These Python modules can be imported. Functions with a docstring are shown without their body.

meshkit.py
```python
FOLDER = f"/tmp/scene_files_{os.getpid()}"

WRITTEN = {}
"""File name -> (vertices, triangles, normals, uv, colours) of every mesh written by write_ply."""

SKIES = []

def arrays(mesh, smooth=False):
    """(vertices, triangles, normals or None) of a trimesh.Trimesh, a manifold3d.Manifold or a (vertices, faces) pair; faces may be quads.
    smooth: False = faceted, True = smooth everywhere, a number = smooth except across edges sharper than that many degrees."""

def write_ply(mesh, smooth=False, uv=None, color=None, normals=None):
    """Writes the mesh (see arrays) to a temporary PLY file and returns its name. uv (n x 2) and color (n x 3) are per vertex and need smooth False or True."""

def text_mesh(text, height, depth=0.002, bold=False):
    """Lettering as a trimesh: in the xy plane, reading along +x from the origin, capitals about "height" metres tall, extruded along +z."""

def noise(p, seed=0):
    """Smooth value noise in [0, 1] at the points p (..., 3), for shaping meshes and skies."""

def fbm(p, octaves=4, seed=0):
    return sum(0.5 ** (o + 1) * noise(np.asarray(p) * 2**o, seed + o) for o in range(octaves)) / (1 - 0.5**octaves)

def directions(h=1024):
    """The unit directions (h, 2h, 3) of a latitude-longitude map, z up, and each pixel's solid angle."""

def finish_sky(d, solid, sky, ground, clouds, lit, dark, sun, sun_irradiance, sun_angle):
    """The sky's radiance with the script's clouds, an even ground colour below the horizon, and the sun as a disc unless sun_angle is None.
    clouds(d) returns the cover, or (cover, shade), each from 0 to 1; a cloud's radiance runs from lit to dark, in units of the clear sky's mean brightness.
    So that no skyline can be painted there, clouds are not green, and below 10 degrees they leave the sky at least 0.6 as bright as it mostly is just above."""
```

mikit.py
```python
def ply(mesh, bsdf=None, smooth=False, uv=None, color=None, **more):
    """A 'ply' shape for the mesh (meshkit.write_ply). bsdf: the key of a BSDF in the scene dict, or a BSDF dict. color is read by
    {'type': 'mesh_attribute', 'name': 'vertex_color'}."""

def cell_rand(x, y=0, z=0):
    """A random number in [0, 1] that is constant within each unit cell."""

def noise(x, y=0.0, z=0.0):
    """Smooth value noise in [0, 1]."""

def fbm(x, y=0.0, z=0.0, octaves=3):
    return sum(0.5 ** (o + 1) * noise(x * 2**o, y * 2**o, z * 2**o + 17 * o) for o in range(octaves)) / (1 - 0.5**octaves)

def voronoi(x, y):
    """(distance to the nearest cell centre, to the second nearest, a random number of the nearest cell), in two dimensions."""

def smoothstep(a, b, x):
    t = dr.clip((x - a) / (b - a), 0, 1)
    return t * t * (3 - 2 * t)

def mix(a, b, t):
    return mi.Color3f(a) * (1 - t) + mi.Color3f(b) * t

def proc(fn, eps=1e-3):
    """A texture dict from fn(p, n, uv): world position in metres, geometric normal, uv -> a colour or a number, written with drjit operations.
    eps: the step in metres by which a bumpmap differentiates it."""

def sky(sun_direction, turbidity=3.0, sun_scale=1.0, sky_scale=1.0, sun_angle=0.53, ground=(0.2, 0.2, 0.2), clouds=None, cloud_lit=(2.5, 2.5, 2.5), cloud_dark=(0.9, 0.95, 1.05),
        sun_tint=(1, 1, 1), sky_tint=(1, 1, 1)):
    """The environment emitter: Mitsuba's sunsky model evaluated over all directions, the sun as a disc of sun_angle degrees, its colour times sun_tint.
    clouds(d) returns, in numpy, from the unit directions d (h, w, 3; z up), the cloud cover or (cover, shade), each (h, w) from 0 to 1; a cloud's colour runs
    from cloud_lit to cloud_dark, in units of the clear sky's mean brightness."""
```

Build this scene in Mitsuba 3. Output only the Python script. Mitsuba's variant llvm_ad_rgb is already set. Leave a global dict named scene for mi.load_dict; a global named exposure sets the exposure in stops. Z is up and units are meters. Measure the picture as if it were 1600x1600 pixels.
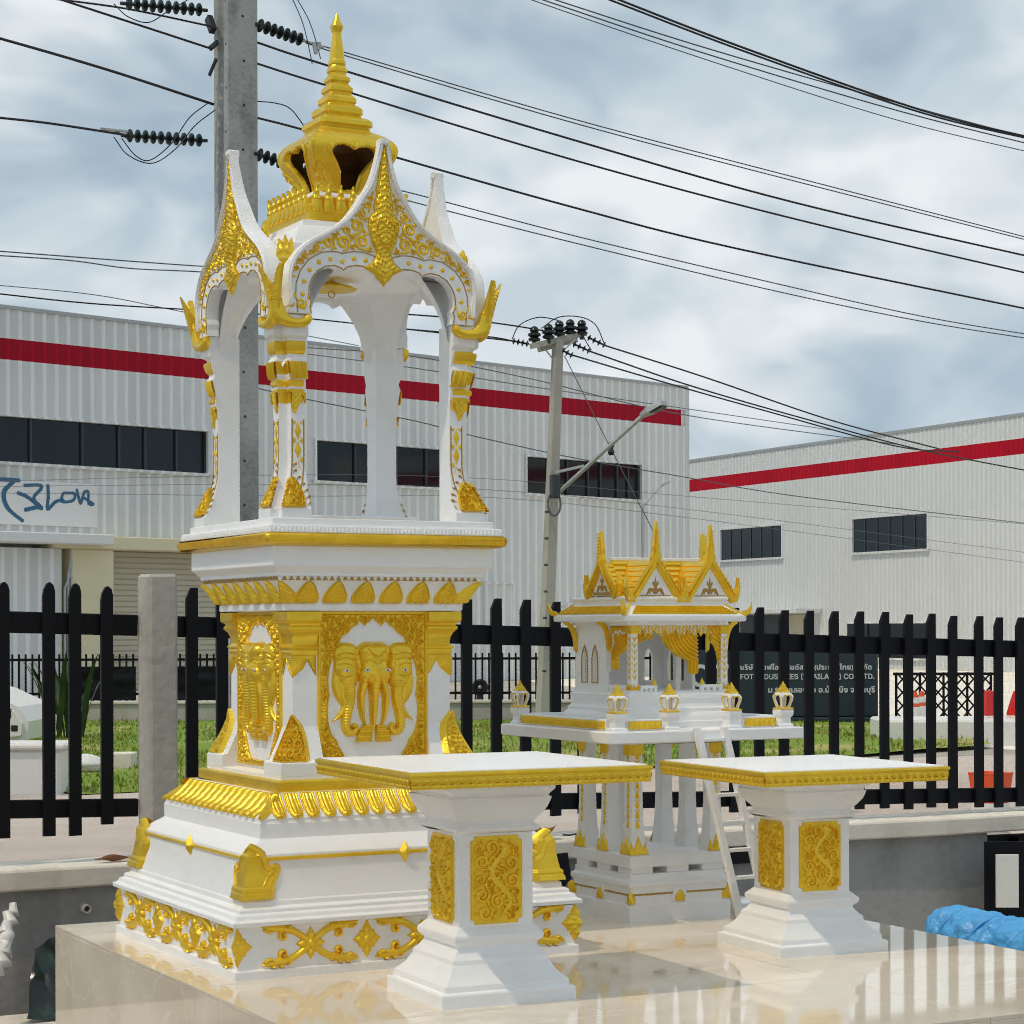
import math, random
import numpy as np
import trimesh, shapely
from shapely.geometry import Polygon, LineString, Point
import mitsuba as mi, drjit as dr
import mikit
from mikit import proc, noise, fbm, voronoi, smoothstep, mix
import meshkit

T = mi.ScalarTransform4f
scene, labels = {}, {}
random.seed(7)
rng = np.random.default_rng(11)

# ---------------------------------------------------------------- camera, sky, exposure
# world: x = along the fence (to the right and away), y = towards the fence, z up; z = 0 is the top of the tiled platform
CAM = np.array([-2.706, -6.328, 1.013])
FWD = np.array([0.46678, 0.88437, 0.0])
RIGHT = np.array([0.88437, -0.46678, 0.0])
ROLL = math.radians(0.17)
up = np.array([0, 0, 1.0]) * math.cos(ROLL) + RIGHT * math.sin(ROLL)
scene['camera'] = {'type': 'perspective', 'fov': 2 * math.degrees(math.atan(800 / 3315.5)), 'fov_axis': 'x',
                   'near_clip': 0.1, 'far_clip': 1000.0, 'principal_point_offset_x': 0.0, 'principal_point_offset_y': -0.11356,
                   'to_world': T().look_at(origin=CAM.tolist(), target=(CAM + FWD).tolist(), up=up.tolist())}
exposure = 0.46


def clouds(d):
    q = d * np.array([5.0, 5.0, 8.0]) + np.array([109.6, 56.8, 26.4])
    warp = np.stack([meshkit.fbm(q * 1.3 + o, 4, 21 + i) for i, o in enumerate((7.7, 31.7, 3.7))], -1) - 0.5
    big = meshkit.fbm(q + 1.2 * warp, 6, 3)
    mid = meshkit.fbm(q * 2.4 + 1.6 * warp + 11.7, 6, 9)
    thin = np.clip((big - 0.36) / 0.22, 0, 1)
    thin = thin * thin * (3 - 2 * thin)
    body = np.clip((big - 0.50) / 0.10, 0, 1)
    puff = np.clip((mid - 0.40) / 0.22, 0, 1)
    lit = 0.10 + 0.30 * thin + 0.30 * (puff - 0.5) * (0.35 + 0.65 * thin) + 0.42 * body * (0.35 + 0.65 * puff)
    return 0.72 + 0.28 * thin, 1.0 - np.clip(lit, 0, 1)


SUN = (-0.525, -0.154, 0.837)
scene['sky'] = mikit.sky(SUN, turbidity=3.5, sun_scale=0.74, clouds=clouds, cloud_lit=(5.7, 5.95, 6.1), cloud_dark=(2.55, 3.4, 4.05), sky_tint=(0.95, 1.05, 1.05), sun_tint=(0.95, 0.98, 1.0), ground=(0.25, 0.24, 0.22))

# ---------------------------------------------------------------- helpers


def numbered(k):
    if k not in scene and k not in labels:
        return k
    i = 1
    while f'{k}_{i:03d}' in scene or f'{k}_{i:03d}' in labels:
        i += 1
    return f'{k}_{i:03d}'


_next = {}


def freekey(k):
    """the first free key k, k_001, ... (counts per name, so long rows stay fast)"""
    i = _next.get(k, 0)
    _next[k] = i + 1
    return k if i == 0 else f'{k}_{i:03d}'


def thing(name, label, cat, group=None, kind=None):
    k = freekey(name)
    labels[k] = {'label': label, 'category': cat}
    if group:
        labels[k]['group'] = group
    if kind:
        labels[k]['kind'] = kind
    return k


def part(parent, name, mesh, mat, smooth=False, m=None, label=None, kind=None):
    """one entry: a child of parent (or, with parent None, of nothing); mesh may be a finished shape dict that is shared"""
    k = freekey(parent + '__' + name if parent else name)
    d = dict(mesh) if isinstance(mesh, dict) else mikit.ply(mesh, mat, smooth)
    if isinstance(mesh, dict) and mat:
        d['bsdf'] = {'type': 'ref', 'id': mat}
    if m is not None:
        d['to_world'] = m
    scene[k] = d
    if label or kind:
        labels[k] = {}
        if label:
            labels[k]['label'] = label
        if kind:
            labels[k]['kind'] = kind
    return k


def single(name, mesh, mat, label=None, cat=None, smooth=False, group=None, kind=None, m=None):
    k = freekey(name)
    d = dict(mesh) if isinstance(mesh, dict) else mikit.ply(mesh, mat, smooth)
    if m is not None:
        d['to_world'] = m
    scene[k] = d
    labels[k] = {a: b for a, b in (('label', label), ('category', cat), ('group', group), ('kind', kind)) if b}
    return k


def join(*ms):
    ms = [m for m in ms if m is not None]
    vs, fs, n = [], [], 0
    for v, f in ms:
        v, f = np.asarray(v, float), np.asarray(f, int)
        if f.shape[1] == 4:
            f = np.vstack([f[:, [0, 1, 2]], f[:, [0, 2, 3]]])
        vs.append(v)
        fs.append(f + n)
        n += len(v)
    return np.vstack(vs), np.vstack(fs)


def tm(m):
    return np.array(m.vertices), np.array(m.faces)


def xf(mesh, M=None, t=None, rz=0.0, s=None):
    v, f = mesh
    v = np.array(v, float)
    if s is not None:
        v = v * np.asarray(s, float)
    if rz:
        c, n = math.cos(rz), math.sin(rz)
        v = v @ np.array([[c, n, 0], [-n, c, 0], [0, 0, 1]])
    if M is not None:
        v = v @ np.asarray(M).T
    if t is not None:
        v = v + np.asarray(t, float)
    return v, f


def box(x0, x1, y0, y1, z0, z1, b=0.0):
    """box, its edges chamfered by b"""
    if b <= 0:
        v = np.array([[x, y, z] for x in (x0, x1) for y in (y0, y1) for z in (z0, z1)], float)
        f = np.array([[0, 1, 3, 2], [4, 6, 7, 5], [0, 4, 5, 1], [2, 3, 7, 6], [0, 2, 6, 4], [1, 5, 7, 3]])
        return v, np.vstack([f[:, [0, 1, 2]], f[:, [0, 2, 3]]])
    p = []
    for sx, X in ((1, x0), (-1, x1)):
        for sy, Y in ((1, y0), (-1, y1)):
            for sz, Z in ((1, z0), (-1, z1)):
                p += [[X, Y + sy * b, Z + sz * b], [X + sx * b, Y, Z + sz * b], [X + sx * b, Y + sy * b, Z]]
    return hull(p)


def hull(p):
    h = trimesh.convex.convex_hull(np.array(p, float))
    return np.array(h.vertices), np.array(h.faces)


def square(h):
    return np.array([[-h, -h], [h, -h], [h, h], [-h, h]])


def notched(n):
    """a square with stepped-in corners (step n), as Thai plinths and columns have"""
    def f(h):
        q = [[h, h - n], [h - n, h - n], [h - n, h]]
        out = []
        for k in range(4):
            c, s = round(math.cos(k * math.pi / 2)), round(math.sin(k * math.pi / 2))
            out += [[c * x - s * y, s * x + c * y] for x, y in q]
        return np.array(out)
    return f


def loft(prof, plan=square, cap=True, center=(0, 0)):
    """walls through the outlines plan(h) at the heights z of prof = [(h, z), ...]"""
    rings = [np.column_stack([plan(h), np.full(len(plan(h)), z)]) for h, z in prof]
    n = len(rings[0])
    v = np.vstack(rings)
    f = []
    for i in range(len(rings) - 1):
        for j in range(n):
            k = (j + 1) % n
            f.append([i * n + j, i * n + k, (i + 1) * n + k, (i + 1) * n + j])
    f = np.array(f)
    tris = [np.vstack([f[:, [0, 1, 2]], f[:, [0, 2, 3]]])]
    if cap:
        tri = _fan(rings[0][:, :2])
        tris += [tri[:, ::-1], tri + n * (len(rings) - 1)]
    v = v + np.array([center[0], center[1], 0])
    return v, np.vstack(tris)


_fans = {}


def _fan(p):
    key = (len(p), tuple(np.round(p.ravel(), 6)))
    if key not in _fans:
        import mapbox_earcut as ec
        _fans[key] = np.array(ec.triangulate_float64(np.array(p, float), np.array([len(p)], np.uint32))).reshape(-1, 3)
    return _fans[key]


def lathe(prof, n=24, center=(0, 0)):
    ang = np.arange(n) * 2 * np.pi / n
    return loft(prof, lambda r: np.column_stack([np.cos(ang), np.sin(ang)]) * r, True, center)


def extrude(poly, depth):
    """polygon (shapely or points) in the xy plane, extruded along z from 0 to depth"""
    if not hasattr(poly, 'geoms') and not isinstance(poly, Polygon):
        poly = Polygon(poly)
    if not poly.is_valid:
        poly = poly.buffer(0)
    ms = []
    for g in getattr(poly, 'geoms', [poly]):
        if g.area > 0:
            ms.append(tm(trimesh.creation.extrude_polygon(g, depth, engine='earcut')))
    return join(*ms)


def bevelled(poly, depth, b, steps=1):
    """extruded polygon with a slanted front edge: (s, z, H) with H from 0 to depth"""
    if not isinstance(poly, Polygon):
        poly = Polygon(poly).buffer(0)
    lo = extrude(poly, depth - b)
    hi = extrude(poly.buffer(-b, join_style=2), depth)
    return join(lo, hi)


def face(mesh, y=0.0):
    """(s, z, H) of an extrusion -> the -y side: x = s, y = y - H, z = z"""
    v, f = mesh
    return np.column_stack([v[:, 0], y - v[:, 2], v[:, 1]]), f


def dense(mesh, edge):
    v, f = trimesh.remesh.subdivide_to_size(np.asarray(mesh[0]), np.asarray(mesh[1]), edge, max_iter=12)
    return np.array(v), np.array(f)


def bend(mesh, fn):
    v, f = mesh
    return fn(v[:, 0], v[:, 1], v[:, 2]), f


def tube(pts, r, sides=8, cap=True):
    p = np.asarray(pts, float)
    n = len(p)
    t = np.gradient(p, axis=0)
    t /= np.linalg.norm(t, axis=1, keepdims=True) + 1e-12
    ref = np.array([0, 0, 1.0]) if abs(t[:, 2]).mean() < 0.9 else np.array([1.0, 0, 0])
    a = np.cross(t, ref)
    a /= np.linalg.norm(a, axis=1, keepdims=True) + 1e-12
    b = np.cross(t, a)
    ang = np.arange(sides) * 2 * np.pi / sides
    rr = np.broadcast_to(np.asarray(r, float), (n,))
    v = p[:, None] + rr[:, None, None] * (np.cos(ang)[None, :, None] * a[:, None] + np.sin(ang)[None, :, None] * b[:, None])
    i, j = np.meshgrid(np.arange(n - 1), np.arange(sides), indexing='ij')
    q = np.stack([i * sides + j, (i + 1) * sides + j, (i + 1) * sides + (j + 1) % sides, i * sides + (j + 1) % sides], -1).reshape(-1, 4)
    f = np.vstack([q[:, [0, 1, 2]], q[:, [0, 2, 3]]])
    v = v.reshape(-1, 3)
    if cap:
        c0 = np.array([[0, k, k + 1] for k in range(1, sides - 1)])
        f = np.vstack([f, c0, c0[:, ::-1] + (n - 1) * sides])
    return v, f


def beam(a, b, w, h=None, b_=0.0):
    """a bar of section w x h from a to b"""
    a, b = np.asarray(a, float), np.asarray(b, float)
    d = b - a
    L = np.linalg.norm(d)
    x = d / L
    z = np.array([0, 0, 1.0]) if abs(x[2]) < 0.95 else np.array([0, 1.0, 0])
    y = np.cross(z, x)
    y /= np.linalg.norm(y)
    z = np.cross(x, y)
    h = h or w
    v, f = box(0, L, -w / 2, w / 2, -h / 2, h / 2, b_)
    return a + v[:, :1] * x + v[:, 1:2] * y + v[:, 2:] * z, f


def spline(pts, n=24):
    """smooth curve through points (Catmull-Rom)"""
    p = np.asarray(pts, float)
    p = np.vstack([2 * p[0] - p[1], p, 2 * p[-1] - p[-2]])
    out = []
    m = max(2, n // (len(p) - 3))
    for i in range(1, len(p) - 2):
        t = np.linspace(0, 1, m, endpoint=i == len(p) - 3)[:, None]
        a, b, c, d = p[i - 1:i + 3]
        out.append(0.5 * (2 * b + (c - a) * t + (2 * a - 5 * b + 4 * c - d) * t**2 + (3 * b - a - 3 * c + d) * t**3))
    return np.vstack(out)


def grid(P):
    """triangles of a (rows, cols, 3) grid of points"""
    a, b = P.shape[:2]
    i, j = np.meshgrid(np.arange(a - 1), np.arange(b - 1), indexing='ij')
    q = np.stack([i * b + j, i * b + j + 1, (i + 1) * b + j + 1, (i + 1) * b + j], -1).reshape(-1, 4)
    return P.reshape(-1, 3), np.vstack([q[:, [0, 1, 2]], q[:, [0, 2, 3]]])


# carved ornament: height fields over (s, z), laid onto a surface
def relief(field, s0, s1, z0, z1, step, mapf, base=-0.0015):
    ns, nz = max(3, int((s1 - s0) / step) + 1), max(3, int((z1 - z0) / step) + 1)
    S, Z = np.meshgrid(np.linspace(s0, s1, ns), np.linspace(z0, z1, nz))
    H = np.maximum(field(S, Z), base)
    P = mapf(S.ravel(), Z.ravel(), H.ravel())
    k = H > base + 1e-6
    m = (k[:-1, :-1] | k[1:, :-1] | k[:-1, 1:] | k[1:, 1:]).ravel()
    i, j = np.meshgrid(np.arange(nz - 1), np.arange(ns - 1), indexing='ij')
    q = np.stack([i * ns + j, i * ns + j + 1, (i + 1) * ns + j + 1, (i + 1) * ns + j], -1).reshape(-1, 4)[m]
    used, inv = np.unique(q, return_inverse=True)
    q = inv.reshape(-1, 4)
    return P[used], np.vstack([q[:, [0, 1, 2]], q[:, [0, 2, 3]]])


def flat(y):
    return lambda s, z, h: np.column_stack([s, y - h, z])


def along(prof):
    """the -y side of a moulding with half-width h(z)"""
    pz, ph = np.array([p[1] for p in prof]), np.array([p[0] for p in prof])
    return lambda s, z, h: np.column_stack([s, -(np.interp(z, pz, ph) + h), z])


def corner(prof, side):
    """s is measured from the corner at (-x, -y) along the -y side (side 1) or along the -x side (side -1)"""
    pz, ph = np.array([p[1] for p in prof]), np.array([p[0] for p in prof])

    def f(s, z, h):
        a = -(np.interp(z, pz, ph) + h)
        return np.column_stack([a + s, a, z]) if side > 0 else np.column_stack([a, a + s, z])
    return f


def flip(mesh):
    return mesh[0], np.asarray(mesh[1])[:, ::-1]


def strokes(S, Z, lst, depth, out=-0.01):
    """tapered rounded strokes [(points, radii), ...]"""
    F = np.full(S.shape, out)
    s0, z0 = S[0, 0], Z[0, 0]
    ds, dz = S[0, 1] - s0, Z[1, 0] - z0
    for pts, rad in lst:
        p = np.asarray(pts, float)
        r = np.broadcast_to(np.asarray(rad, float), (len(p),))
        rm = r.max()
        for a, b, ra, rb in zip(p[:-1], p[1:], r[:-1], r[1:]):
            R_ = max(ra, rb) + 3 * ds
            i0, i1 = int((min(a[1], b[1]) - R_ - z0) / dz), int((max(a[1], b[1]) + R_ - z0) / dz) + 2
            j0, j1 = int((min(a[0], b[0]) - R_ - s0) / ds), int((max(a[0], b[0]) + R_ - s0) / ds) + 2
            i0, j0 = max(i0, 0), max(j0, 0)
            if i0 >= S.shape[0] or j0 >= S.shape[1] or i1 <= i0 or j1 <= j0:
                continue
            X, Y = S[i0:i1, j0:j1] - a[0], Z[i0:i1, j0:j1] - a[1]
            d = b - a
            t = np.clip((X * d[0] + Y * d[1]) / max(d @ d, 1e-12), 0, 1)
            dist = np.hypot(X - t * d[0], Y - t * d[1])
            rr = np.maximum(ra + (rb - ra) * t, 1e-5)
            q = dist / rr
            f = np.where(q < 1, depth * (rr / rm) ** 0.6 * np.sqrt(np.maximum(1 - q * q, 0)), -(q - 1) * rr)
            F[i0:i1, j0:j1] = np.maximum(F[i0:i1, j0:j1], f)
    return F


def curl(x, y, ang, size, sgn=1, turns=1.25, w=0.11, n=20):
    """a scroll that leaves (x, y) in direction ang and winds up to sgn's side"""
    t = np.linspace(0, 1, n)
    phi = ang + sgn * 2 * np.pi * turns * (0.25 * t + 0.75 * t**2.2)
    st = size * 3.4 / n * (1 - 0.55 * t)
    p = np.column_stack([x + np.concatenate([[0], np.cumsum(st * np.cos(phi))[:-1]]), y + np.concatenate([[0], np.cumsum(st * np.sin(phi))[:-1]])])
    r = size * w * (0.35 + 0.9 * np.sin(np.pi * np.clip(t * 0.8 + 0.1, 0, 1)))
    r[-1] = size * w * 1.15
    return p, r


def flame(x, y, ang, size, sgn=1, w=0.16, bow=0.9, n=12):
    """a pointed, bowed leaf"""
    t = np.linspace(0, 1, n)
    phi = ang + sgn * bow * t
    p = np.column_stack([x + np.concatenate([[0], np.cumsum(np.cos(phi) * size / n)[:-1]]), y + np.concatenate([[0], np.cumsum(np.sin(phi) * size / n)[:-1]])])
    r = size * w * np.sin(np.pi * np.clip(t, 0.06, 1) ** 0.75) + 0.0006
    r[-1] = 0.0006
    return p, r


def swirl(cx, cz, rad, a0, sgn, turns=1.35, w=.17, n=20):
    """a scroll that fills a circle, its open end towards a0"""
    t = np.linspace(0, 1, n)
    th = a0 + sgn * 2 * np.pi * turns * t
    r = rad * (.92 - .66 * t**.9)
    rr = rad * w * (.45 + .75 * np.sin(np.pi * np.clip(.15 + t * .75, 0, 1)))
    rr[-1] = rad * w * 1.35
    return np.column_stack([cx + r * np.cos(th), cz + r * np.sin(th)]), rr


def pack_scrolls(x, z, room, radii, seed, aim):
    """scrolls packed into the free room (distance to the edges at the points x, z), large ones first, with leaf tips between"""
    r_ = random.Random(seed)
    out, cen = [], []
    free = np.array(room, float)
    for rad in radii:
        while True:
            k = int(np.argmax(np.where(free >= rad, np.minimum(free, rad * 1.04) - 1e-3 * (z - z.min()) - 2e-4 * x, -9)))
            if free[k] < rad:
                break
            a = aim(x[k], z[k]) + r_.uniform(-.5, .5)
            sg = r_.choice((-1, 1))
            if rad > .0085:
                out.append(swirl(x[k], z[k], rad, a, sg))
                out.append(flame(x[k] + rad * .95 * math.cos(a), z[k] + rad * .95 * math.sin(a), a - sg * 1.3, rad * 1.0, sg, .19, .8, 8))
                b = a + math.pi + sg * .6
                out.append(flame(x[k] + rad * .85 * math.cos(b), z[k] + rad * .85 * math.sin(b), b + sg * .9, rad * .7, -sg, .2, .7, 8))
            else:
                out.append(flame(x[k] - rad * .9 * math.cos(a), z[k] - rad * .9 * math.sin(a), a - .4 * sg, rad * 2.0, sg, .21, .8, 8))
            free = np.minimum(free, np.hypot(x - x[k], z - z[k]) - rad * .93)
    return out


def mirror(lst):
    return lst + [(np.asarray(p) * np.array([-1, 1]), r) for p, r in lst]


def feathers(u, v, rows, cols, k=0.8):
    """overlapping leaf scales, 0..1; u across, v along"""
    a = v * rows
    i = np.floor(a)
    b = u * cols + 0.5 * (i % 2)
    fb = np.abs((b - np.floor(b)) - 0.5) * 2
    fa = a - i
    tip = fa + 0.45 * fb**1.5
    return np.clip(1 - np.mod(tip, 1.0), 0, 1) * (1 - k * fb**2) + 0.12 * np.cos(fb * 9)


def inside(poly, S, Z, r=0.01):
    """signed distance (inside > 0) to a polygon at grid points, exact"""
    pts = shapely.points(S.ravel(), Z.ravel())
    shapely.prepare(poly)
    d = shapely.distance(poly.boundary, pts)
    return np.where(shapely.contains(poly, pts), d, -d).reshape(S.shape)


RZ = [T().rotate([0, 0, 1], 90 * k) for k in range(4)]

# ---------------------------------------------------------------- materials


def mat(name, **kw):
    scene[name] = {'type': 'twosided', 'bsdf': {'type': 'principled', **kw}}
    return name


def rgb(*c):
    return {'type': 'rgb', 'value': list(c)}


mat('white_paint', base_color=proc(lambda p, n, uv: mix((0.80, 0.80, 0.795), (0.775, 0.77, 0.755), smoothstep(0.45, 0.75, fbm(p.x * 9, p.y * 9, p.z * 14, 4)))), roughness=0.32, specular=0.45)
mat('white_flat', base_color=rgb(0.74, 0.74, 0.72), roughness=0.6)
mat('gold_paint', base_color=proc(lambda p, n, uv: mix((0.87, 0.59, 0.045), (0.80, 0.53, 0.035), smoothstep(0.35, 0.75, fbm(p.x * 25, p.y * 25, p.z * 25, 3)))), roughness=0.30, metallic=0.68, specular=0.5)
mat('gold_line', base_color=rgb(0.42, 0.25, 0.05), roughness=0.4, metallic=0.4)
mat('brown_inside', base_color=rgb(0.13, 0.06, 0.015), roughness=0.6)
mat('eye_white', base_color=rgb(0.66, 0.60, 0.48), roughness=0.3)
mat('eye_dark', base_color=rgb(0.05, 0.04, 0.03), roughness=0.2)
mat('black_steel', base_color=rgb(0.0035, 0.004, 0.0065), roughness=0.5, specular=0.2)
mat('rubber', base_color=rgb(0.012, 0.012, 0.014), roughness=0.5)
mat('grey_metal', base_color=rgb(0.42, 0.43, 0.43), roughness=0.45, metallic=0.5)


def concrete(name, a, b, sc=1.0, rough=0.75):
    def col(p, n, uv):
        w = fbm(p.x * 2.2 * sc, p.y * 2.2 * sc, p.z * 1.3 * sc, 4)
        g = fbm(p.x * 34 * sc, p.y * 34 * sc, p.z * 34 * sc, 3)
        st = fbm(p.x * 9 * sc, p.y * 9 * sc, p.z * 0.9 * sc, 3)
        return mix(a, b, dr.clip(smoothstep(0.3, 0.7, w) * 0.6 + (g - 0.5) * 0.7 + smoothstep(0.5, 0.75, st) * 0.35, 0, 1))
    scene[name + '_base'] = {'type': 'principled', 'base_color': proc(col), 'roughness': rough, 'specular': 0.3}
    scene[name] = {'type': 'twosided', 'bsdf': {'type': 'bumpmap', 'arbitrary': proc(lambda p, n, uv: fbm(p.x * 55 * sc, p.y * 55 * sc, p.z * 55 * sc, 3), 2e-3), 'scale': 0.0022 / sc,
                                                 'bsdf': {'type': 'ref', 'id': name + '_base'}}}
    return name


concrete('wall_concrete', (0.33, 0.325, 0.315), (0.21, 0.207, 0.20))
concrete('cap_concrete', (0.70, 0.65, 0.56), (0.55, 0.50, 0.43))
concrete('pole_concrete', (0.36, 0.37, 0.355), (0.15, 0.165, 0.16), 1.6)
concrete('post_concrete', (0.44, 0.42, 0.37), (0.33, 0.31, 0.275))
concrete('pavement_concrete', (0.46, 0.39, 0.34), (0.36, 0.30, 0.25), 0.25)
concrete('ground_dirt', (0.36, 0.33, 0.29), (0.24, 0.22, 0.19), 0.3, 0.9)


def tile_col(p, n, uv):
    w = fbm(p.x * 2.1 + 3, p.y * 3.0, p.z * 2.2 + 1, 5)
    v = dr.abs(fbm(p.x * 1.6 + w * 1.5, p.y * 5.2, p.z * 4, 4) - 0.5)
    base = mix((0.58, 0.50, 0.39), (0.69, 0.61, 0.50), smoothstep(0.35, 0.7, w))
    return mix(mi.Color3f(0.72, 0.65, 0.57), base, smoothstep(0.0, 0.022, v) * 0.5 + 0.5)


mat('polished_tile', base_color=proc(tile_col), roughness=0.045, specular=0.6)
mat('tile_joint', base_color=rgb(0.40, 0.33, 0.26), roughness=0.8)


def sheet_col(a, b):
    def col(p, n, uv):
        st = fbm(p.x * 1.3, p.y * 1.3, p.z * 0.16, 4)
        g = fbm(p.x * 0.35, p.y * 0.35, p.z * 0.5, 3)
        return mix(a, b, dr.clip(smoothstep(0.42, 0.72, st) * 0.7 + smoothstep(0.5, 0.8, g) * 0.5, 0, 1))
    return proc(col)


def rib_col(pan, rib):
    """light on the ribs painted into the colour of the factory's wall sheets"""
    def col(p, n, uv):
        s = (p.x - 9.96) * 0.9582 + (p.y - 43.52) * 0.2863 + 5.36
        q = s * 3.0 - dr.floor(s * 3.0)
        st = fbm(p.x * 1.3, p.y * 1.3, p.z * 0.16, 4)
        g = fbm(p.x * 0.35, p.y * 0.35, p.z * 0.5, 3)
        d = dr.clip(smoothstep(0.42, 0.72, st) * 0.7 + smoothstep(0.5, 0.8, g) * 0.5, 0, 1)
        on_rib = smoothstep(0.57, 0.66, q) * (1 - smoothstep(0.90, 0.97, q))  # ribs coloured paler than the pans, standing in for light they catch
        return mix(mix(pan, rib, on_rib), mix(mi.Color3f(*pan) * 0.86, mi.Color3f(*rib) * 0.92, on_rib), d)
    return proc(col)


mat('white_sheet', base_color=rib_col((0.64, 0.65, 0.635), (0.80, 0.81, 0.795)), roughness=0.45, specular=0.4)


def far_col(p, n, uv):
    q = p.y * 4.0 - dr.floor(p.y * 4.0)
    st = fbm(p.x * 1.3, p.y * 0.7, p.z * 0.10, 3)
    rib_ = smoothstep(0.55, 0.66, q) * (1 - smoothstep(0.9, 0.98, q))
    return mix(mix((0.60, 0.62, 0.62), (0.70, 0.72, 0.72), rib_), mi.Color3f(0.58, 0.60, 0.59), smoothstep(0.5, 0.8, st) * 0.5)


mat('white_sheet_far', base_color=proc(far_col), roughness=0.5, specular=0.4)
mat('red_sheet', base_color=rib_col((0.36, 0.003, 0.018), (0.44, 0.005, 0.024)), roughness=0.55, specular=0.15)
mat('red_sheet_far', base_color=sheet_col((0.46, 0.003, 0.02), (0.38, 0.003, 0.018)), roughness=0.55, specular=0.15)
mat('dark_glass', base_color=rgb(0.006, 0.011, 0.015), roughness=0.06, specular=0.45)
mat('window_frame', base_color=rgb(0.03, 0.035, 0.04), roughness=0.4)
mat('cream_paint', base_color=rgb(0.70, 0.64, 0.42), roughness=0.6)
mat('shutter_metal', base_color=rgb(0.52, 0.48, 0.37), roughness=0.5)
mat('sign_dark', base_color=rgb(0.010, 0.024, 0.034), roughness=0.35)
mat('letter_white', base_color=rgb(0.55, 0.57, 0.58), roughness=0.5)
mat('letter_blue', base_color=rgb(0.03, 0.12, 0.22), roughness=0.5)
mat('cone_orange', base_color=rgb(0.75, 0.09, 0.02), roughness=0.4)
mat('red_plastic', base_color=rgb(0.55, 0.02, 0.015), roughness=0.4)
mat('blue_tarp', base_color=proc(lambda p, n, uv: mix((0.05, 0.30, 0.66), (0.12, 0.44, 0.80), fbm(p.x * 14, p.y * 14, p.z * 14, 3))), roughness=0.38, specular=0.45)
mat('dark_plastic', base_color=proc(lambda p, n, uv: mix((0.004, 0.010, 0.008), (0.02, 0.05, 0.03), smoothstep(0.45, 0.8, fbm(p.x * 14, p.y * 14, p.z * 8, 4)))), roughness=0.25)
mat('white_plastic', base_color=rgb(0.72, 0.70, 0.66), roughness=0.35)
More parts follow.
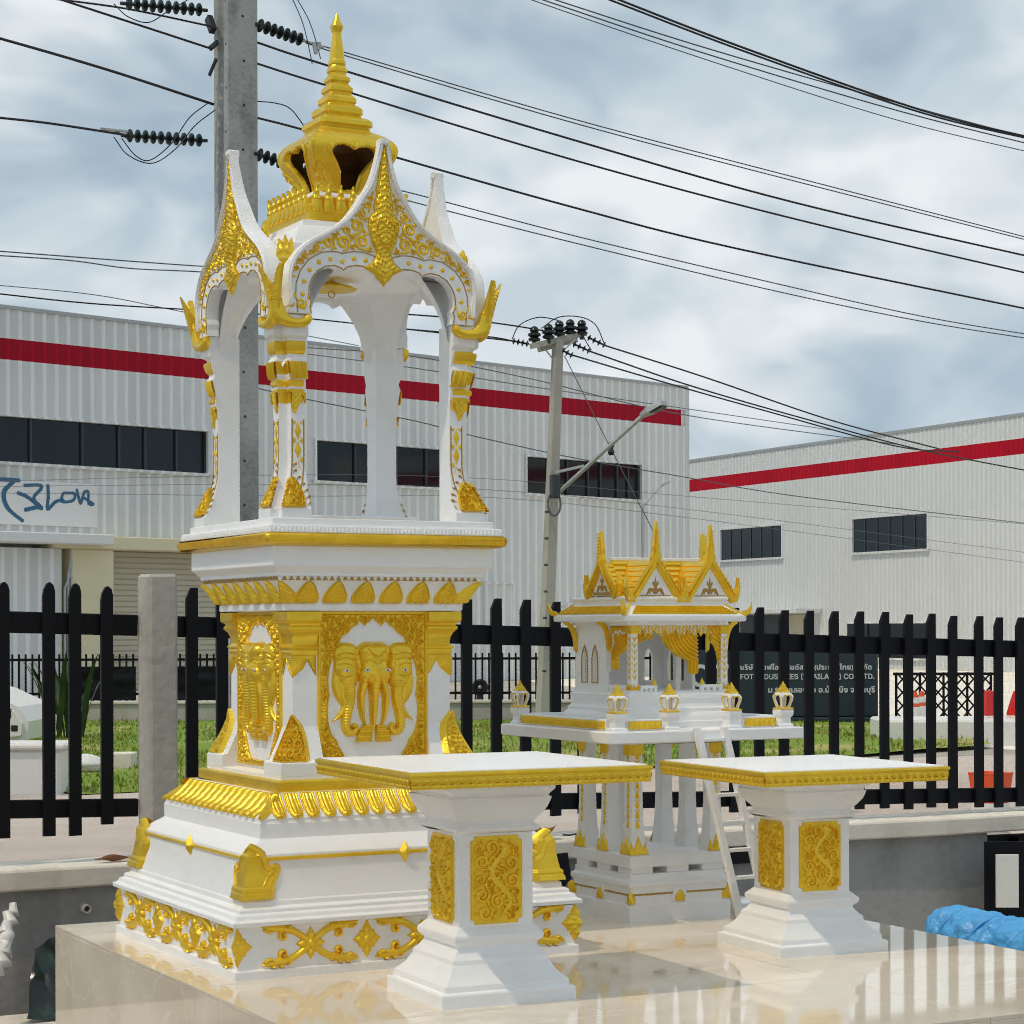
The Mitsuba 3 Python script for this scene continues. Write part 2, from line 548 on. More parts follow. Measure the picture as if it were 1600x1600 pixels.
mat('leaf_brown', base_color=rgb(0.24, 0.11, 0.05), roughness=0.7)
mat('wire_black', base_color=rgb(0.02, 0.021, 0.024), roughness=0.5)
mat('wire_grey', base_color=rgb(0.11, 0.12, 0.13), roughness=0.5)
mat('insulator_glaze', base_color=rgb(0.008, 0.016, 0.015), roughness=0.18)
mat('grass_blade', base_color=proc(lambda p, n, uv: mix((0.17, 0.27, 0.022), (0.30, 0.31, 0.06), smoothstep(0.3, 0.7, fbm(p.x * 0.9, p.y * 0.9, 0, 4)))), roughness=0.6)
mat('grass_soil', base_color=proc(lambda p, n, uv: mix((0.13, 0.20, 0.022), (0.30, 0.27, 0.10), smoothstep(0.46, 0.72, fbm(p.x * 1.1, p.y * 1.1, 0, 5)))), roughness=0.95)
mat('shrub_leaf', base_color=proc(lambda p, n, uv: mix((0.012, 0.035, 0.01), (0.05, 0.09, 0.025), noise(p.x * 7, p.y * 7, p.z * 7))), roughness=0.5)

# ================================================================ THE SETTING
GZ = -0.5
single('ground', box(-250, 350, -120, 500, -1.0, GZ - 0.008), 'ground_dirt', kind='structure')
single('pavement', extrude([(-14, 1.6), (26, 1.6), (26, 12.2), (15, 13.2), (11.2, 13.35), (2.9, 12.7), (-14, 11.9)], 0.05), 'pavement_concrete', kind='structure', m=T().translate([0, 0, GZ - 0.054]))
single('apron', extrude([(26, 1.6), (70, 1.6), (70, 70), (30, 60), (17.6, 19.9), (16.5, 17.3), (15, 14.2), (15, 13.2), (26, 12.2)], 0.05), 'cap_concrete', kind='structure', m=T().translate([0, 0, GZ - 0.053]))
LAWN = [(2.9, 12.72), (11.2, 13.37), (14.9, 14.25), (16.4, 17.3), (17.4, 19.8), (14.8, 22.5), (11.3, 24.7), (3.5, 28.6), (1.5, 27), (3.6, 21), (2.2, 15)]


def mound(x, y):
    return GZ + 0.004 + 0.13 * meshkit.fbm(np.stack([x * 0.35, y * 0.35, x * 0], -1), 3, 2) * np.clip((y - 12.9) / 2.0, 0, 1)


lp = Polygon(LAWN)
gx, gy = np.meshgrid(np.arange(1, 18.2, 0.2), np.arange(12.5, 29, 0.2))
lawn_tri = trimesh.creation.triangulate_polygon(lp, engine='earcut')
lv, lf = dense((np.column_stack([lawn_tri[0], np.zeros(len(lawn_tri[0]))]), lawn_tri[1]), 0.5)
lv[:, 2] = mound(lv[:, 0], lv[:, 1])
single('verge', (lv, lf), 'grass_soil', smooth=True, kind='structure')
n = 60000
bx, by = rng.uniform(1.5, 17.4, n), 12.6 + 16 * rng.uniform(0, 1, n) ** 1.3
ok = shapely.contains_xy(lp, bx, by) & (meshkit.fbm(np.stack([bx * 0.8, by * 0.8, bx * 0], -1), 4, 5) < rng.uniform(0.40, 0.66, n))
bx, by = bx[ok], by[ok]
n = len(bx)
ang, hh, wd = rng.uniform(0, 6.28, n), rng.uniform(0.02, 0.06, n), rng.uniform(0.008, 0.02, n)
bz = mound(bx, by)
ca, sa = np.cos(ang), np.sin(ang)
gv = np.stack([np.stack([bx - ca * wd, by - sa * wd, bz - 0.01], -1), np.stack([bx + ca * wd, by + sa * wd, bz - 0.01], -1),
               np.stack([bx - sa * hh * 0.5, by + ca * hh * 0.5, bz + hh], -1)], 1).reshape(-1, 3)
single('grass', (gv, np.arange(3 * n).reshape(-1, 3)), 'grass_blade', 'patchy green grass growing on the verge between the road and the low wall', 'grass', kind='stuff')

# ---------------------------------------------------------------- factory buildings


def frame_of(o, d):
    o, d = np.array(o, float), np.array(d, float)
    d /= np.linalg.norm(d)
    n_ = np.array([d[1], -d[0]])
    return lambda s, z, h: np.column_stack([o[0] + d[0] * s + n_[0] * h, o[1] + d[1] * s + n_[1] * h, z])


F1 = frame_of((9.96, 43.52), (0.9582, 0.2863))
F2 = frame_of((45.74, 69.87), (-0.03, -1.0))


def on(F, mesh):
    """a mesh in (s, z, H) laid on a facade"""
    v, f = mesh
    return F(v[:, 0], v[:, 1], v[:, 2]), f


def fbox(F, s0, s1, z0, z1, h0, h1, b=0):
    v, f = box(s0, s1, z0, z1, h0, h1, b)
    return on(F, (v, f))


def sheet(F, s0, s1, z0, z1, pitch, rib, off=0.0):
    """one ribbed metal sheet"""
    k = max(1, int(round((s1 - s0) / pitch)))
    p = (s1 - s0) / k
    pts = []
    for i in range(k):
        a = s0 + i * p
        pts += [(a, 0), (a + p * 0.60, 0), (a + p * 0.74, rib), (a + p * 0.86, rib), (a + p * 0.93, 0)]
    pts.append((s1, 0))
    a = np.array(pts)
    P = np.stack([np.column_stack([a[:, 0], np.full(len(a), z), a[:, 1] + off]) for z in (z0, z1)])
    v, f = grid(P)
    return on(F, (v, f))


def window_strip(F, parent, s0, s1, z0, z1, mull, dep=0.10, transom=None):
    w = part(parent, 'window', join(fbox(F, s0 - .06, s1 + .06, z1, z1 + .06, -.02, .07), fbox(F, s0 - .06, s0, z0, z1, -.02, .07), fbox(F, s1, s1 + .06, z0, z1, -.02, .07)), 'white_sheet')
    part(w, 'sill', fbox(F, s0 - .1, s1 + .1, z0 - .07, z0, -.02, .13), 'white_sheet')
    e = [s0] + list(mull) + [s1]
    for a, b in zip(e[:-1], e[1:]):
        part(w, 'pane', fbox(F, a + .02, b - .02, z0, z1, -dep - .02, -dep), 'dark_glass')
    for a in mull:
        part(w, 'mullion', fbox(F, a - .03, a + .03, z0, z1, -dep - .02, -dep + .06), 'window_frame')
    return w


w1 = thing('factory_building', 'long white ribbed factory with a dark red band behind the tall shrine', 'building')
part(w1, 'wall', join(fbox(F1, -6, 24.64, 3.3, 4.98, -.5, -.05), fbox(F1, -6, 24.64, 6.06, 8.6, -.5, -.05), fbox(F1, -6, 24.64, GZ - .3, 8.5, -24, -.5), fbox(F1, 7.6, 24.64, GZ - .3, 3.3, -.5, -.05)), 'white_flat')
strips1 = [(-3.5, 6.0, [-1.2, .88, 2.32, 3.38, 4.15, 5.1]), (9.57, 14.7, [11.0, 12.5, 13.6]), (17.5, 22.5, [18.5, 19.3, 20.2, 20.75, 21.5, 22.0])]
edges = [i * 1.0 - 5.36 for i in range(30)]
for a in edges:
    b = a + 1.0
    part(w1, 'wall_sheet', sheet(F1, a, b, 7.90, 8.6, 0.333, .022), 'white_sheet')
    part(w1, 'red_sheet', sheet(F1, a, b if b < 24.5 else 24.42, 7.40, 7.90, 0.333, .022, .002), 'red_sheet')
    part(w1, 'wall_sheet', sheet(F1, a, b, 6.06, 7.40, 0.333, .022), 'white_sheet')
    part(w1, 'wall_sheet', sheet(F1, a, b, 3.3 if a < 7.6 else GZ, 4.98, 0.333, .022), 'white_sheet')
for a, b in ((6.06, 9.51), (14.76, 17.44), (22.56, 24.64)):
    k = max(2, int(round(b - a)))
    for i in range(k):
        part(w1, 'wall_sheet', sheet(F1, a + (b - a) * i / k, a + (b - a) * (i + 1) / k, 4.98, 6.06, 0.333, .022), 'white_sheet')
for a, b, m_ in strips1:
    window_strip(F1, w1, a, b, 4.98, 6.06, m_)
part(w1, 'roof_flashing', fbox(F1, -6, 24.72, 8.6, 8.68, -.4, .06), 'grey_metal')
part(w1, 'corner_trim', fbox(F1, 24.6, 24.76, GZ, 8.6, -.3, .05), 'white_sheet')
part(w1, 'fascia', fbox(F1, 1.2, 7.6, 2.96, 3.28, -.5, .45, .02), 'cream_paint')
part(w1, 'canopy', fbox(F1, -6, 2.6, 3.05, 3.3, -.4, .9, .02), 'white_flat')
part(w1, 'pillar', fbox(F1, 1.75, 2.95, GZ, 2.96, -.5, .35, .02), 'cream_paint')
part(w1, 'annexe_wall', fbox(F1, -6, 1.5, GZ, 2.95, -.5, .3), 'white_sheet')
for i in range(3):
    part(w1, 'pipe', on(F1, tube([(1.55 + i * .09, GZ, .36), (1.55 + i * .09, 2.0 + .3 * i, .36), (1.72, 2.4 + .3 * i, .36)], .03)), 'grey_metal')
sh = part(w1, 'roller_shutter', fbox(F1, 3.05, 7.5, GZ, 2.95, -.45, -.36), 'shutter_metal')
for i in range(25):
    z = GZ + i * .138
    part(sh, 'slat', fbox(F1, 3.1, 7.5, z + .012, z + .13, -.36, -.325, .012), 'shutter_metal')
window_strip(F1, w1, 15.8, 16.9, 1.0, 2.3, [], .05)
window_strip(F1, w1, 18.9, 20.6, .2, 1.7, [19.7], .05)

w2 = thing('factory_building', 'white metal factory with a rising roof edge and a bright red band at the right', 'building')
part(w2, 'wall', join(fbox(F2, -12, 40, GZ - .3, 8.0, -30, -.05)), 'white_flat')
for i in range(40):
    a = -2 + i
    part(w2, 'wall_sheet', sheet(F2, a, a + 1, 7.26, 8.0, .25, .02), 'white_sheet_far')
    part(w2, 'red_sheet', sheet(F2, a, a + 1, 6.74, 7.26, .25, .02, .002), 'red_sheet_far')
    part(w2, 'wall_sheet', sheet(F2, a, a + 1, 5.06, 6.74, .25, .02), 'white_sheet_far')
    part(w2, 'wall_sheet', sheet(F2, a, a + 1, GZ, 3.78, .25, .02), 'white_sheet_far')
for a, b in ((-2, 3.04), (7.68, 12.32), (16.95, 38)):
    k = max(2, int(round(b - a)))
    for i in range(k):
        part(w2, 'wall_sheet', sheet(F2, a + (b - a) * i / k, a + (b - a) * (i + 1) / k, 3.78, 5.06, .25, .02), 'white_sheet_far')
for a, b in ((3.1, 7.62), (12.38, 16.89)):
    w = part(w2, 'window', join(fbox(F2, a - .06, b + .06, 5.02, 5.1, 0, .09), fbox(F2, a - .06, a, 3.78, 5.02, 0, .09), fbox(F2, b, b + .06, 3.78, 5.02, 0, .09)), 'white_sheet_far')
    part(w, 'sill', fbox(F2, a - .1, b + .1, 3.70, 3.78, 0, .14), 'white_sheet_far')
    for i in range(6):
        p_ = (b - a) / 6
        part(w, 'pane', fbox(F2, a + i * p_ + .03, a + (i + 1) * p_ - .03, 3.78, 5.02, .01, .03), 'dark_glass')
    for i in range(1, 6):
        part(w, 'mullion', fbox(F2, a + i * p_ - .03, a + i * p_ + .03, 3.78, 5.02, .01, .06), 'window_frame')
part(w2, 'roof_flashing', fbox(F2, -2, 38, 8.0, 8.1, -.4, .06), 'grey_metal')
part(w2, 'canopy', fbox(F2, 4.2, 10.3, 1.55, 1.75, .02, 1.2, .02), 'white_sheet_far')
part(w2, 'louvre', fbox(F2, 4.6, 7.6, .2, 1.5, .02, .08), 'window_frame')
part(w2, 'door', fbox(F2, 7.9, 9.6, GZ, 1.5, .02, .08), 'shutter_metal')
window_strip(F2, w2, 12.0, 17.2, -.1, 1.15, [13.3, 14.6, 15.9], -.06)

# ---------------------------------------------------------------- lettering


def decode(t):
    out = []
    for pz in t.split(';'):
        rings = [np.array([[float(q) for q in xy.split(',')] for xy in ring.split()]) for ring in pz.split('|')]
        g = Polygon(rings[0], rings[1:])
        out.append(g if g.is_valid else g.buffer(0))
    return shapely.union_all(out)


THAI_NAME = '''1571,17 1572,36 1579,47 1590,51 1600,51 1612,47 1616,42 1618,0 1604,0 1604,34 1598,40 1590,39 1585,32 1585,17 1589,11 1597,10 1598,0 1586,-1 1580,1 1575,6;1536,63 1537,72 1545,72 1549,66 1570,66 1570,57 1543,57;1516,32 1517,41 1526,49 1543,51 1556,46 1561,37 1561,0 1547,0 1547,35 1541,40 1536,40 1530,35 1538,30 1537,24 1531,20 1531,0 1517,0 1517,20 1523,28;1473,48 1492,51 1503,44 1505,0 1491,0 1491,35 1486,40 1473,37;1444,61 1445,68 1451,72 1462,71 1466,66 1465,59 1459,55 1448,56|1451,63 1456,60 1459,64 1454,67;1424,47 1435,51 1448,51 1461,45 1466,35 1466,16 1459,4 1449,0 1431,0 1431,20 1426,21 1426,29 1443,29 1443,12 1446,11 1452,17 1453,30 1451,36 1444,40 1434,40 1424,36;1371,-9 1379,10 1380,27 1371,56 1379,58 1385,50 1389,37 1390,11 1381,-12 1372,-12;1318,10 1318,19 1324,27 1318,34 1318,42 1323,49 1329,51 1343,50 1341,40 1335,41 1332,38 1332,32 1341,30 1341,22 1333,21 1332,14 1337,10 1344,10 1349,15 1349,50 1363,50 1362,10 1356,2 1347,-1 1333,-1 1324,2;1262,0 1262,50 1272,50 1274,44 1285,51 1300,49 1306,40 1307,0 1293,0 1293,33 1287,39 1280,38 1276,31 1276,0;1224,65 1226,75 1255,75 1255,65 1247,60 1247,11 1253,9 1253,0 1241,-1 1234,4 1233,59 1235,64;1171,35 1176,46 1183,50 1199,51 1206,48 1209,53 1221,53 1219,45 1214,41 1217,29 1217,0 1203,0 1203,33 1197,40 1191,40 1186,37 1185,26 1197,27 1197,17 1186,14 1185,0 1171,0;1114,50 1124,50 1126,44 1134,50 1147,51 1156,45 1159,32 1159,0 1145,0 1145,33 1139,39 1132,38 1128,31 1128,0 1114,0;1084,50 1098,50 1098,11 1104,9 1104,0 1092,-1 1085,4;1047,35 1049,45 1058,44 1060,38 1072,38 1072,29 1054,29;1047,10 1048,19 1057,19 1060,13 1072,13 1072,4 1051,5;1000,3 1003,14 1014,10 1023,10 1026,13 1023,18 1003,28 1001,32 1003,45 1015,51 1036,49 1036,37 1018,40 1015,35 1032,28 1038,23 1040,19 1038,6 1030,0 1013,-1;946,50 960,50 960,15 965,10 971,10 977,17 977,68 991,68 990,12 983,2 975,-1 962,-1 950,5 946,15;919,14 919,29 924,49 928,57 936,58 938,54 931,36 929,20 931,8 938,-8 937,-12 927,-10;846,3 849,14 860,10 869,10 872,13 869,18 849,28 847,32 849,45 861,51 882,49 882,37 864,40 861,35 878,28 884,23 886,19 884,6 876,0 859,-1;840,57 840,63 848,67 869,67 870,73 882,73 882,57;792,0 792,50 802,50 804,44 815,51 830,49 836,40 837,0 823,0 823,33 817,39 810,38 806,31 806,0;734,9 735,20 740,26 764,32 764,36 759,40 750,40 739,36 740,48 750,51 768,49 770,53 782,53 782,49 776,41 778,0 764,0 763,20 755,20 748,16 749,9 758,8 759,0 742,0 737,3;699,63 700,72 708,72 712,66 733,66 733,57 706,57;677,17 678,36 685,47 696,51 706,51 718,47 722,42 724,0 710,0 710,34 704,40 696,39 691,32 691,17 695,11 703,10 704,0 692,-1 686,1 681,6;621,50 635,50 635,16 640,11 647,12 652,21 652,50 666,50 666,0 655,0 653,5 643,-1 633,-1 623,6 621,12;566,30 588,30 588,21 580,21 580,14 585,9 592,10 597,19 595,36 588,40 568,37 568,47 579,51 599,49 607,42 610,34 608,9 600,1 593,-1 575,1 567,11;567,63 575,67 608,67 608,57 567,57;488,50 498,50 500,44 508,50 521,51 530,45 533,32 533,0 519,0 519,33 513,39 506,38 502,31 502,0 488,0;490,57 490,63 498,67 519,67 520,73 532,73 532,57;432,30 454,30 454,21 446,21 446,14 451,9 458,10 463,19 461,36 454,40 434,37 434,47 445,51 465,49 473,42 476,34 474,9 466,1 459,-1 441,1 433,11;335,50 349,49 353,25 361,50 369,50 375,27 377,25 383,68 397,68 398,72 406,76 430,76 430,66 417,65 420,54 420,11 426,9 427,1 414,-1 407,4 406,59 402,65 397,66 395,62 386,0 373,0 365,26 357,0 344,0;283,30 305,30 305,21 297,21 297,14 302,9 309,10 314,19 312,36 305,40 285,37 285,47 296,51 316,49 324,42 327,34 325,9 317,1 310,-1 292,1 284,11;256,50 270,50 270,11 276,9 276,0 264,-1 257,4;174,50 184,50 186,44 194,50 207,51 216,45 219,32 219,0 205,0 205,33 199,39 192,38 188,31 188,0 174,0;136,63 137,72 145,72 149,66 170,66 170,57 143,57;113,50 127,50 127,15 133,10 143,11 145,19 135,21 132,24 132,36 140,35 140,30 144,29 145,50 159,50 159,30 164,29 164,20 159,19 154,4 143,-1 125,0 118,4 113,15;64,3 67,14 78,10 87,10 90,13 88,18 67,28 65,32 67,45 79,51 100,49 100,37 82,40 79,35 96,28 102,23 104,19 102,6 90,-1 72,0;59,63 67,67 100,67 100,57 59,57;10,50 24,50 24,15 29,10 37,11 41,17 41,50 55,50 54,12 47,2 39,-1 26,-1 14,5 10,15'''
THAI_ADDRESS = '''1168,3 1171,14 1182,10 1191,10 1194,13 1191,18 1171,28 1169,32 1171,45 1183,51 1204,49 1204,37 1186,40 1183,35 1200,28 1206,23 1208,19 1206,6 1194,-1 1176,0;1162,63 1170,67 1191,67 1192,73 1204,73 1204,57 1162,57;1114,50 1128,50 1128,15 1133,10 1141,11 1145,17 1145,50 1159,50 1158,12 1151,2 1143,-1 1130,-1 1118,5 1114,15;1142,-14 1142,-7 1156,-7 1158,-10 1158,-24 1146,-24 1146,-15;1058,9 1060,22 1068,28 1088,32 1088,36 1083,40 1074,40 1063,36 1064,48 1074,51 1087,51 1095,48 1100,43 1102,37 1102,0 1088,0 1087,20 1079,20 1072,16 1073,9 1082,8 1083,0 1080,-1 1069,-1 1062,2;1005,49 1021,50 1024,48 1026,36 1021,26 1021,14 1025,10 1030,10 1035,15 1035,28 1029,32 1029,39 1034,41 1036,50 1049,50 1049,42 1045,36 1049,26 1048,10 1042,2 1034,-1 1022,-1 1010,5 1007,12 1007,26 1013,39 1011,41 1006,40;984,2 987,11 995,11 998,7 995,-2 987,-2;934,47 945,51 958,51 971,45 976,35 976,16 969,4 959,0 941,0 941,20 936,21 936,29 953,29 953,12 956,11 962,17 963,30 961,36 954,40 944,40 934,36;857,50 871,49 882,11 889,19 890,31 886,39 878,40 876,50 891,50 900,43 903,36 903,19 899,9 893,3 885,0 870,1;807,57 807,63 815,67 831,67 838,74 845,74 851,68 850,60 845,57|838,65 842,62 845,66 840,69;805,50 819,50 819,15 824,10 832,11 836,17 836,50 850,50 849,12 842,2 834,-1 821,-1 809,5 805,15;747,50 761,50 761,16 766,11 773,12 778,21 778,50 792,50 792,0 781,0 779,5 769,-1 759,-1 749,6 747,12;703,48 722,51 732,46 735,35 735,0 721,0 721,35 716,40 703,38;668,57 668,62 674,65 674,69 668,71 670,77 683,76 685,66 697,66 697,57;651,50 665,50 665,15 670,10 676,10 682,17 682,50 696,50 695,12 688,2 680,-1 667,-1 655,5 651,15;628,7 631,11 639,11 642,2 639,-2 631,-2;576,30 598,30 598,21 590,21 590,14 595,9 602,10 607,19 605,36 598,40 578,37 578,47 589,51 609,49 617,42 620,34 618,9 610,1 603,-1 585,1 577,11;506,4 509,12 516,10 525,11 531,21 529,36 522,40 507,38 507,48 515,51 527,51 537,47 544,35 544,16 541,8 528,-1 516,-1;452,32 453,41 462,49 479,51 492,46 497,37 497,0 483,0 483,35 477,40 472,40 466,35 474,30 473,24 467,20 467,0 453,0 453,20 459,28;455,63 463,67 482,67 483,78 495,78 496,57 455,57;397,50 411,49 422,11 429,19 430,31 426,39 418,40 416,50 431,50 440,43 443,36 443,19 439,9 433,3 425,0 410,1;347,30 369,30 369,21 361,21 361,14 366,9 373,10 378,19 376,36 369,40 349,37 349,47 360,51 380,49 388,42 391,34 389,9 381,1 374,-1 356,1 348,11;293,9 294,20 299,26 323,32 323,36 318,40 309,40 298,36 299,48 309,51 322,51 330,48 335,43 337,37 337,0 323,0 322,20 314,20 307,16 308,9 317,8 318,0 301,0 296,3;237,35 240,43 250,50 265,51 276,47 282,37 283,0 269,-1 269,33 264,39 257,40 251,34 251,26 263,27 263,17 252,14 250,-1 237,-1;214,2 217,11 225,11 228,7 225,-2 217,-2;157,18 158,39 164,49 175,51 182,47 189,51 196,51 203,47 205,42 205,0 191,0 191,38 189,40 186,40 185,36 179,36 175,40 171,35 171,17 175,11 183,10 184,0 172,-1 166,1 161,6;87,15 97,15 100,8 106,7 110,8 114,15 113,22 107,27 97,24 87,26 91,55 121,55 121,45 101,45 99,37 112,36 120,31 124,23 122,6 114,-1 98,-2 88,6;65,7 68,11 76,11 79,2 76,-2 68,-2;11,0 11,50 25,50 25,19 32,11 38,12 42,17 42,50 56,50 56,18 53,5 44,-1 31,0 23,6 21,0'''


def lay(mesh, x0, x1, base, F, h, keep=None):
    """lettering of the xy plane scaled to run from s = x0 to x1"""
    v, f = mesh
    v = np.array(v, float)
    a, b = v[:, 0].min(), v[:, 0].max()
    k = (x1 - x0) / (b - a)
    ky = keep or k
    return F(x0 + (v[:, 0] - a) * k, base + v[:, 1] * ky, h + (v[:, 2] - v[:, 2].min())), f


def across(depth, px0):
    """a frame square to the view axis of the street: s to the right"""
    o = CAM + FWD * depth
    return lambda s, z, h: np.column_stack([o[0] + RIGHT[0] * s - FWD[0] * h, o[1] + RIGHT[1] * s - FWD[1] * h, z])


ST = across(32.0, 0)
sg = thing('company_sign', 'dark blue-black sign wall with white Thai and English company lettering behind the fence', 'sign')
part(sg, 'board', fbox(ST, 2.3, 5.52, -.34, .70, -.3, 0, .02), 'sign_dark')
part(sg, 'plinth', fbox(ST, 2.2, 5.62, GZ - .05, -.34, -.4, .1, .02), 'sign_dark')
ky = .000118 / 70 * 1000
part(sg, 'lettering', lay(extrude(decode(THAI_NAME), .012), 3.44, 5.42, .375, ST, .004), 'letter_white', kind='stuff')
part(sg, 'lettering', lay(tm(meshkit.text_mesh('FOT INDUSTRIES (THAILAND) CO., LTD.', .12, .012, True)), 3.44, 5.46, .235, ST, .004), 'letter_white', kind='stuff')
part(sg, 'lettering', lay(extrude(decode(THAI_ADDRESS), .012), 3.86, 5.47, .03, ST, .004), 'letter_white', kind='stuff')
part(sg, 'logo', lay(tm(meshkit.text_mesh('FOT', .30, .015, True)), 2.45, 3.28, .13, ST, .004), 'letter_white')

ws = thing('wall_sign', 'white hanging sign with loose blue brush-like lettering on the factory wall at the left', 'sign')
part(ws, 'panel', fbox(F1, -3, 2.66, 3.50, 4.56, .05, .10, .01), 'white_flat')
lst = []
for pts, r in [([(-.6, 4.54), (-.2, 4.55), (.45, 4.55)], .05), ([(.30, 4.5), (.08, 4.3), (.06, 4.08), (.2, 3.84), (.55, 3.60)], [.05, .06, .06, .055, .045]),
               ([(.44, 4.25), (.7, 4.16), (1.02, 3.94)], .045), ([(.62, 4.44), (1.02, 4.46), (1.06, 4.38), (.86, 4.14), (1.08, 3.93)], .042),
               ([(.64, 3.86), (.95, 3.93), (1.07, 3.91)], .05), ([(1.25, 4.46), (1.26, 4.2), (1.24, 3.9), (1.46, 4.08), (1.66, 4.13)], .042),
               ([(1.66, 4.27), (1.63, 4.1), (1.94, 4.13), (1.99, 4.3), (1.68, 4.3)], .036), ([(2.06, 4.39), (2.16, 4.07), (2.26, 4.33), (2.38, 4.36), (2.39, 4.08), (2.52, 4.07), (2.28, 4.2)], .036)]:
    p = spline(pts, 20)
    rr = np.interp(np.linspace(0, 1, len(p)), np.linspace(0, 1, len(np.atleast_1d(r))), np.atleast_1d(r)) if np.ndim(r) else r
    g = shapely.union_all([Point(q).buffer(a, 4) for q, a in zip(p, np.broadcast_to(rr, len(p)))] + [LineString(p).buffer(np.min(rr) * .9)])
    part(ws, 'stroke', on(F1, (lambda m: (m[0] + np.array([0, 0, .102]), m[1]))(extrude(g.simplify(.004), .012))), 'letter_blue')

# ---------------------------------------------------------------- far side of the road
LW = across(33.9, 0)
lw = thing('low_wall', 'low grey roadside wall with a pale coping along the far edge of the grass', 'wall')
part(lw, 'face', fbox(LW, -9.5, 4.4, GZ - .1, -.18, -.2, 0), 'post_concrete')
part(lw, 'coping', fbox(LW, -9.5, 4.4, -.18, -.13, -.24, .04, .01), 'cap_concrete')
tf = thing('railing', 'thin black railing standing on the low roadside wall in front of the factory', 'fence')
for z in (.53, -.02):
    part(tf, 'rail', fbox(LW, -9.5, 3.3, z - .02, z + .02, -.12, -.09), 'black_steel')
d_ = mikit.ply(fbox(LW, -.015, .015, -.13, .62, -.088, -.06, .004), 'black_steel')
for i in range(118):
    o = RIGHT * (-9.4 + i * .1075)
    part(tf, 'picket', d_, None, m=T().translate(o.tolist()))
for i, (a, b) in enumerate(((-6.95, -6.02), (-5.95, -4.4))):
    v, f = dense(fbox(LW, a, b, -.12, .42, -.06, -.035), .12)
    v = v + np.outer(meshkit.fbm(v * 5, 3, i) - .5, -FWD) * .09
    single('shade_net', (v, f), 'black_steel', ('black shade net tied to the railing left of the fence post', 'black shade net tied to the railing just right of the concrete fence post')[i], 'net', True)
fan = thing('wall_fan', 'round dark fan with a pale hub standing behind the thin railing', 'fan')


def ring_at(F, s, z, h, prof, n=24):
    v, f = lathe(prof, n)
    return F(s + v[:, 0], z + v[:, 1], h + v[:, 2]), f


part(fan, 'housing', ring_at(LW, -.52, .06, -.5, [(.10, .0), (.13, 0), (.135, .06), (.11, .07), (.10, .03)]), 'window_frame')
part(fan, 'hub', ring_at(LW, -.52, .06, -.5, [(.03, .03), (.03, .07), (.015, .08)], 12), 'grey_metal')
for k in range(6):
    c, s_ = math.cos(k * 1.047), math.sin(k * 1.047)
    v, f = box(.03, .105, -.03, .03, .035, .042)
    part(fan, 'blade', on(LW, (np.column_stack([-.52 + v[:, 0] * c - v[:, 1] * s_, .06 + v[:, 0] * s_ + v[:, 1] * c, v[:, 2] - .5]), f)), 'rubber')
part(fan, 'stand', fbox(LW, -.57, -.47, GZ, -.06, -.5, -.45), 'window_frame')

GT = across(30.5, 0)
gt = thing('sliding_gate', 'black lattice folding gate closed across the factory entrance right of the dark sign', 'gate')
for i in range(9):
    s = 5.52 + i * .17
    part(gt, 'upright', fbox(GT, s - .015, s + .015, GZ + .05, .32, -.02, .02), 'black_steel')
for i in range(8):
    s = 5.52 + i * .17
    for k in range(4):
        z = GZ + .1 + k * .19
        for a, b in ((0, .19), (.19, 0)):
            part(gt, 'lattice_bar', on(GT, beam((s, z + a, .03), (s + .17, z + b, .03), .022)), 'black_steel')
part(gt, 'top_rail', fbox(GT, 5.48, 6.95, .32, .36, -.03, .03), 'black_steel')
for i, (s, dd) in enumerate(((5.79, 30.0), (5.62, 29.6))):
    CN = across(dd, 0)
    c = thing('traffic_cone', ('orange and white traffic cone standing in front of the black folding gate', 'orange traffic cone half hidden by a fence picket beside the other cone')[i], 'cone')
    o = CN(np.array([s]), np.array([GZ]), np.array([0.]))[0]
    part(c, 'base', xf(box(-.17, .17, -.17, .17, 0, .035, .01), t=o), 'cone_orange')
    part(c, 'body', lathe([(.13, .03), (.028, .62), (.028, .625)], 20, o[:2])[0:1] + (None,) if False else xf(lathe([(.13, .03), (.03, .60), (.02, .61)], 20), t=o), 'cone_orange', 40)
    part(c, 'band', xf(lathe([(.094, .26), (.070, .40)], 20), t=o), 'white_plastic', 40)
    part(c, 'band', xf(lathe([(.061, .45), (.047, .53)], 20), t=o), 'white_plastic', 40)
RB = across(27.6, 0)
for i, s in enumerate((6.20, 6.58)):
    o = RB(np.array([s]), np.array([-.17]), np.array([0.]))[0]
    b_ = thing('water_barrier', ('bright red plastic road barrier behind the fence at the right edge', 'dull red plastic road barrier, second one, nearer the right edge')[i], 'barrier')
    part(b_, 'body', xf(loft([(.10, .0), (.11, .06), (.075, .22), (.055, .30), (.045, .34), (.025, .36)], lambda h: np.array([[-1.1, -.8], [1.1, -.8], [1.1, .8], [-1.1, .8]]) * h), t=o), 'red_plastic')
    part(b_, 'foot', xf(box(-.13, .13, -.10, .10, 0, .03, .008), t=o), 'white_plastic')
single('kerb', on(across(27.0, 0), box(4.75, 8.2, GZ - .1, -.17, -1.2, 0, .03)), 'white_plastic', 'white painted concrete kerb block beyond the fence at the right', 'kerb')
PT = across(14.2, 0)
o = PT(np.array([3.20]), np.array([0.]), np.array([0.]))[0]
pt = thing('planter', 'square orange planter tub standing on a white pot behind the right fence pickets', 'planter')
part(pt, 'tub', xf(loft([(.075, 0), (.09, .02), (.105, .16), (.11, .18), (.09, .18), (.08, .14)]), t=(o[0], o[1], -.14), rz=.3), 'cone_orange')
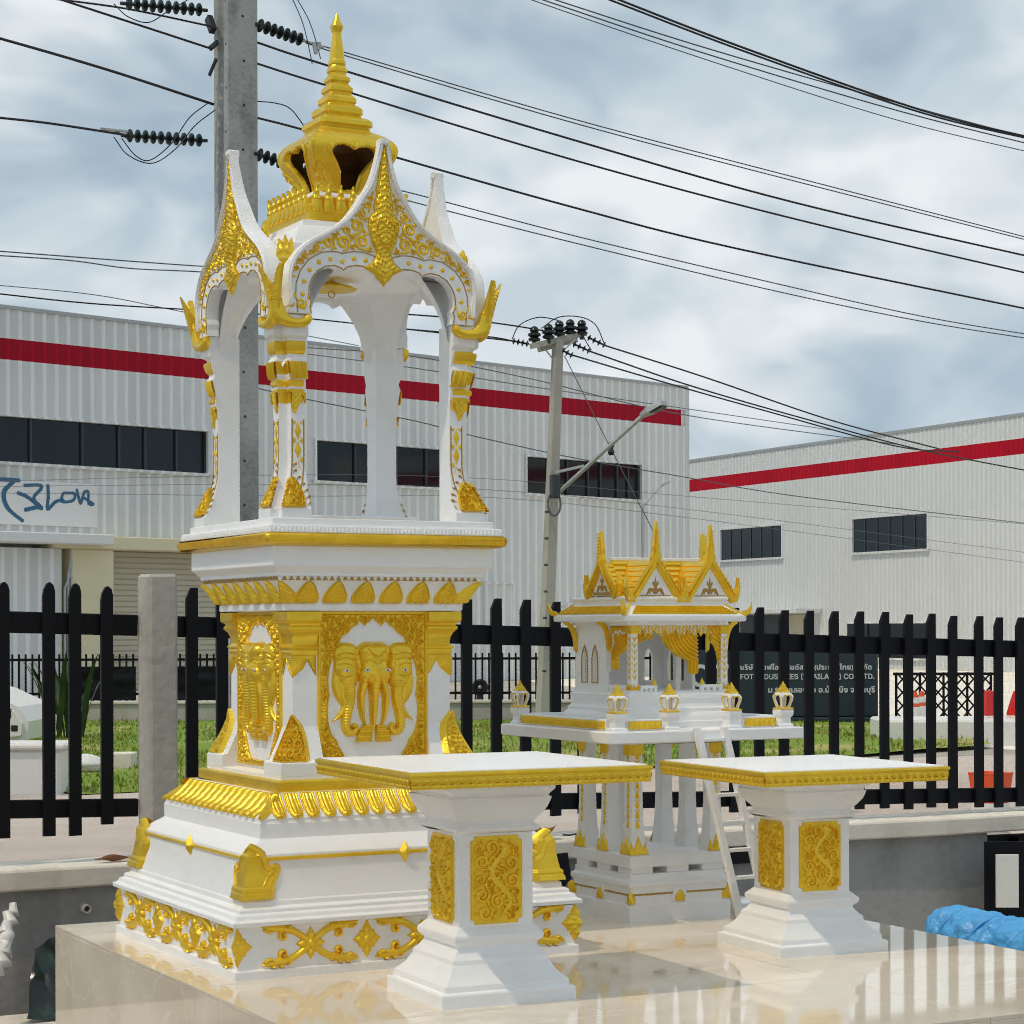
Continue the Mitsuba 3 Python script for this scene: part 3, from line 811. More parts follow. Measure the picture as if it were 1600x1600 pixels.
part(pt, 'stand', xf(lathe([(.05, 0), (.11, .03), (.13, .12), (.12, .20), (.09, .22)], 20), t=(o[0], o[1], -.36)), 'white_plastic', 40)
part(pt, 'band', xf(lathe([(.10, 0), (.12, .01), (.12, .07), (.1, .08)], 20), t=(o[0], o[1], -.215)), 'red_plastic', 40)
part(pt, 'foot', xf(lathe([(.14, 0), (.14, .13), (.1, .15)], 20), t=(o[0], o[1], -.5)), 'post_concrete', 40)

# things on the grass at the left
BR = across(19.5, 0)
single('concrete_barrier', join(fbox(BR, -5.6, -4.16, GZ - .05, -.09, -.5, 0, .03), fbox(BR, -5.6, -4.1, -.09, -.03, -.55, .05, .02)), 'white_plastic', 'white concrete block barrier at the left edge behind the fence', 'barrier')
single('concrete_block', on(across(22.5, 0), box(-4.28, -4.03, GZ - .02, -.30, -.3, 0, .01)), 'cap_concrete', 'small pale concrete block lying on the grass left of the fence post', 'block')
v, f = tm(trimesh.creation.icosphere(3, .17))
v = v * np.array([1.25, 1, .6]) * (0.85 + .3 * meshkit.fbm(v * 9, 3, 4))[:, None]
single('sack', on(across(22, 0), (np.column_stack([v[:, 0] - 4.43, v[:, 2] + GZ + .12, v[:, 1]]), f)), 'white_plastic', 'white plastic sack lying on the grass beside the pale block', 'sack', True)

CR = across(24.5, 0)
car = thing('parked_car', 'white car nose showing at the left edge behind the fence', 'car')
prof = [(-9.8, -.25), (-9.8, .42), (-9.3, .50), (-8.9, .95), (-7.5, 1.0), (-6.75, .46), (-6.1, .30), (-5.72, .12), (-5.60, -.05), (-5.62, -.26), (-5.9, -.30), (-6.0, -.1), (-6.3, .0), (-6.6, -.1), (-6.7, -.30), (-8.6, -.30), (-8.7, -.1), (-9.0, 0), (-9.3, -.1), (-9.4, -.3)]
part(car, 'body', on(CR, (lambda m: (m[0] + np.array([0, 0, -1.6]), m[1]))(bevelled(prof, 1.6, .06))), 'white_plastic')
part(car, 'side_window', on(CR, (lambda m: (m[0] + np.array([0, 0, -.02]), m[1]))(extrude([(-9.1, .5), (-8.8, .88), (-7.6, .92), (-7.0, .5)], .03))), 'dark_glass')
part(car, 'headlight', on(CR, box(-5.98, -5.78, -.02, .10, -.3, .015, .02)), 'dark_glass')
part(car, 'fog_lamp', on(CR, box(-5.80, -5.70, -.17, -.08, -.2, .012, .02)), 'dark_glass')
for s in (-6.3, -9.0):
    wh = part(car, 'wheel', ring_at(CR, s, -.26, -.2, [(.05, 0), (.24, 0), (.25, .02), (.25, .19), (.23, .21), (.16, .21)], 24), 'rubber')
    part(wh, 'rim', ring_at(CR, s, -.26, -.2, [(.15, .19), (.15, .2), (.03, .19)], 16), 'grey_metal')

sb = []
for k in range(46):
    a, l = rng.uniform(0, 6.28), rng.uniform(.35, .8)
    c0 = CR(np.array([-6.0 + rng.uniform(-.25, .25)]), np.array([GZ]), np.array([-4.0 + rng.uniform(-.2, .2)]))[0]
    d = np.array([math.cos(a), math.sin(a), 0])
    t = np.linspace(0, 1, 6)[:, None]
    c = c0 + np.array([0, 0, 1]) * (t * 1.25 * (1 - .25 * t)) * (l / .6) + d * (t**1.6) * l * .6
    w_ = (np.sin(np.pi * np.clip(t * .95 + .04, 0, 1)) * .045)
    side = np.cross(d, [0, 0, 1])
    sb.append(grid(np.stack([c - side * w_, c + side * w_], 1)))
pl = thing('agave_plant', 'dark green plant with upright strap leaves at the left edge behind the parked car', 'plant')
for m_ in sb[:30]:
    part(pl, 'leaf', m_, 'shrub_leaf', True)

# ---------------------------------------------------------------- boundary wall, fence
wl = thing('boundary_wall', 'grey rendered wall with a pale concrete coping behind the platform', 'wall')
part(wl, 'face', box(-6, 4.22, 1.80, 2.05, GZ - .1, .008), 'wall_concrete')
v, f = dense(box(-6, 6.5, 1.75, 2.12, .008, .088, .008), .15)
wob = (meshkit.fbm(v * np.array([2.2, 2.2, 2.2]), 3, 4) - .5)
v = v + np.column_stack([0 * wob, .012 * wob, .012 * wob])
part(wl, 'coping', (v, f), 'cap_concrete')
part(wl, 'drain_stub', xf(lathe([(.014, 0), (.018, 0), (.018, .05), (.012, .05), (.010, .01)], 14), M=np.array([[1, 0, 0], [0, 0, -1], [0, 1, 0]]), t=(-0.3148, 1.8, -0.0752)), 'post_concrete')


def ftop(x):
    return 1.185 - .028 * x


fc = thing('picket_fence', 'black steel picket fence with slanted tops standing on the boundary wall', 'fence')
for k, (dz, hgt) in enumerate(((-.115, .085), (-.855, .072))):
    for a, b in ((-5.9, -.05), (.085, 6.4)):
        part(fc, 'rail', beam((a, 1.945, ftop(a) + dz - hgt / 2), (b, 1.945, ftop(b) + dz - hgt / 2), .034, hgt, .004), 'black_steel')
PX = [-2.30, -2.17, -2.04, -1.91, -1.78, -1.65, -1.52, -1.39, -1.26, -1.13, -1.0, -.86, -.60, -.42, -.315, -.185, .17, .30, .44, .57, .71, .84, .98, 1.12, 1.27, 1.42, 1.565, 1.71, 1.86, 2.0, 2.14, 2.28, 2.42, 2.55, 2.68, 2.81, 2.95, 3.09, 3.235, 3.38, 3.53, 3.68, 3.825, 3.965, 4.10, 4.265, 4.39, 4.53, 4.67, 4.8, 4.94, 5.08]
for x in PX:
    zt = ftop(x) + rng.uniform(-.006, .006)
    lo = zt - 1.0 + (.05 if x > -.3 else 0)
    w_ = .0245
    p = [(x - w_, lo), (x + w_, lo), (x + w_, zt), (x - w_ * .2, zt), (x - w_, zt - .045)] if x > 0 else \
        [(x - w_, lo), (x + w_, lo), (x + w_, zt - .035), (x + w_ * .75, zt - .012), (x + w_ * .2, zt), (x - w_ * .3, zt - .006), (x - w_ * .8, zt - .03), (x - w_, zt - .06)]
    part(fc, 'picket', (lambda m: (m[0] + np.array([0, -.003, 0]), m[1]))(face(extrude(p, .018), 1.925)), 'black_steel')
v, f = dense(box(-.045, .075, 1.80, 1.955, .086, 1.235, .012), .06)
v = v + (meshkit.fbm(v * 22, 3, 8) - .5)[:, None] * .006
single('concrete_fence_post', (v, f), 'post_concrete', 'weathered square concrete post in the fence left of the tall shrine', 'post')

tr = thing('steel_trestle', 'black welded steel frame standing under the coping at the right edge', 'frame')
q = [(4.2805, 1.86, -0.028), (4.2911, 1.86, -0.4468), (4.4731, 1.86, -0.0373), (4.4631, 1.86, -0.4903)]
q = [np.array(a) for a in q]
part(tr, 'leg', beam(q[0], q[1], .055), 'black_steel')
part(tr, 'leg', beam(q[2], q[3], .06), 'black_steel')
part(tr, 'top_bar', beam(q[0] + np.array([-.03, .04, -.02]), q[2] + np.array([.6, .04, -.02]), .05), 'black_steel')
part(tr, 'cross_bar', beam((4.2588, 1.86, -0.394), (4.5545, 1.86, -0.4324), .04), 'black_steel')
single('white_panel', fbox(across(10.0, 0), 2.28, 2.385, -.31, -.06, -.02, 0), 'white_plastic', 'white panel standing behind the black steel frame at the right edge', 'panel')
single('black_board', fbox(across(10.2, 0), 2.27, 2.95, GZ, -.02, -.02, 0), 'black_steel', 'black board leaning behind the white panel under the coping at the right edge', 'board')
v, f = dense(join(face(extrude([tuple(a) for a in ((1.6614, 0.0265), (1.8264, 0.0345), (1.8388, -0.0778), (1.7875, -0.1306), (1.6609, -0.1063))], .02), 1.76)), .04)
v[:, 1] += .03 * (meshkit.fbm(v * 12, 3, 3) - .5)
single('plastic_sheet', (v, f), 'black_steel', 'black plastic sheet hanging on the grey wall between the two shrines', 'sheet', True)
v, f = dense(beam((2.6106, 1.76, -0.0255), (2.8559, 1.76, -0.0267), .03, .075), .03)
single('plastic_strip', (v, f), 'black_steel', 'black strip along the grey wall seen behind the ladder', 'strip')
# dark green plastic at the left, leaning on the wall
P = []
c4 = [np.array(a) for a in ((-0.622, 1.55, -0.434), (-0.5382, 1.77, -0.2054), (-0.4628, 1.78, -0.1725), (-0.3107, 1.78, -0.1657), (-0.3797, 1.55, -0.4553))]
for t in np.linspace(0, 1, 24):
    lo = c4[0] + (c4[4] - c4[0]) * np.linspace(0, 1, 24)[:, None]
    hi = np.stack([np.interp(np.linspace(0, 1, 24), [0, .3, 1], [c4[k][a] for k in (1, 2, 3)]) for a in range(3)], 1)
    P.append(lo + (hi - lo) * t)
P = np.stack(P)
P[..., 1] -= .10 * meshkit.fbm(np.stack([P[..., 0] * 9 + P[..., 2] * 5, P[..., 2] * 2, P[..., 1] * 0], -1), 3, 6)
single('plastic_sheet', grid(P), 'dark_plastic', 'glossy dark green crumpled plastic sheet leaning on the wall at the lower left', 'sheet', True)
pr = []
for i, t in enumerate(np.linspace(0, 1, 14)):
    pr.append(np.array((-0.6412, 1.62, -0.0264)) * (1 - t) + np.array((-0.7428, 1.45, -0.2474)) * t + np.array([.012 * math.sin(i * 2.4), 0, .01 * math.cos(i * 3.1)]))
single('plaster_clump', tube(np.array(pr), [.014, .022, .019, .026, .02, .03, .024, .034, .026, .036, .028, .036, .026, .03], 9), 'white_plastic', 'white twisted lumpy strip against the wall at the lower left edge', 'strip', True)
single('base_slab', box(-1.6, -.5, 1.25, 1.7, GZ - .02, GZ + .05, .01), 'cap_concrete', 'pale concrete slab on the ground beside the platform at the lower left', 'slab')


def leaf(c, L, W, rz, curlz=.02):
    t = np.linspace(0, 1, 14)
    w_ = W * np.sin(np.pi * np.clip(t, .02, .98)) ** .7
    rows = []
    for s in np.linspace(-1, 1, 7):
        rows.append(np.column_stack([(t - .5) * L, s * w_, .004 + curlz * s * s * np.sin(np.pi * t) + curlz * .6 * (t - .5) ** 2 * 4 + .003 * np.sin(9 * t + 3 * s)]))
    return xf(grid(np.stack(rows)), rz=rz, t=c)


single('dry_leaf', leaf(np.array((-0.1745, 1.86, 0.1121)) * np.array([1, 1, 0]) + np.array([0, 0, .092]), .17, .025, .2), 'leaf_brown', 'brown dry leaf lying on the coping left of the concrete post', 'leaf', True)
single('dry_leaf', leaf(np.array((1.7821, 1.85, 0.1251)) * np.array([1, 1, 0]) + np.array([-.02, 0, .095]), .16, .06, 1.0, .05), 'leaf_brown', 'brown curled dry leaf on the coping between the shrines', 'leaf', True)
tw = spline([np.array(a) for a in ((1.8682, 1.86, 0.1033), (1.8838, 1.83, 0.1164), (1.9299, 1.86, 0.1174), (1.9722, 1.9, 0.1035))], 16) * np.array([1, 1, 0]) + np.array([0, 0, .1])
single('twig', tube(tw, .004, 6), 'rubber', 'thin dark twig on the coping beside the curled leaf', 'twig')
tw2 = beam((2.1407, 1.86, 0.1275), (2.2379, 1.95, 0.1419), .008)
single('twig', tw2, 'rubber', 'short dark stick on the coping seen between the small shrine legs', 'twig')

# ---------------------------------------------------------------- platform
PX0, PX1, PY0, PY1 = -.70, 1.80, -2.03, .835
pf = thing('platform', 'raised platform clad in polished beige stone tiles carrying the two shrines', 'platform')
part(pf, 'core', box(PX0 + .012, PX1 - .012, PY0 + .012, PY1 - .012, GZ, -.013), 'tile_joint')
nx, ny = 3, 4
ex, ey = np.linspace(PX0, PX1, nx + 1), np.linspace(PY0, PY1, ny + 1)
g_ = .0011
for i in range(nx):
    for j in range(ny):
        part(pf, 'tile', box(ex[i] + g_, ex[i + 1] - g_, ey[j] + g_, ey[j + 1] - g_, -.012, 0, .0012), 'polished_tile')
for i in range(nx):
    part(pf, 'side_tile', box(ex[i] + g_, ex[i + 1] - g_, PY0 + .001, PY0 + .012, GZ, -.0125, .0012), 'polished_tile')
for j in range(ny):
    part(pf, 'side_tile', box(PX0 + .001, PX0 + .012, max(ey[j], PY0 + .013) + g_, ey[j + 1] - g_, GZ, -.0125, .0012), 'polished_tile')
    part(pf, 'side_tile', box(PX1 - .012, PX1 - .001, max(ey[j], PY0 + .013) + g_, ey[j + 1] - g_, GZ, -.0125, .0012), 'polished_tile')

# blue tarpaulin roll beyond the right edge
a0, a1 = np.array((2.8691, 0.4532, -0.2228)), np.array((2.5249, -0.7786, -0.1712))
L = np.linalg.norm(a1 - a0)
ax_ = (a1 - a0) / L
sd = np.cross(ax_, [0, 0, 1.0])
sd /= np.linalg.norm(sd)
upv = np.cross(sd, ax_)
tt, th = np.linspace(0, 1, 420), np.linspace(0, 2 * np.pi, 120)
TT, TH = np.meshgrid(tt, th, indexing='ij')
rad = .105 + .010 * np.sin(TT * 70 + 1.6 * np.sin(TH * 1.0 + .7) + 2 * np.sin(TT * 17)) + .045 * (meshkit.fbm(np.stack([TT * 24, np.cos(TH) * 2.2, np.sin(TH) * 1.6], -1), 4, 3) - .5)
for c_, w_ in ((.12, .012), (.34, .014), (.40, .01), (.62, .014), (.85, .012)):
    rad -= .030 * np.exp(-((TT - c_ - .02 * np.sin(TH)) / w_) ** 2)
rad += .005 * (0.5 - np.abs(meshkit.fbm(np.stack([TT * 60 + 6 * np.sin(TH), np.cos(TH) * 3 + TT * 20, np.sin(TH) * 3], -1), 4, 7) - .5) * 4)
rad *= np.where(TT < .02, .82 + .18 * TT / .02, 1)
cen = a0 + ax_ * L * TT[..., None]
Pr = cen + rad[..., None] * (np.cos(TH)[..., None] * sd * 1.1 + np.sin(TH)[..., None] * upv)
Pr = np.concatenate([np.broadcast_to(a0 + ax_ * .012, Pr[:1].shape), Pr, np.broadcast_to(a1, Pr[:1].shape)])
tp = thing('tarpaulin_roll', 'rolled bright blue tarpaulin tied with bands at the right edge of the platform', 'tarpaulin')
part(tp, 'roll', grid(Pr), 'blue_tarp', True)
for c_ in (.12, .34, .40, .62, .85):
    cc = a0 + ax_ * L * (c_ + .02 * np.sin(th))[:, None]
    part(tp, 'tie', tube(cc + .098 * (np.cos(th)[:, None] * sd * 1.1 + np.sin(th)[:, None] * upv), .009, 6, False), 'blue_tarp', True)

# ---------------------------------------------------------------- utility poles and lines
c = np.array((1.8338, 5.9749, 2.9065))
up_ = thing('utility_pole', 'tall grey concrete utility pole behind the tall shrine', 'utility pole')
hx, hy = .19, .255
sec = [(0, 0), (hx, 0), (hx, hy), (0, hy), (0, hy * .70), (.022, hy * .62), (.022, hy * .38), (0, hy * .30)]
part(up_, 'shaft', xf(extrude(sec, 9.5), t=(c[0], c[1], GZ)), 'pole_concrete')
hole = []
for z in np.arange(1.0, 8.6, .27):
    v, f = lathe([(.008, 0), (.008, .004)], 10)
    hole.append((np.column_stack([v[:, 0] + c[0] + hx * (.52 + .03 * math.sin(z * 9)), c[1] - v[:, 2] + .002, v[:, 1] + z + .05 * math.sin(z * 23)]), f))
    hole.append((np.column_stack([c[0] - v[:, 2] + .002, v[:, 0] + c[1] + hy * .16, v[:, 1] + z + .1]), f))
part(up_, 'bolt_holes', join(*hole), 'rubber', kind='stuff')
part(up_, 'bracket', join(beam((1.7789, 6.1735, 4.8008), (1.7861, 6.1132, 4.7073), .035, .05), beam((1.7854, 6.1701, 4.6104), (1.8104, 6.1003, 4.6361), .015, .03), beam((1.7815, 6.1721, 4.4438), (1.8031, 6.1042, 4.5334), .012, .02)), 'wire_black')


def insulator(label, a, b, n, r, group=None):
    a, b = np.array(a), np.array(b)
    k = thing('insulator_string', label, 'insulator', group)
    part(k, 'rod', tube([a + (a - b) * .12, b + (b - a) * .12], r * .28, 7), 'wire_black')
    d = (b - a) / np.linalg.norm(b - a)
    x = np.cross(d, [0, 0, 1.0])
    x /= np.linalg.norm(x)
    M = np.column_stack([x, np.cross(d, x), d])
    disc = mikit.ply(xf(lathe([(r * .3, -r * .36), (r * .55, -r * .30), (r * .98, -r * .06), (r, .02 * r), (r * .8, r * .14), (r * .42, r * .22), (r * .3, r * .4)], 18), M=M), 'insulator_glaze', 40)
    for i in range(n):
        part(k, 'disc', disc, None, m=T().translate((a + (b - a) * i / (n - 1)).tolist()))
    return k


insulator('string of black insulator discs at the top left edge of the near pole', (1.2055, 5.9673, 4.7568), (1.6758, 6.0583, 4.8087), 10, .040)
insulator('string of black insulator discs left of the near pole, above the left gable spire', (1.2069, 5.9666, 3.9677), (1.6737, 6.0594, 4.0088), 10, .040)
insulator('string of black insulator discs right of the near pole beside the gold spire', (2.0447, 5.9766, 4.738), (2.3335, 6.0504, 4.7099), 7, .042)
insulator('string of black insulator discs running from the near pole behind the gold lantern', (2.0392, 5.9796, 3.9399), (2.3668, 6.0328, 3.8875), 8, .042)


def wire(label, pts, r=.0062, m='wire_black', n=40, group=None):
    return single('power_line', tube(spline([np.array(p) for p in pts], n), r, 6), m, label, 'cable', True, group)


wire('black power line from the top left corner to the bracket of the near pole', [(0.7782, 6.0797, 4.7591), (1.2294, 6.0677, 4.7554), (1.7896, 6.1113, 4.731)])
wire('black power line passing left of the near pole below the topmost insulators', [(0.7639, 5.9742, 4.7331), (1.08, 6.0335, 4.696), (1.7753, 6.1188, 4.5967)], .007)
wire('thick black power line from the left edge to the middle of the near pole', [(0.2636, 5.8991, 4.4501), (0.4191, 5.9301, 4.4408), (1.0494, 5.9366, 4.3401), (1.7884, 6.1119, 4.2529)], .0085)
wire('black power line from the left edge to the lower left insulators', [(0.2623, 5.8997, 3.9718), (0.4179, 5.9307, 3.9808), (0.7353, 5.9893, 3.9942), (1.1899, 5.9755, 3.9716)], .0075)
wire('upper thick black power line right of the near pole, crossing behind the spire', [(2.013, 5.9934, 4.6393), (2.4856, 5.9701, 4.545), (4.2485, 6.0573, 4.2953), (6.0635, 6.004, 4.0185), (8.3541, 5.9257, 3.7692)], .0072)
wire('second thick black power line right of the near pole, crossing behind the spire', [(2.0127, 5.9936, 4.509), (2.4782, 5.974, 4.4206), (4.3087, 6.0256, 4.1409), (6.1032, 5.983, 3.8917), (8.3538, 5.9259, 3.6389)], .0068)
wire('third thick black power line right of the near pole, passing behind the gold lantern', [(2.0118, 5.994, 4.1731), (2.3568, 6.0381, 4.1402), (3.0328, 6.0205, 4.0202), (4.3078, 6.026, 3.824), (5.5904, 6.0275, 3.6582), (8.3531, 5.9262, 3.3735)], .0072)
wire('upper wire of the thin pair leaving the topmost right insulators', [(2.3689, 6.0317, 4.6938), (2.7043, 6.0808, 4.6668), (4.3094, 6.0252, 4.415), (6.1039, 5.9826, 4.1858), (8.3545, 5.9255, 3.9044)], .0042, 'wire_grey')
wire('lower wire of the thin pair leaving the topmost right insulators', [(2.3689, 6.0317, 4.6857), (2.7042, 6.0809, 4.6465), (4.3093, 6.0252, 4.3893), (6.1039, 5.9826, 4.1586), (8.3544, 5.9255, 3.8851)], .0042, 'wire_grey')
wire('upper wire of the grey pair passing behind the right gable spire', [(2.3384, 6.0478, 3.9036), (3.0685, 6.0017, 3.8068), (4.3073, 6.0263, 3.6355), (5.8446, 6.0064, 3.4418), (7.1805, 5.9797, 3.2838), (8.3526, 5.9265, 3.1901)], .0042, 'wire_grey')
wire('lower wire of the grey pair passing behind the right gable spire', [(2.3384, 6.0478, 3.8795), (3.0938, 5.9883, 3.7452), (4.3072, 6.0263, 3.5884), (5.8444, 6.0065, 3.3878), (7.1804, 5.9798, 3.2464), (8.3525, 5.9265, 3.1612)], .0042, 'wire_grey')
wire('topmost black power line in the upper right sky', [(4.5136, 6.0305, 5.2924), (5.6336, 6.0047, 5.0598), (7.1845, 5.9777, 4.7892), (8.3565, 5.9245, 4.6668)], .008)
wire('second black power line in the upper right sky, close under the topmost', [(4.4373, 6.0707, 5.3013), (5.6335, 6.0048, 5.0374), (7.1844, 5.9777, 4.7705), (8.3564, 5.9245, 4.6572)], .007)
wire('third power line in the upper right sky', [(4.1702, 6.2117, 5.272), (5.3967, 6.1297, 5.0605), (7.0192, 6.0649, 4.8458), (8.3564, 5.9245, 4.6572)], .0048, 'wire_grey')
wire('fourth power line in the upper right sky', [(4.0749, 6.262, 5.281), (5.3966, 6.1298, 5.0204), (7.0191, 6.065, 4.7897), (8.3563, 5.9245, 4.6138)], .0048, 'wire_grey')
wire('lowest power line in the upper right sky', [(3.9986, 6.3023, 5.2855), (5.3965, 6.1299, 4.9802), (7.0189, 6.0651, 4.7196), (8.3562, 5.9246, 4.5558)], .0036, 'wire_grey')
wire('upper thin line of the pair at the left edge above the factory roof', [(2.2638, 13.6631, 4.5905), (3.4643, 14.1602, 4.6839), (4.6382, 14.6714, 4.7828), (5.7082, 15.2374, 4.9031)], .007, 'wire_grey')
wire('lower thin line of the pair at the left edge above the factory roof', [(2.2637, 13.6632, 4.5483), (3.2402, 14.2785, 4.6656), (4.0513, 14.9811, 4.7582), (4.6381, 14.6715, 4.723), (5.708, 15.2375, 4.8407)], .007, 'wire_grey')
wire('upper faint line at the left edge just over the factory roof', [(3.7538, 19.6611, 5.2482), (5.2262, 20.0147, 5.2686), (6.565, 20.4388, 5.1947), (9.3866, 21.2111, 5.0157)], .006, 'wire_grey')
wire('lower faint line at the left edge just over the factory roof', [(3.7535, 19.6613, 5.1463), (5.1539, 20.0529, 5.163), (6.6398, 20.3994, 5.2282), (7.7188, 20.3953, 5.2317), (8.9843, 20.2927, 5.1796), (10.8557, 19.305, 4.9372)], .010, 'wire_black')
wire('looped jumper cable under the lower left insulators, outer loop', [(1.1222, 6.0113, 3.9604), (1.1964, 5.9721, 3.8529), (1.3409, 5.9524, 3.8136), (1.4997, 5.9816, 3.9243), (1.6364, 6.0225, 4.0872), (1.7781, 6.0608, 4.2051)], .0036)
wire('looped jumper cable under the lower left insulators, inner loop', [(1.1628, 5.9898, 3.9526), (1.2371, 5.9506, 3.8489), (1.3307, 5.9577, 3.8329), (1.4758, 5.9943, 3.9554), (1.6054, 6.0389, 4.1342), (1.7399, 6.081, 4.2485)], .0036)
wire('jumper cable loop under the topmost left insulators', [(1.1242, 6.0102, 4.7571), (1.1986, 5.9709, 4.6802), (1.3227, 5.962, 4.6597), (1.4573, 6.004, 4.7538), (1.6212, 6.0306, 4.8685)], .0036)
wire('curved jumper cable from the near pole to the gold lantern', [(2.0121, 5.9939, 4.2719), (2.1607, 6.0285, 4.2844), (2.2674, 6.0287, 4.2566), (2.3745, 6.0287, 4.1362)], .0036)
wire('left one of two hanging jumper cables beside the gold spire', [(2.2916, 6.0725, 4.9708), (2.3444, 6.0446, 4.8342), (2.376, 6.0279, 4.7058), (2.404, 6.0132, 4.5532)], .003)
wire('right one of two hanging jumper cables beside the gold spire', [(2.3164, 6.0594, 4.9707), (2.3834, 6.024, 4.8341), (2.4257, 6.0017, 4.6936), (2.4502, 5.9888, 4.5852)], .003)
single('cable_clamp', join(beam((2.3405, 6.0467, 4.7059), (2.4876, 6.0256, 4.671), .02, .012), beam((2.4115, 6.0092, 4.6896), (2.4255, 6.0018, 4.6174), .02), beam((2.4434, 5.9924, 4.6895), (2.4362, 5.9962, 4.6414), .02)), 'grey_metal', 'grey metal cable clamp at the end of the insulators beside the spire', 'clamp')
single('cable_clamp', join(beam((1.0364, 6, 3.9986), (1.2069, 5.9665, 3.9907), .018, .012), beam((1.1189, 6.013, 4.0025), (1.1933, 5.9737, 3.9525), .018, .012)), 'grey_metal', 'grey metal cable clamp at the end of the lower left insulators', 'clamp')

# far pole with cross-arms and a street lamp
b0, b1 = np.array((11.1893, 19.1289, -0.5919)), np.array((11.3972, 19.0192, 4.9442))
fp = thing('utility_pole', 'pale concrete utility pole with cross-arms in front of the factory', 'utility pole')
dirp = (b1 - b0)
ring = []
for t, w_ in ((-.05, .082), (0, .082), (1.0, .058)):
    ring.append(np.column_stack([square(w_), np.zeros(4)]) + b0 + dirp * t)
rv = np.vstack(ring)
rf = []
for i in range(2):
    for j in range(4):
        k = (j + 1) % 4
        rf.append([i * 4 + j, i * 4 + k, i * 4 + 4 + k, i * 4 + 4 + j])
rf.append([8, 9, 10, 11])
part(fp, 'shaft', (rv, np.array(rf)), 'post_concrete')
part(fp, 'cross_arm', beam((10.9771, 19.0148, 4.84), (11.8218, 19.0212, 5.0671), .08, .075), 'post_concrete')
part(fp, 'cross_arm', beam((11.2126, 19.2297, 4.8356), (11.8113, 19.2529, 5.0065), .08, .075), 'post_concrete')
part(fp, 'brace', beam((11.2113, 19.1173, 4.8661), (11.3655, 19.0359, 4.6469), .02), 'grey_metal')
part(fp, 'brace', beam((11.6061, 18.9089, 4.961), (11.4277, 19.0031, 4.7691), .02), 'grey_metal')
part(fp, 'cable_coil', tube(np.stack([np.array((11.248, 18.8718, 2.7022)) + RIGHT * .085 * math.cos(a) + np.array([0, 0, .16 * math.sin(a)]) + FWD * .01 * k for k, a in enumerate(np.linspace(0, 18.8, 60))]) if False else np.stack([np.array((11.248, 18.8718, 2.7022)) + RIGHT * .085 * math.cos(a) + np.array([0, 0, .16 * math.sin(a)]) for a in np.linspace(0, 6.28, 40)]), .018, 6, False), 'wire_grey', True)
part(fp, 'junction_box', xf(box(-.06, .06, -.05, .05, -.16, .16, .01), t=(11.2563, 18.8674, 2.9367)), 'window_frame')
part(fp, 'step_bolts', join(*[beam((11.1719, 18.9685, 2.5923) + np.array([-.008 * k, 0, -.36 * k]), (11.1479, 18.9246, 2.5896) + np.array([-.008 * k, -.05, -.36 * k]), .03) for k in range(7)]), 'window_frame', kind='stuff')
for lab, p in (('black pin insulator on the far pole, far left on the cross-arm', (11.0396, 19.0383, 4.9683)), ('black pin insulator on the far pole, second from left', (11.2331, 18.9927, 5.0094)), ('black pin insulator on the far pole, directly above the shaft', (11.413, 19.0109, 5.0666)),
               ('black pin insulator on the far pole, tallest of the row', (11.5937, 19.0286, 5.0977)), ('black pin insulator on the far pole, at the right end of the cross-arm', (11.7582, 18.9983, 5.0954))):
    single('pin_insulator', xf(lathe([(.03, -.12), (.03, -.06), (.075, -.05), (.085, -.02), (.05, 0), (.09, .02), (.085, .05), (.05, .07), (.065, .09), (.05, .13), (.02, .15)], 14), t=p), 'insulator_glaze', lab, 'insulator', 40)
insulator('string of black insulator discs on the left of the far pole', (10.8634, 19.3009, 4.9372), (11.0258, 19.2152, 4.9017), 4, .05)
insulator('upper string of black insulator discs on the right of the far pole', (11.7763, 18.8191, 4.9779), (11.954, 18.7253, 4.8811), 4, .05)
insulator('middle string of black insulator discs on the right of the far pole', (11.5982, 18.9131, 4.891), (11.7681, 18.8234, 4.803), 4, .05)
insulator('lower string of black insulator discs on the right of the far pole', (11.4587, 18.9867, 4.804), (11.5591, 18.9337, 4.7425), 3, .05)
wire('black power line from the far pole leftwards behind the right column', [(11.2428, 19.1007, 5.0759), (10.5312, 18.9109, 5.0934), (9.627, 18.8227, 5.1169), (8.1785, 18.4565, 5.0551)], .011)
wire('black power line from the left string of the far pole to behind the right column', [(10.8557, 19.305, 4.9372), (10.5165, 19.2579, 4.9631), (9.5518, 18.8624, 4.9229), (8.178, 18.4568, 4.876)], .011)
wire('arched jumper cable over the left half of the far pole top', [(10.8403, 19.3131, 4.9635), (10.9336, 19.2639, 5.1556), (11.1505, 19.1494, 5.2599), (11.3824, 19.027, 5.2241), (11.4287, 19.0025, 5.1715)], .008)
wire('arched jumper cable over the right half of the far pole top', [(11.1965, 19.1251, 5.111), (11.398, 19.0188, 5.2591), (11.6533, 18.884, 5.2669), (11.8464, 18.7821, 5.1613), (11.954, 18.7253, 4.9073)], .008)
wire('jumper cable between the cross-arm and the middle right string', [(11.6837, 18.868, 5.0482), (11.7375, 18.8396, 4.9255), (11.7991, 18.8071, 4.8116)], .008)
wire('highest of three power lines running right from the far pole', [(11.9694, 18.7172, 4.8723), (14.2538, 19.773, 4.6761), (17.1067, 20.5287, 4.2297), (19.8933, 21.3194, 3.9443)], .012)
wire('middle of three power lines running right from the far pole', [(11.7836, 18.8153, 4.7942), (14.088, 19.8604, 4.5457), (16.7546, 20.7145, 4.2508), (19.6132, 21.4672, 3.9347), (22.8614, 22.0143, 3.6599)], .012)
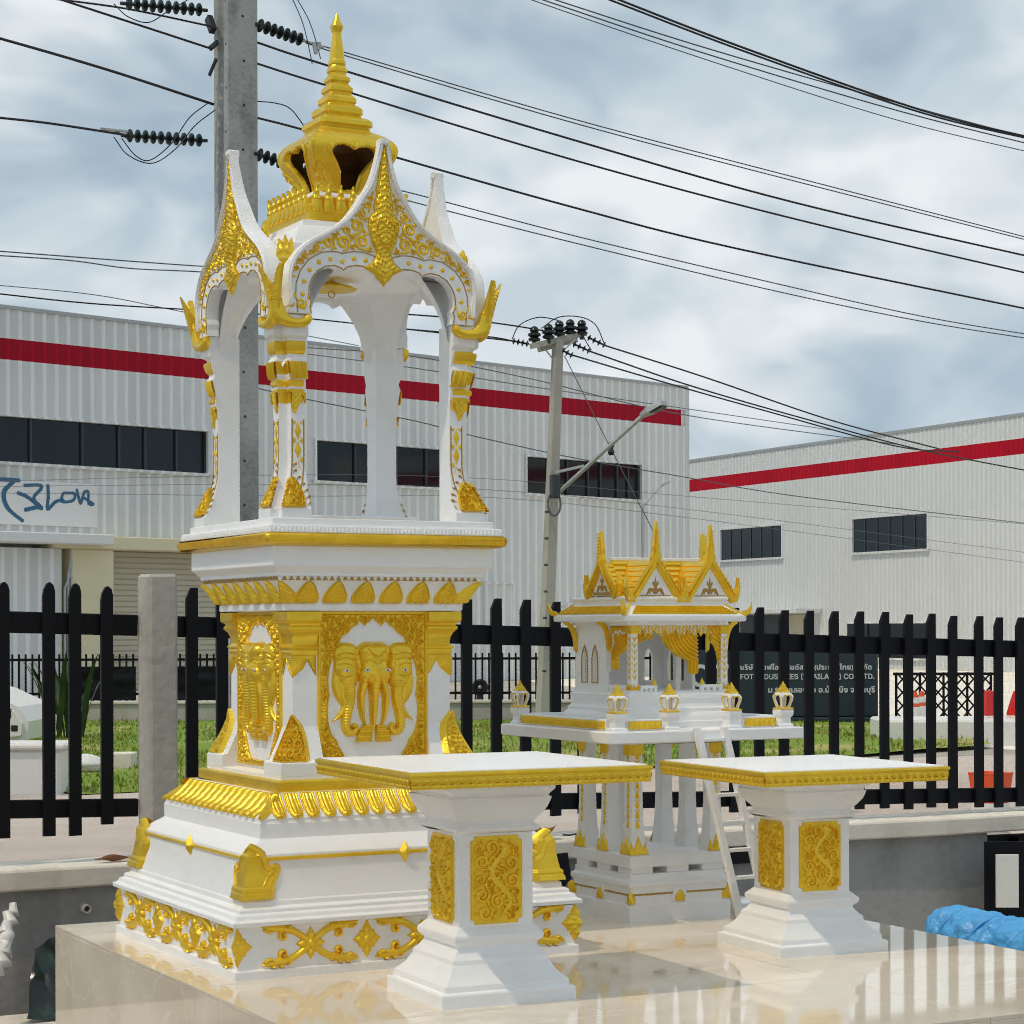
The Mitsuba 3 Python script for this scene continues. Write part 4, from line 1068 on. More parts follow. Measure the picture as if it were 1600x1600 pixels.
wire('lowest of three power lines running right from the far pole', [(11.5746, 18.9256, 4.7424), (13.6748, 20.0785, 4.6219), (16.2268, 20.9931, 4.372), (19.24, 21.6642, 3.9993), (20.827, 21.9573, 3.9837)], .012)
wire('thin faint line running in front of the factory at roof height', [(8.7464, 21.549, 4.9907), (10.0264, 20.8734, 4.8688), (12.4962, 21.8314, 4.773), (16.1418, 23.2994, 4.5269), (21.1212, 24.0635, 4.2897)], .008, 'wire_grey')
wire('second thin faint line running in front of the factory just below the roof', [(8.7462, 21.5491, 4.9002), (10.026, 20.8736, 4.7059), (12.4959, 21.8315, 4.6572), (16.1421, 23.2993, 4.6325), (20.1082, 24.5982, 4.5452)], .007, 'wire_grey')
wire('long thin line in front of the factory passing behind the street lamp arm', [(6.6286, 18.1438, 3.9761), (7.6354, 18.7432, 3.925), (9.25, 19.0217, 3.75), (10.1092, 19.1336, 3.6077), (12.1032, 19.7773, 3.4141), (13.9853, 19.9146, 3.2183), (16.0765, 19.9417, 2.9851), (21.4771, 20.4834, 2.6723)], .0075, 'wire_grey')
for i, (ya, yb, lab) in enumerate(((782, 862, 'highest of three faint lines crossing the factory below its windows'), (795, 872, 'middle of three faint lines crossing the factory below its windows'), (750, 845, 'lowest faint line, drooping from the left, crossing the factory below its windows'))):
    wire(lab, [((7.2224, 33.6608, 3.7165), (7.2221, 33.6609, 3.5958), (7.2226, 33.6606, 3.813))[i], ((12.2372, 31.014, 3.7359), (12.2366, 31.0143, 3.5188), (12.2377, 31.0137, 3.9169))[i], ((15.5445, 29.2684, 3.6284), (15.5441, 29.2686, 3.4836), (15.545, 29.2681, 3.8335))[i], ((19.9066, 29.2275, 3.3676), (19.9062, 29.2278, 3.2029), (19.9073, 29.2272, 3.621))[i], ((28.3851, 28.1448, 2.5221), (28.3845, 28.1451, 2.3049), (28.3867, 28.144, 3.1464))[i]], .005, 'wire_grey')
wire('guy wire slanting down right from the far pole top', [(11.474, 18.9786, 4.734), (11.7816, 18.8163, 4.0332), (12.0353, 18.6824, 3.4551), (12.5506, 18.4104, 2.3163)], .007, 'wire_grey')
single('guy_insulator', xf(lathe([(.03, -.09), (.05, -.05), (.03, 0), (.05, .05), (.03, .09)], 12), t=(12.0354, 18.6824, 3.4638)), 'insulator_glaze', 'small black strain insulator on the guy wire under the street lamp arm', 'insulator', 40)

sl = thing('street_lamp', 'grey street lamp on a long slanting arm fixed to the far pole', 'street lamp')
part(sl, 'arm', tube([(11.2725, 18.9154, 2.8008), (11.7174, 18.3979, 3.37), (12.1331, 17.9523, 3.8829)], .03, 10), 'grey_metal', True)
part(sl, 'brace', beam((11.2888, 18.9068, 3.1314), (11.5531, 18.5977, 3.2058), .035), 'grey_metal')
h0, h1 = np.array((12.0875, 17.9764, 3.8488)), np.array((12.2546, 17.6621, 3.998))
hd = (h1 - h0)
hd /= np.linalg.norm(hd)
hs = np.cross(hd, [0, 0, 1.0])
hs /= np.linalg.norm(hs)
hu = np.cross(hs, hd)
L = np.linalg.norm(h1 - h0)
hv, hf = hull([(0, -.03, -.03), (0, .03, -.03), (0, -.03, .03), (0, .03, .03), (L * .4, -.11, -.035), (L * .4, .11, -.035), (L * .4, -.09, .05), (L * .4, .09, .05), (L, -.10, -.03), (L, .10, -.03), (L, -.07, .035), (L, .07, .035)])
part(sl, 'lamp_head', (h0 + hv[:, :1] * hd + hv[:, 1:2] * hs + hv[:, 2:] * hu, hf), 'grey_metal')
gv_, gf_ = box(L * .45, L * .95, -.075, .075, -.048, -.033, .005)
part(sl, 'lens', (h0 + gv_[:, :1] * hd + gv_[:, 1:2] * hs + gv_[:, 2:] * hu, gf_), 'dark_glass')
sl2 = thing('street_lamp', 'tiny distant street lamp in front of the factory corner', 'street lamp')
part(sl2, 'arm', tube([(20.7658, 32.1663, 3.6062), (21.127, 31.9756, 4.0529)], .02, 8), 'grey_metal')
part(sl2, 'lamp_head', beam((21.103, 31.9883, 4.0258), (21.2593, 31.9058, 4.1203), .12, .06, .01), 'grey_metal')
part(sl2, 'pole', beam((20.7536, 32.1727, 3.5384) + np.array([0, 0, -3.9]), (20.7538, 32.1726, 3.6062), .05), 'grey_metal')

# ================================================================ THE TALL SHRINE (centre at the origin)
ts = thing('tall_shrine', 'tall white and gold open shrine with a gold spire and elephant reliefs on its base', 'shrine')
WH, GO = 'white_paint', 'gold_paint'
BASE = [(.567, 0), (.567, .024), (.564, .027), (.557, .029), (.556, .036), (.556, .150), (.575, .155), (.576, .166), (.573, .169), (.563, .173), (.560, .180), (.558, .184), (.546, .189), (.545, .198), (.542, .201), (.529, .206), (.527, .219), (.522, .223),
        (.514, .25), (.507, .28), (.502, .31), (.500, .352), (.492, .358), (.468, .374), (.444, .390), (.441, .393), (.441, .436), (.438, .440), (.436, .450)]
part(ts, 'base', loft(BASE), WH, 25)
COVE = [(.438, .450), (.428, .462), (.405, .482), (.385, .502), (.372, .521)]
part(ts, 'lower_cove', loft(COVE), WH, 25)
part(ts, 'gold_slab', loft([(.366, .519), (.350, .523), (.349, .529), (.352, .532), (.352, .550), (.349, .554), (.345, .556)]), GO, 25)
part(ts, 'body', loft([(.330, .554), (.330, .566), (.268, .569), (.268, 1.075)]), WH)
part(ts, 'upper_band', loft([(.270, 1.066), (.296, 1.069), (.298, 1.072), (.298, 1.088), (.295, 1.091)]), WH, 25)
CUP = [(.294, 1.090), (.302, 1.105), (.312, 1.125), (.324, 1.145), (.336, 1.160)]
part(ts, 'upper_cove', loft(CUP), WH, 25)
part(ts, 'cornice', loft([(.334, 1.157), (.339, 1.161), (.339, 1.171), (.346, 1.175), (.346, 1.184), (.352, 1.188), (.360, 1.198), (.367, 1.203), (.3685, 1.206), (.3685, 1.262), (.366, 1.266)]), WH, 25)
part(ts, 'gold_cornice', loft([(.372, 1.264), (.394, 1.268), (.400, 1.272), (.404, 1.280), (.405, 1.290), (.402, 1.298), (.396, 1.303)]), GO, 40)
part(ts, 'terrace', loft([(.390, 1.300), (.392, 1.303), (.392, 1.322), (.389, 1.326), (.372, 1.327), (.3715, 1.330), (.3715, 1.346), (.369, 1.348)]), WH, 25)

# lotus petals
def petal_low(S, Z):
    w = np.clip((Z - .449) / .072, 0, 1)
    half = .0262 * np.sqrt(np.clip(1 - (1 - np.clip(w / .42, 0, 1)) ** 2, 0, 1)) * (1 - .14 * w)
    q = np.abs(S) / np.maximum(half, 1e-4)
    h = .010 * np.sqrt(np.maximum(1 - q**2.6, 0)) * (.55 + .45 * np.cos((w - .25) * 2.2))
    h -= .006 * np.exp(-((np.hypot(q, np.clip((.30 - w) / .30, 0, 1)) - .72) / .11) ** 2) + .004 * np.exp(-((q - .28) / .12) ** 2) * (w > .22)
    h += .006 * np.exp(-((w - .12) / .07) ** 2) * (q < .6)
    return np.where((q < 1) & (w > 0.002) & (w < .998), h + .002, -.01)


d = mikit.ply(relief(petal_low, -.028, .028, .447, .523, .0018, along(COVE)), GO, True)
lows = np.arange(-7.0, 7.1, 1.0) * .0535
for k in range(4):
    for s in lows:
        wfac = s
        part(ts, 'lotus_petal', d, None, m=RZ[k] @ T().translate([float(s), 0, 0]))
def half_low(S, Z):
    return petal_low(S * 1.0, Z)
d1 = join(relief(half_low, 0, .030, .447, .523, .0022, corner(COVE, 1)), flip(relief(half_low, 0, .030, .447, .523, .0022, corner(COVE, -1))))
d1 = mikit.ply(d1, GO, True)
for k in range(4):
    part(ts, 'corner_petal', d1, None, m=RZ[k])


def petal_up(S, Z):
    w = np.clip((Z - 1.092) / .066, 0, 1)
    half = .0425 * np.clip(1 - w**2.1, 0, 1) ** .60 * (.90 + .10 * np.sin(np.pi * np.clip(w * 1.6, 0, 1)))
    q = np.abs(S) / np.maximum(half, 1e-4)
    h = .009 * np.maximum(1 - q**2, 0) ** .6
    ch = np.mod(Z * 1000 / 13.0 + np.abs(S) * 1000 / 15.0, 1.0)
    h += .006 * (1 - np.abs(ch - .5) * 2) * (q < .8) - .005 * np.exp(-((q - .80) / .07) ** 2)
    return np.where((q < 1) & (w > .002), h + .002, -.01)


d = mikit.ply(relief(petal_up, -.045, .045, 1.090, 1.160, .0016, along(CUP)), GO, True)
for k in range(4):
    for i in range(6):
        part(ts, 'upper_petal', d, None, m=RZ[k] @ T().translate([(i - 2.5) * .0945, 0, 0]))
d1 = mikit.ply(join(relief(petal_up, 0, .045, 1.090, 1.160, .0016, corner(CUP, 1)), flip(relief(petal_up, 0, .045, 1.090, 1.160, .0016, corner(CUP, -1)))), GO, True)
for k in range(4):
    part(ts, 'corner_petal', d1, None, m=RZ[k])
# fine upright tips between the upper petals
tips = []
for i in range(30):
    s = (i - 14.5) * .0222
    tips.append(face(bevelled([(s - .009, 1.161), (s + .009, 1.161), (s, 1.175)], .004, .0012), -.3395))
tips = mikit.ply(join(*tips), 'gold_line')
teeth = []
for i in range(60):
    s = (i - 29.5) * .0131
    teeth.append(face(bevelled([(s - .0058, 1.303), (s + .0058, 1.303), (s + .004, 1.314), (s, 1.321), (s - .004, 1.314)], .006, .002), -.392))
teeth = mikit.ply(join(*teeth), WH)
ribs = []
for i in range(100):
    s = (i - 49.5) * .0079
    ribs.append(face(bevelled([(s - .003, 1.273), (s + .003, 1.273), (s + .003, 1.297), (s - .003, 1.297)], .004, .0018), -.4025))
ribs = mikit.ply(join(*ribs), GO)
for k in range(4):
    part(ts, 'petal_tips', tips, None, m=RZ[k], kind='stuff')
    part(ts, 'tooth_band', teeth, None, m=RZ[k], kind='stuff')
    part(ts, 'bead_band', ribs, None, m=RZ[k], kind='stuff')

# base: gold line, diamonds, corner claws
ln = loft([(.499, .333), (.506, .335), (.508, .339), (.506, .344), (.499, .346)], cap=False)
part(ts, 'gold_line', ln, GO, 40)
dm = mikit.ply(face(hull([(-.022, 0, 0), (.022, 0, 0), (0, .034, 0), (0, -.034, 0), (0, .012, .016), (0, -.012, .016), (-.008, 0, .016), (.008, 0, .016)])), GO)
for k in range(4):
    part(ts, 'diamond', dm, None, m=RZ[k] @ T().translate([0, -.502, .340]))
CLAW = Polygon([(0, .226), (.092, .226), (.092, .252), (.088, .262), (.092, .275), (.099, .292), (.102, .308), (.098, .319), (.089, .326), (.078, .325), (.072, .317), (.066, .322), (.062, .336), (.054, .350), (.042, .362), (.028, .372), (.012, .381), (0, .386)])


def claw_field(S, Z):
    d_ = np.where(S < 1e-4, 9, inside(CLAW.union(shapely.affinity.scale(CLAW, -1, 1, origin=(0, 0))), S, Z))
    d_ = inside(CLAW.union(shapely.affinity.scale(CLAW, -1, 1, origin=(0, 0))), S, Z)
    rim_ = np.minimum(d_, 9)
    h = .007 + .007 * np.clip(d_ / .006, 0, 1) - .004 * np.exp(-((rim_ - .014) / .0028) ** 2) + .002 * np.exp(-((rim_ - .024) / .003) ** 2)
    h = np.where(Z < .262, .013 + .006 * np.clip((.262 - Z) / .004, 0, 1) - .003 * np.exp(-((Z - .246) / .0025) ** 2), h)
    r1 = np.hypot(np.abs(S) - .083, Z - .305)
    h = np.where(r1 < .017, np.maximum(h, .012 + .006 * np.cos(np.clip(r1 / .017, 0, 1) * 4.5)), h)
    return np.where(d_ > 0, h, -.01)


import shapely.affinity
BSM = [(.521, .222), (.514, .25), (.507, .28), (.502, .31), (.500, .352), (.492, .358), (.488, .39)]
d1 = mikit.ply(join(relief(claw_field, 0, .106, .222, .39, .0015, corner(BSM, 1)), flip(relief(claw_field, 0, .106, .222, .39, .0015, corner(BSM, -1)))), GO, True)
for k in range(4):
    part(ts, 'corner_claw', d1, None, m=RZ[k])


# base: band of flowers
def flower_x(S, Z):
    Z = Z - .094
    l = []
    for sx in (-1, 1):
        for sz in (-1, 1):
            arm = spline([(.010 * sx, .008 * sz), (.045 * sx, .034 * sz), (.080 * sx, .046 * sz), (.115 * sx, .050 * sz), (.153 * sx, .056 * sz)], 24)
            l.append((arm, np.interp(np.linspace(0, 1, len(arm)), [0, .3, .6, .85, 1], [.010, .010, .0125, .010, .0015])))
            l.append(swirl(.086 * sx, .026 * sz, .0165, math.pi / 2 * sz, -sx * sz, .95, .26, 14))
            a0 = math.atan2(.3 * sz, sx)
            for px_, pz_, da, sz_ in ((.060, .044, .75, .024), (.085, .053, .6, .026), (.110, .056, .5, .026), (.118, .042, -.55, .026), (.132, .046, -.45, .02)):
                l.append(flame(px_ * sx, pz_ * sz, a0 + da * sx * sz, sz_, sx * sz * (-1 if da > 0 else 1), .2, .5, 8))
    for a in range(8):
        th = a * math.pi / 4
        L = .046 if a % 2 == 0 else .030
        l.append((np.array([[.010 * math.cos(th), .010 * math.sin(th)], [L * .55 * math.cos(th), L * .55 * math.sin(th)], [L * math.cos(th), L * math.sin(th)]]), [.010, .0125 if a % 2 == 0 else .009, .0015]))
    F = strokes(S, Z, l, .015)
    r = np.hypot(S, Z)
    return np.maximum(F, np.where(r < .012, .015 + .006 * np.sqrt(np.maximum(1 - (r / .012) ** 2, 0)), -.01))


def flower_d(S, Z):
    Z = Z - .094
    l = []
    for a in range(8):
        th = a * math.pi / 4
        L = .055 if a % 2 == 0 else .034
        if a % 4 == 0:
            L = .044
        l.append((np.array([[.008 * math.cos(th), .008 * math.sin(th)], [L * .55 * math.cos(th), L * .55 * math.sin(th)], [L * math.cos(th), L * math.sin(th)]]), [.011, .014, .0015]))
    F = strokes(S, Z, l, .014)
    r = np.hypot(S, Z)
    return np.maximum(F, np.where(r < .013, .013 + .006 * np.sqrt(np.maximum(1 - (r / .013) ** 2, 0)), -.01))


BND = [(.556, .03), (.556, .155)]
dx = mikit.ply(relief(flower_x, -.165, .165, .030, .158, .0012, flat(-.556)), GO, True)
dd = mikit.ply(relief(flower_d, -.05, .05, .034, .154, .0016, flat(-.556)), GO, True)
dc = mikit.ply(join(relief(flower_d, 0, .05, .034, .154, .0016, corner(BND, 1)), flip(relief(flower_d, 0, .05, .034, .154, .0016, corner(BND, -1)))), GO, True)
for k in range(4):
    for s in (-.33, 0.03, .37):
        part(ts, 'flower_scroll', dx, None, m=RZ[k] @ T().translate([s, 0, 0]))
    for s in (-.15, .20):
        part(ts, 'diamond_flower', dd, None, m=RZ[k] @ T().translate([s, 0, 0]))
    part(ts, 'corner_flower', dc, None, m=RZ[k])

# body: corner pilasters with capital, leaf foot and block
FOOT = [(.262, .75), (.266, .72), (.276, .69), (.292, .655), (.312, .625), (.325, .606)]


def lface(prof, n0, n1=None):
    """an L-shaped pilaster round the (-x, -y) corner: outer half-width by height, leg length n0"""
    def plan(h):
        a = h - n0
        return np.array([[-h, -h], [-a + 0, -h], [-a, -.262], [-.262, -.262], [-.262, -a], [-h, -a]])
    return plan


def legplan(n0, inner):
    return lambda h: np.array([[-h, -h], [-inner + n0, -h], [-inner + n0, -inner + .03], [-inner + .03, -inner + .03], [-inner + .03, -inner + n0], [-h, -inner + n0]])


pil = loft([(.330, .5665), (.330, .604), (.327, .607), (.312, .610), (.300, .635), (.286, .665), (.276, .69), (.266, .72), (.263, .75), (.263, .90), (.268, 1.066)], legplan(.078, .262))
caps = loft([(.2635, .896), (.2645, .932), (.272, .934), (.274, .942), (.272, .948), (.277, .951), (.279, .956), (.270, .962), (.268, .966), (.270, .985), (.276, 1.0), (.283, 1.008), (.287, 1.012), (.287, 1.019), (.282, 1.024), (.284, 1.03), (.292, 1.034), (.296, 1.040), (.296, 1.066)], legplan(.080, .262))


def drop_field(S, Z):
    # hanging leaves below the capital
    g = Polygon([(-.09, .935), (-.09, .89), (-.078, .872), (-.062, .89), (-.05, .915), (-.036, .89), (0, .862), (.036, .89), (.045, .908), (.05, .915), (.058, .90), (.072, .875), (.0795, .868), (.0795, .935)])
    d_ = inside(g, S, Z)
    h = .003 + .007 * np.sqrt(np.clip(d_ / .012, 0, 1)) + .0022 * np.cos(d_ * 1100) * np.exp(-d_ / .02)
    return np.where(d_ > 0, h, -.01)


LEAFP = Polygon([(-.082, .607), (.082, .607), (.079, .622), (.066, .652), (.048, .690), (.028, .722), (.008, .746), (0, .752), (-.008, .746), (-.028, .722), (-.048, .690), (-.066, .652), (-.079, .622)])
hx, hz = np.meshgrid(np.arange(.001, .084, .0015), np.arange(.608, .752, .0015))
hx, hz = hx.ravel(), hz.ravel()
LFIL = pack_scrolls(hx, hz, np.minimum(inside(LEAFP, hx[None], hz[None])[0] - .006, hx - .001), (.017, .013, .0105, .0085, .007, .0055, .0045), 4, lambda x, z: math.atan2(.60 - z, .03 - x))


def foot_field(S, Z):
    d_ = inside(LEAFP, S, Z)
    h = .008 + np.maximum(strokes(S, Z, mirror(LFIL), .009), 0)
    h = np.maximum(h, .015 * np.exp(-(S / .004) ** 2))
    h = np.where(d_ < .005, .014, h)
    return np.where(d_ > 0, h, -.01)


dr_ = mikit.ply(join(relief(drop_field, 0, .0795, .855, .936, .0016, corner([(.2638, .85), (.2645, .94)], 1)), flip(relief(drop_field, 0, .0795, .855, .936, .0016, corner([(.2638, .85), (.2645, .94)], -1)))), GO, True)
ft_ = mikit.ply(join(relief(foot_field, 0, .084, .605, .755, .0013, corner([(.312, .605), (.312, .61), (.300, .635), (.286, .665), (.276, .69), (.266, .72), (.263, .755)], 1)),
                     flip(relief(foot_field, 0, .084, .605, .755, .0013, corner([(.312, .605), (.312, .61), (.300, .635), (.286, .665), (.276, .69), (.266, .72), (.263, .755)], -1)))), GO, True)
pil, caps = mikit.ply(pil, WH, 30), mikit.ply(caps, GO, 30)
for k in range(4):
    p_ = part(ts, 'pilaster', pil, None, m=RZ[k])
    part(p_, 'capital', caps, None, m=RZ[k])
    part(p_, 'hanging_leaf', dr_, None, m=RZ[k], kind='stuff')
    part(p_, 'foot_leaf', ft_, None, m=RZ[k])

# body: carved gold panel and three-headed elephant on each side
OPEN = [(0, 1.050), (.010, 1.036), (.022, 1.030), (.028, 1.022), (.045, 1.040), (.054, 1.026), (.072, 1.016), (.085, 1.000), (.105, .990), (.112, .975), (.118, .958), (.130, .935), (.140, .915), (.148, .890), (.152, .86), (.150, .822), (.146, .806), (.152, .79), (.154, .75), (.150, .715), (.146, .70), (.140, .685), (.124, .668), (.118, .65), (.104, .630), (.096, .612), (.080, .600), (0, .596)]
OPENP = Polygon(OPEN + [(-x, z) for x, z in OPEN[::-1]])
PANP = shapely.box(-.186, .578, .186, 1.0665)


hx, hz = np.meshgrid(np.arange(-.186, .187, .002), np.arange(.579, 1.066, .002))
hx, hz = hx.ravel(), hz.ravel()
rm_ = np.minimum(inside(PANP, hx[None], hz[None])[0] - .010, -inside(OPENP, hx[None], hz[None])[0] - .003)
PFIL = pack_scrolls(np.abs(hx)[hx >= 0], hz[hx >= 0], np.minimum(rm_, hx)[hx >= 0], (.016, .013, .0105, .0085, .007, .0055), 8, lambda x, z: math.atan2(.82 - z, -x))


def panel_field(S, Z):
    d1_, d2_ = inside(PANP, S, Z), -inside(OPENP, S, Z)
    fil = np.maximum(strokes(S, Z, mirror(PFIL), .010), 0)
    h = .004 + fil
    h = np.where(d1_ < .009, .010, h)
    h = np.where(d2_ < .0035, .0085, h)
    return np.where((d1_ > 0) & (d2_ > 0), h, -.01)


pn = mikit.ply(relief(panel_field, -.188, .188, .576, 1.068, .0016, flat(-.268)), GO, True)


def ele(X, Y):
    """crop coordinates of the carving -> metres"""
    return (X - 512) * 3.816e-4, .9685 - (Y - 368) * 3.485e-4


def blob(S, Z, X, Y, rx, ry, h, p=2.0):
    cx, cz = ele(X, Y)
    q = (np.abs(S - cx) / (rx * 3.816e-4)) ** p + (np.abs(Z - cz) / (ry * 3.485e-4)) ** p
    return np.where(q < 1, h * np.sqrt(np.maximum(1 - q, 0)), -(np.sqrt(q) - 1) * .02)


def pts(*a):
    return np.array([ele(x, y) for x, y in a])


k_ = 3.65e-4


def smax(a, b, s=.003):
    m = np.maximum(a, b)
    return m + s * np.exp(-np.abs(a - b) / s) * .5 * ((a > -s) & (b > -s))


def elephant_field(S, Z):
    A = np.abs(S)
    sidel = [(512 - 242, 470, 112, 108, .024), (512 - 240, 590, 110, 130, .025), (512 - 225, 680, 90, 110, .024)]
    F = np.full(S.shape, -.01)
    for X, Y, rx, ry, h in sidel:
        F = smax(F, blob(-A, Z, X, Y, rx, ry, h, 2.3))
    tr = spline(pts((292, 690), (300, 780), (298, 880), (280, 980), (268, 1060), (272, 1130), (300, 1165), (335, 1160), (358, 1128), (345, 1100), (322, 1112)), 60)
    F = smax(F, strokes(S, Z, mirror([(tr, np.interp(np.linspace(0, 1, len(tr)), [0, .2, .5, .8, 1], [60, 48, 38, 28, 12]) * k_)]), .026) + .001 * np.cos(Z * 700))
    ts1 = spline(pts((232, 740), (240, 840), (262, 930), (225, 1000), (190, 1035), (155, 1062)), 40)
    F = np.maximum(F, strokes(S, Z, mirror([(ts1, np.interp(np.linspace(0, 1, len(ts1)), [0, .5, 1], [44, 30, 4]) * k_)]), .016))
    ear = spline(pts((195, 640), (190, 740), (215, 850), (250, 930)), 24)
    F = np.maximum(F, strokes(S, Z, mirror([(ear, np.interp(np.linspace(0, 1, len(ear)), [0, .5, 1], [40, 44, 14]) * k_)]), .013))
    # brow folds of the side heads
    for c_ in (((180, 480), (240, 455), (330, 470)), ((178, 520), (240, 500), (330, 520)), ((185, 560), (240, 548), (300, 566)), ((200, 650), (250, 668), (300, 655))):
        l = spline(pts(*c_), 20)
        g = strokes(S, Z, mirror([(l, 5 * k_)]), .003)
        F = np.where(g > 0, F - g * 1.1, F)
    # flaps between the heads
    fl = spline(pts((365, 420), (352, 500), (362, 580), (372, 640)), 20)
    F = np.maximum(F, strokes(S, Z, mirror([(fl, np.array([16, 30, 34, 20, 8])[np.linspace(0, 4, len(fl)).astype(int)] * k_)]), .031))
    # middle head in front
    M_ = blob(S, Z, 512, 490, 142, 132, .036, 2.5)
    M_ = smax(M_, blob(A * -1, Z, 450, 440, 82, 78, .038))
    M_ = smax(M_, blob(S, Z, 512, 610, 128, 130, .040, 2.3))
    M_ = smax(M_, blob(-A, Z, 428, 650, 56, 90, .036))
    l = spline(pts((430, 415), (470, 470), (512, 490)), 20)
    g = strokes(S, Z, mirror([(l, 6 * k_)]), .0035)
    M_ = np.where(g > 0, M_ - g, M_)
    l = spline(pts((400, 540), (455, 520), (512, 560)), 20)
    g = strokes(S, Z, mirror([(l, 5 * k_)]), .003)
    M_ = np.where(g > 0, M_ - g, M_)
    t0 = spline(pts((513, 600), (515, 760), (512, 880), (510, 1000), (506, 1090), (494, 1170)), 50)
    M_ = smax(M_, strokes(S, Z, [(t0, np.interp(np.linspace(0, 1, len(t0)), [0, .3, .6, 1], [70, 41, 30, 12]) * k_)], .042) + .0012 * np.cos(Z * 620) * (Z < .85))
    tk = spline(pts((428, 730), (405, 820), (402, 900), (412, 1000), (432, 1080), (452, 1118)), 40)
    M_ = np.maximum(M_, strokes(S, Z, mirror([(tk, np.interp(np.linspace(0, 1, len(tk)), [0, .5, 1], [38, 28, 4]) * k_)]), .024))
    F = np.maximum(F, M_)
    x0, z0 = ele(0, 1250)
    _, z1 = ele(0, 1100)
    xa, xb = 22 * 3.816e-4, 165 * 3.816e-4
    wv = np.clip((Z - z0) / (z1 - z0), 0, 1)
    inn = (A > xa) & (A < xb * (1 - .35 * wv - .05 * np.sin(wv * 9))) & (Z > z0) & (Z < z1)
    F = np.maximum(F, np.where(inn, .013 + .003 * np.cos(wv * 20), -.01))
    F = np.where(F > 0, F * 1.1, F)
    return F + np.where(F > .002, .0012 * (meshkit.fbm(np.stack([S * 90, Z * 90, S * 0], -1), 3, 9) - .5), 0)


el = mikit.ply(relief(elephant_field, -.150, .150, .655, .985, .0012, flat(-.268)), GO, True)


def eyes(rx, ry, h, cols):
    out = []
    for X, Y in cols:
        cx, cz = ele(X, Y)
        v, f = lathe([(.35, .0), (1, 0), (.92, .45), (.6, .85), (.02, 1)], 16)
        dy = .041 if 380 < X < 660 else .0285
        out.append((np.column_stack([cx + v[:, 0] * rx * k_, -.268 - dy + .004 - v[:, 2] * h, cz + v[:, 1] * ry * k_]), f))
    return out


ep = ((255, 610), (422, 608), (602, 608), (772, 610))
ewm = [mikit.ply(m_, 'eye_white', True) for m_ in eyes(31, 17, .005, ep)]
edm = [mikit.ply(m_, 'eye_dark', True) for m_ in eyes(10, 10, .0072, ep)]
for k in range(4):
    p_ = part(ts, 'gold_panel', pn, None, m=RZ[k])
    e_ = part(ts, 'elephant_relief', el, None, m=RZ[k])
    for a in ewm:
        part(e_, 'eye', a, None, m=RZ[k])
    for a in edm:
        part(e_, 'pupil', a, None, m=RZ[k])

# upper storey: inner dais, four columns
part(ts, 'dais', loft([(.20, 1.346), (.20, 1.352), (.194, 1.354), (.194, 1.366), (.19, 1.368)]), WH)
dt = mikit.ply(join(*[face(bevelled([((i - 9.5) * .0195 - .0095, 1.347), ((i - 9.5) * .0195 + .0095, 1.347), ((i - 9.5) * .0195, 1.360)], .006, .002), -.199) for i in range(20)]), GO)
for k in range(4):
    part(ts, 'tooth_band', dt, None, m=RZ[k], kind='stuff')
NC = .028


def colplan(wd):
    """outer corner stepped in, at (-x, -y)"""
    return lambda h: np.array([[-h + NC, -h], [-.245, -h], [-.245, -.245], [-h, -.245], [-h, -h + NC], [-h + NC, -h + NC]])


col = loft([(.368, 1.3465), (.368, 1.376), (.365, 1.379), (.362, 1.380), (.348, 1.41), (.335, 1.44), (.326, 1.47), (.321, 1.50), (.319, 1.53), (.319, 1.67), (.321, 1.73), (.325, 1.742), (.327, 1.752), (.325, 1.772), (.327, 1.776), (.330, 1.80), (.336, 1.825), (.334, 1.832), (.330, 1.838), (.330, 1.846), (.340, 1.872), (.340, 1.884), (.334, 1.888), (.336, 1.894), (.346, 1.902), (.348, 1.906), (.348, 1.962), (.344, 1.966)], colplan(0))
colm = mikit.ply(col, WH, 30)


def ringplan(h):
    return np.array([[-h + NC, -h], [-.253, -h], [-.253, -.253], [-h, -.253], [-h, -h + NC], [-h + NC, -h + NC]])


def gold_ring(prof):
    return mikit.ply(loft(prof, ringplan, True), GO, 30)


b1_ = gold_ring([(.331, 1.847), (.337, 1.853), (.340, 1.860), (.343, 1.872), (.344, 1.882), (.340, 1.886)])
b2_ = gold_ring([(.326, 1.749), (.331, 1.754), (.332, 1.764), (.327, 1.770)])
b4_ = gold_ring([(.3262, 1.776), (.331, 1.80), (.337, 1.823), (.334, 1.828)])
b5_ = gold_ring([(.3205, 1.700), (.3218, 1.728)])
b3_ = gold_ring([(.322, 1.729), (.327, 1.732), (.328, 1.740), (.322, 1.744)])


def cap_leaf(S, Z):   # upright lotus under the top block
    w = np.clip((Z - 1.774) / .050, 0, 1)
    u = np.mod(S / .0205, 1.0) - .5
    h = .008 * np.sqrt(np.maximum(1 - (np.abs(u) * 2.05) ** 2, 0)) + .003 * np.sin(np.pi * w) + .002 * np.cos(u * 14)
    return np.where((w > .01) & (w < .99), h + .001, -.01)


def hang_leaf(S, Z):
    w = (1.732 - Z) / .062
    e = np.where(S < .030, .030 - S, S - .030)
    lim = np.where(S < .034, 1.0 - np.abs(S - .012) / .028, 1.0 - np.abs(S - .063) / .030)
    tex = np.abs(np.mod(w * 4.0 + np.abs(S - np.where(S < .034, .012, .063)) * 90, 1.0) - .5)
    h = .003 + .006 * (1 - w) + .004 * tex
    return np.where((w > 0) & (w < np.clip(lim * 1.15, .12, 1)), h, -.01)


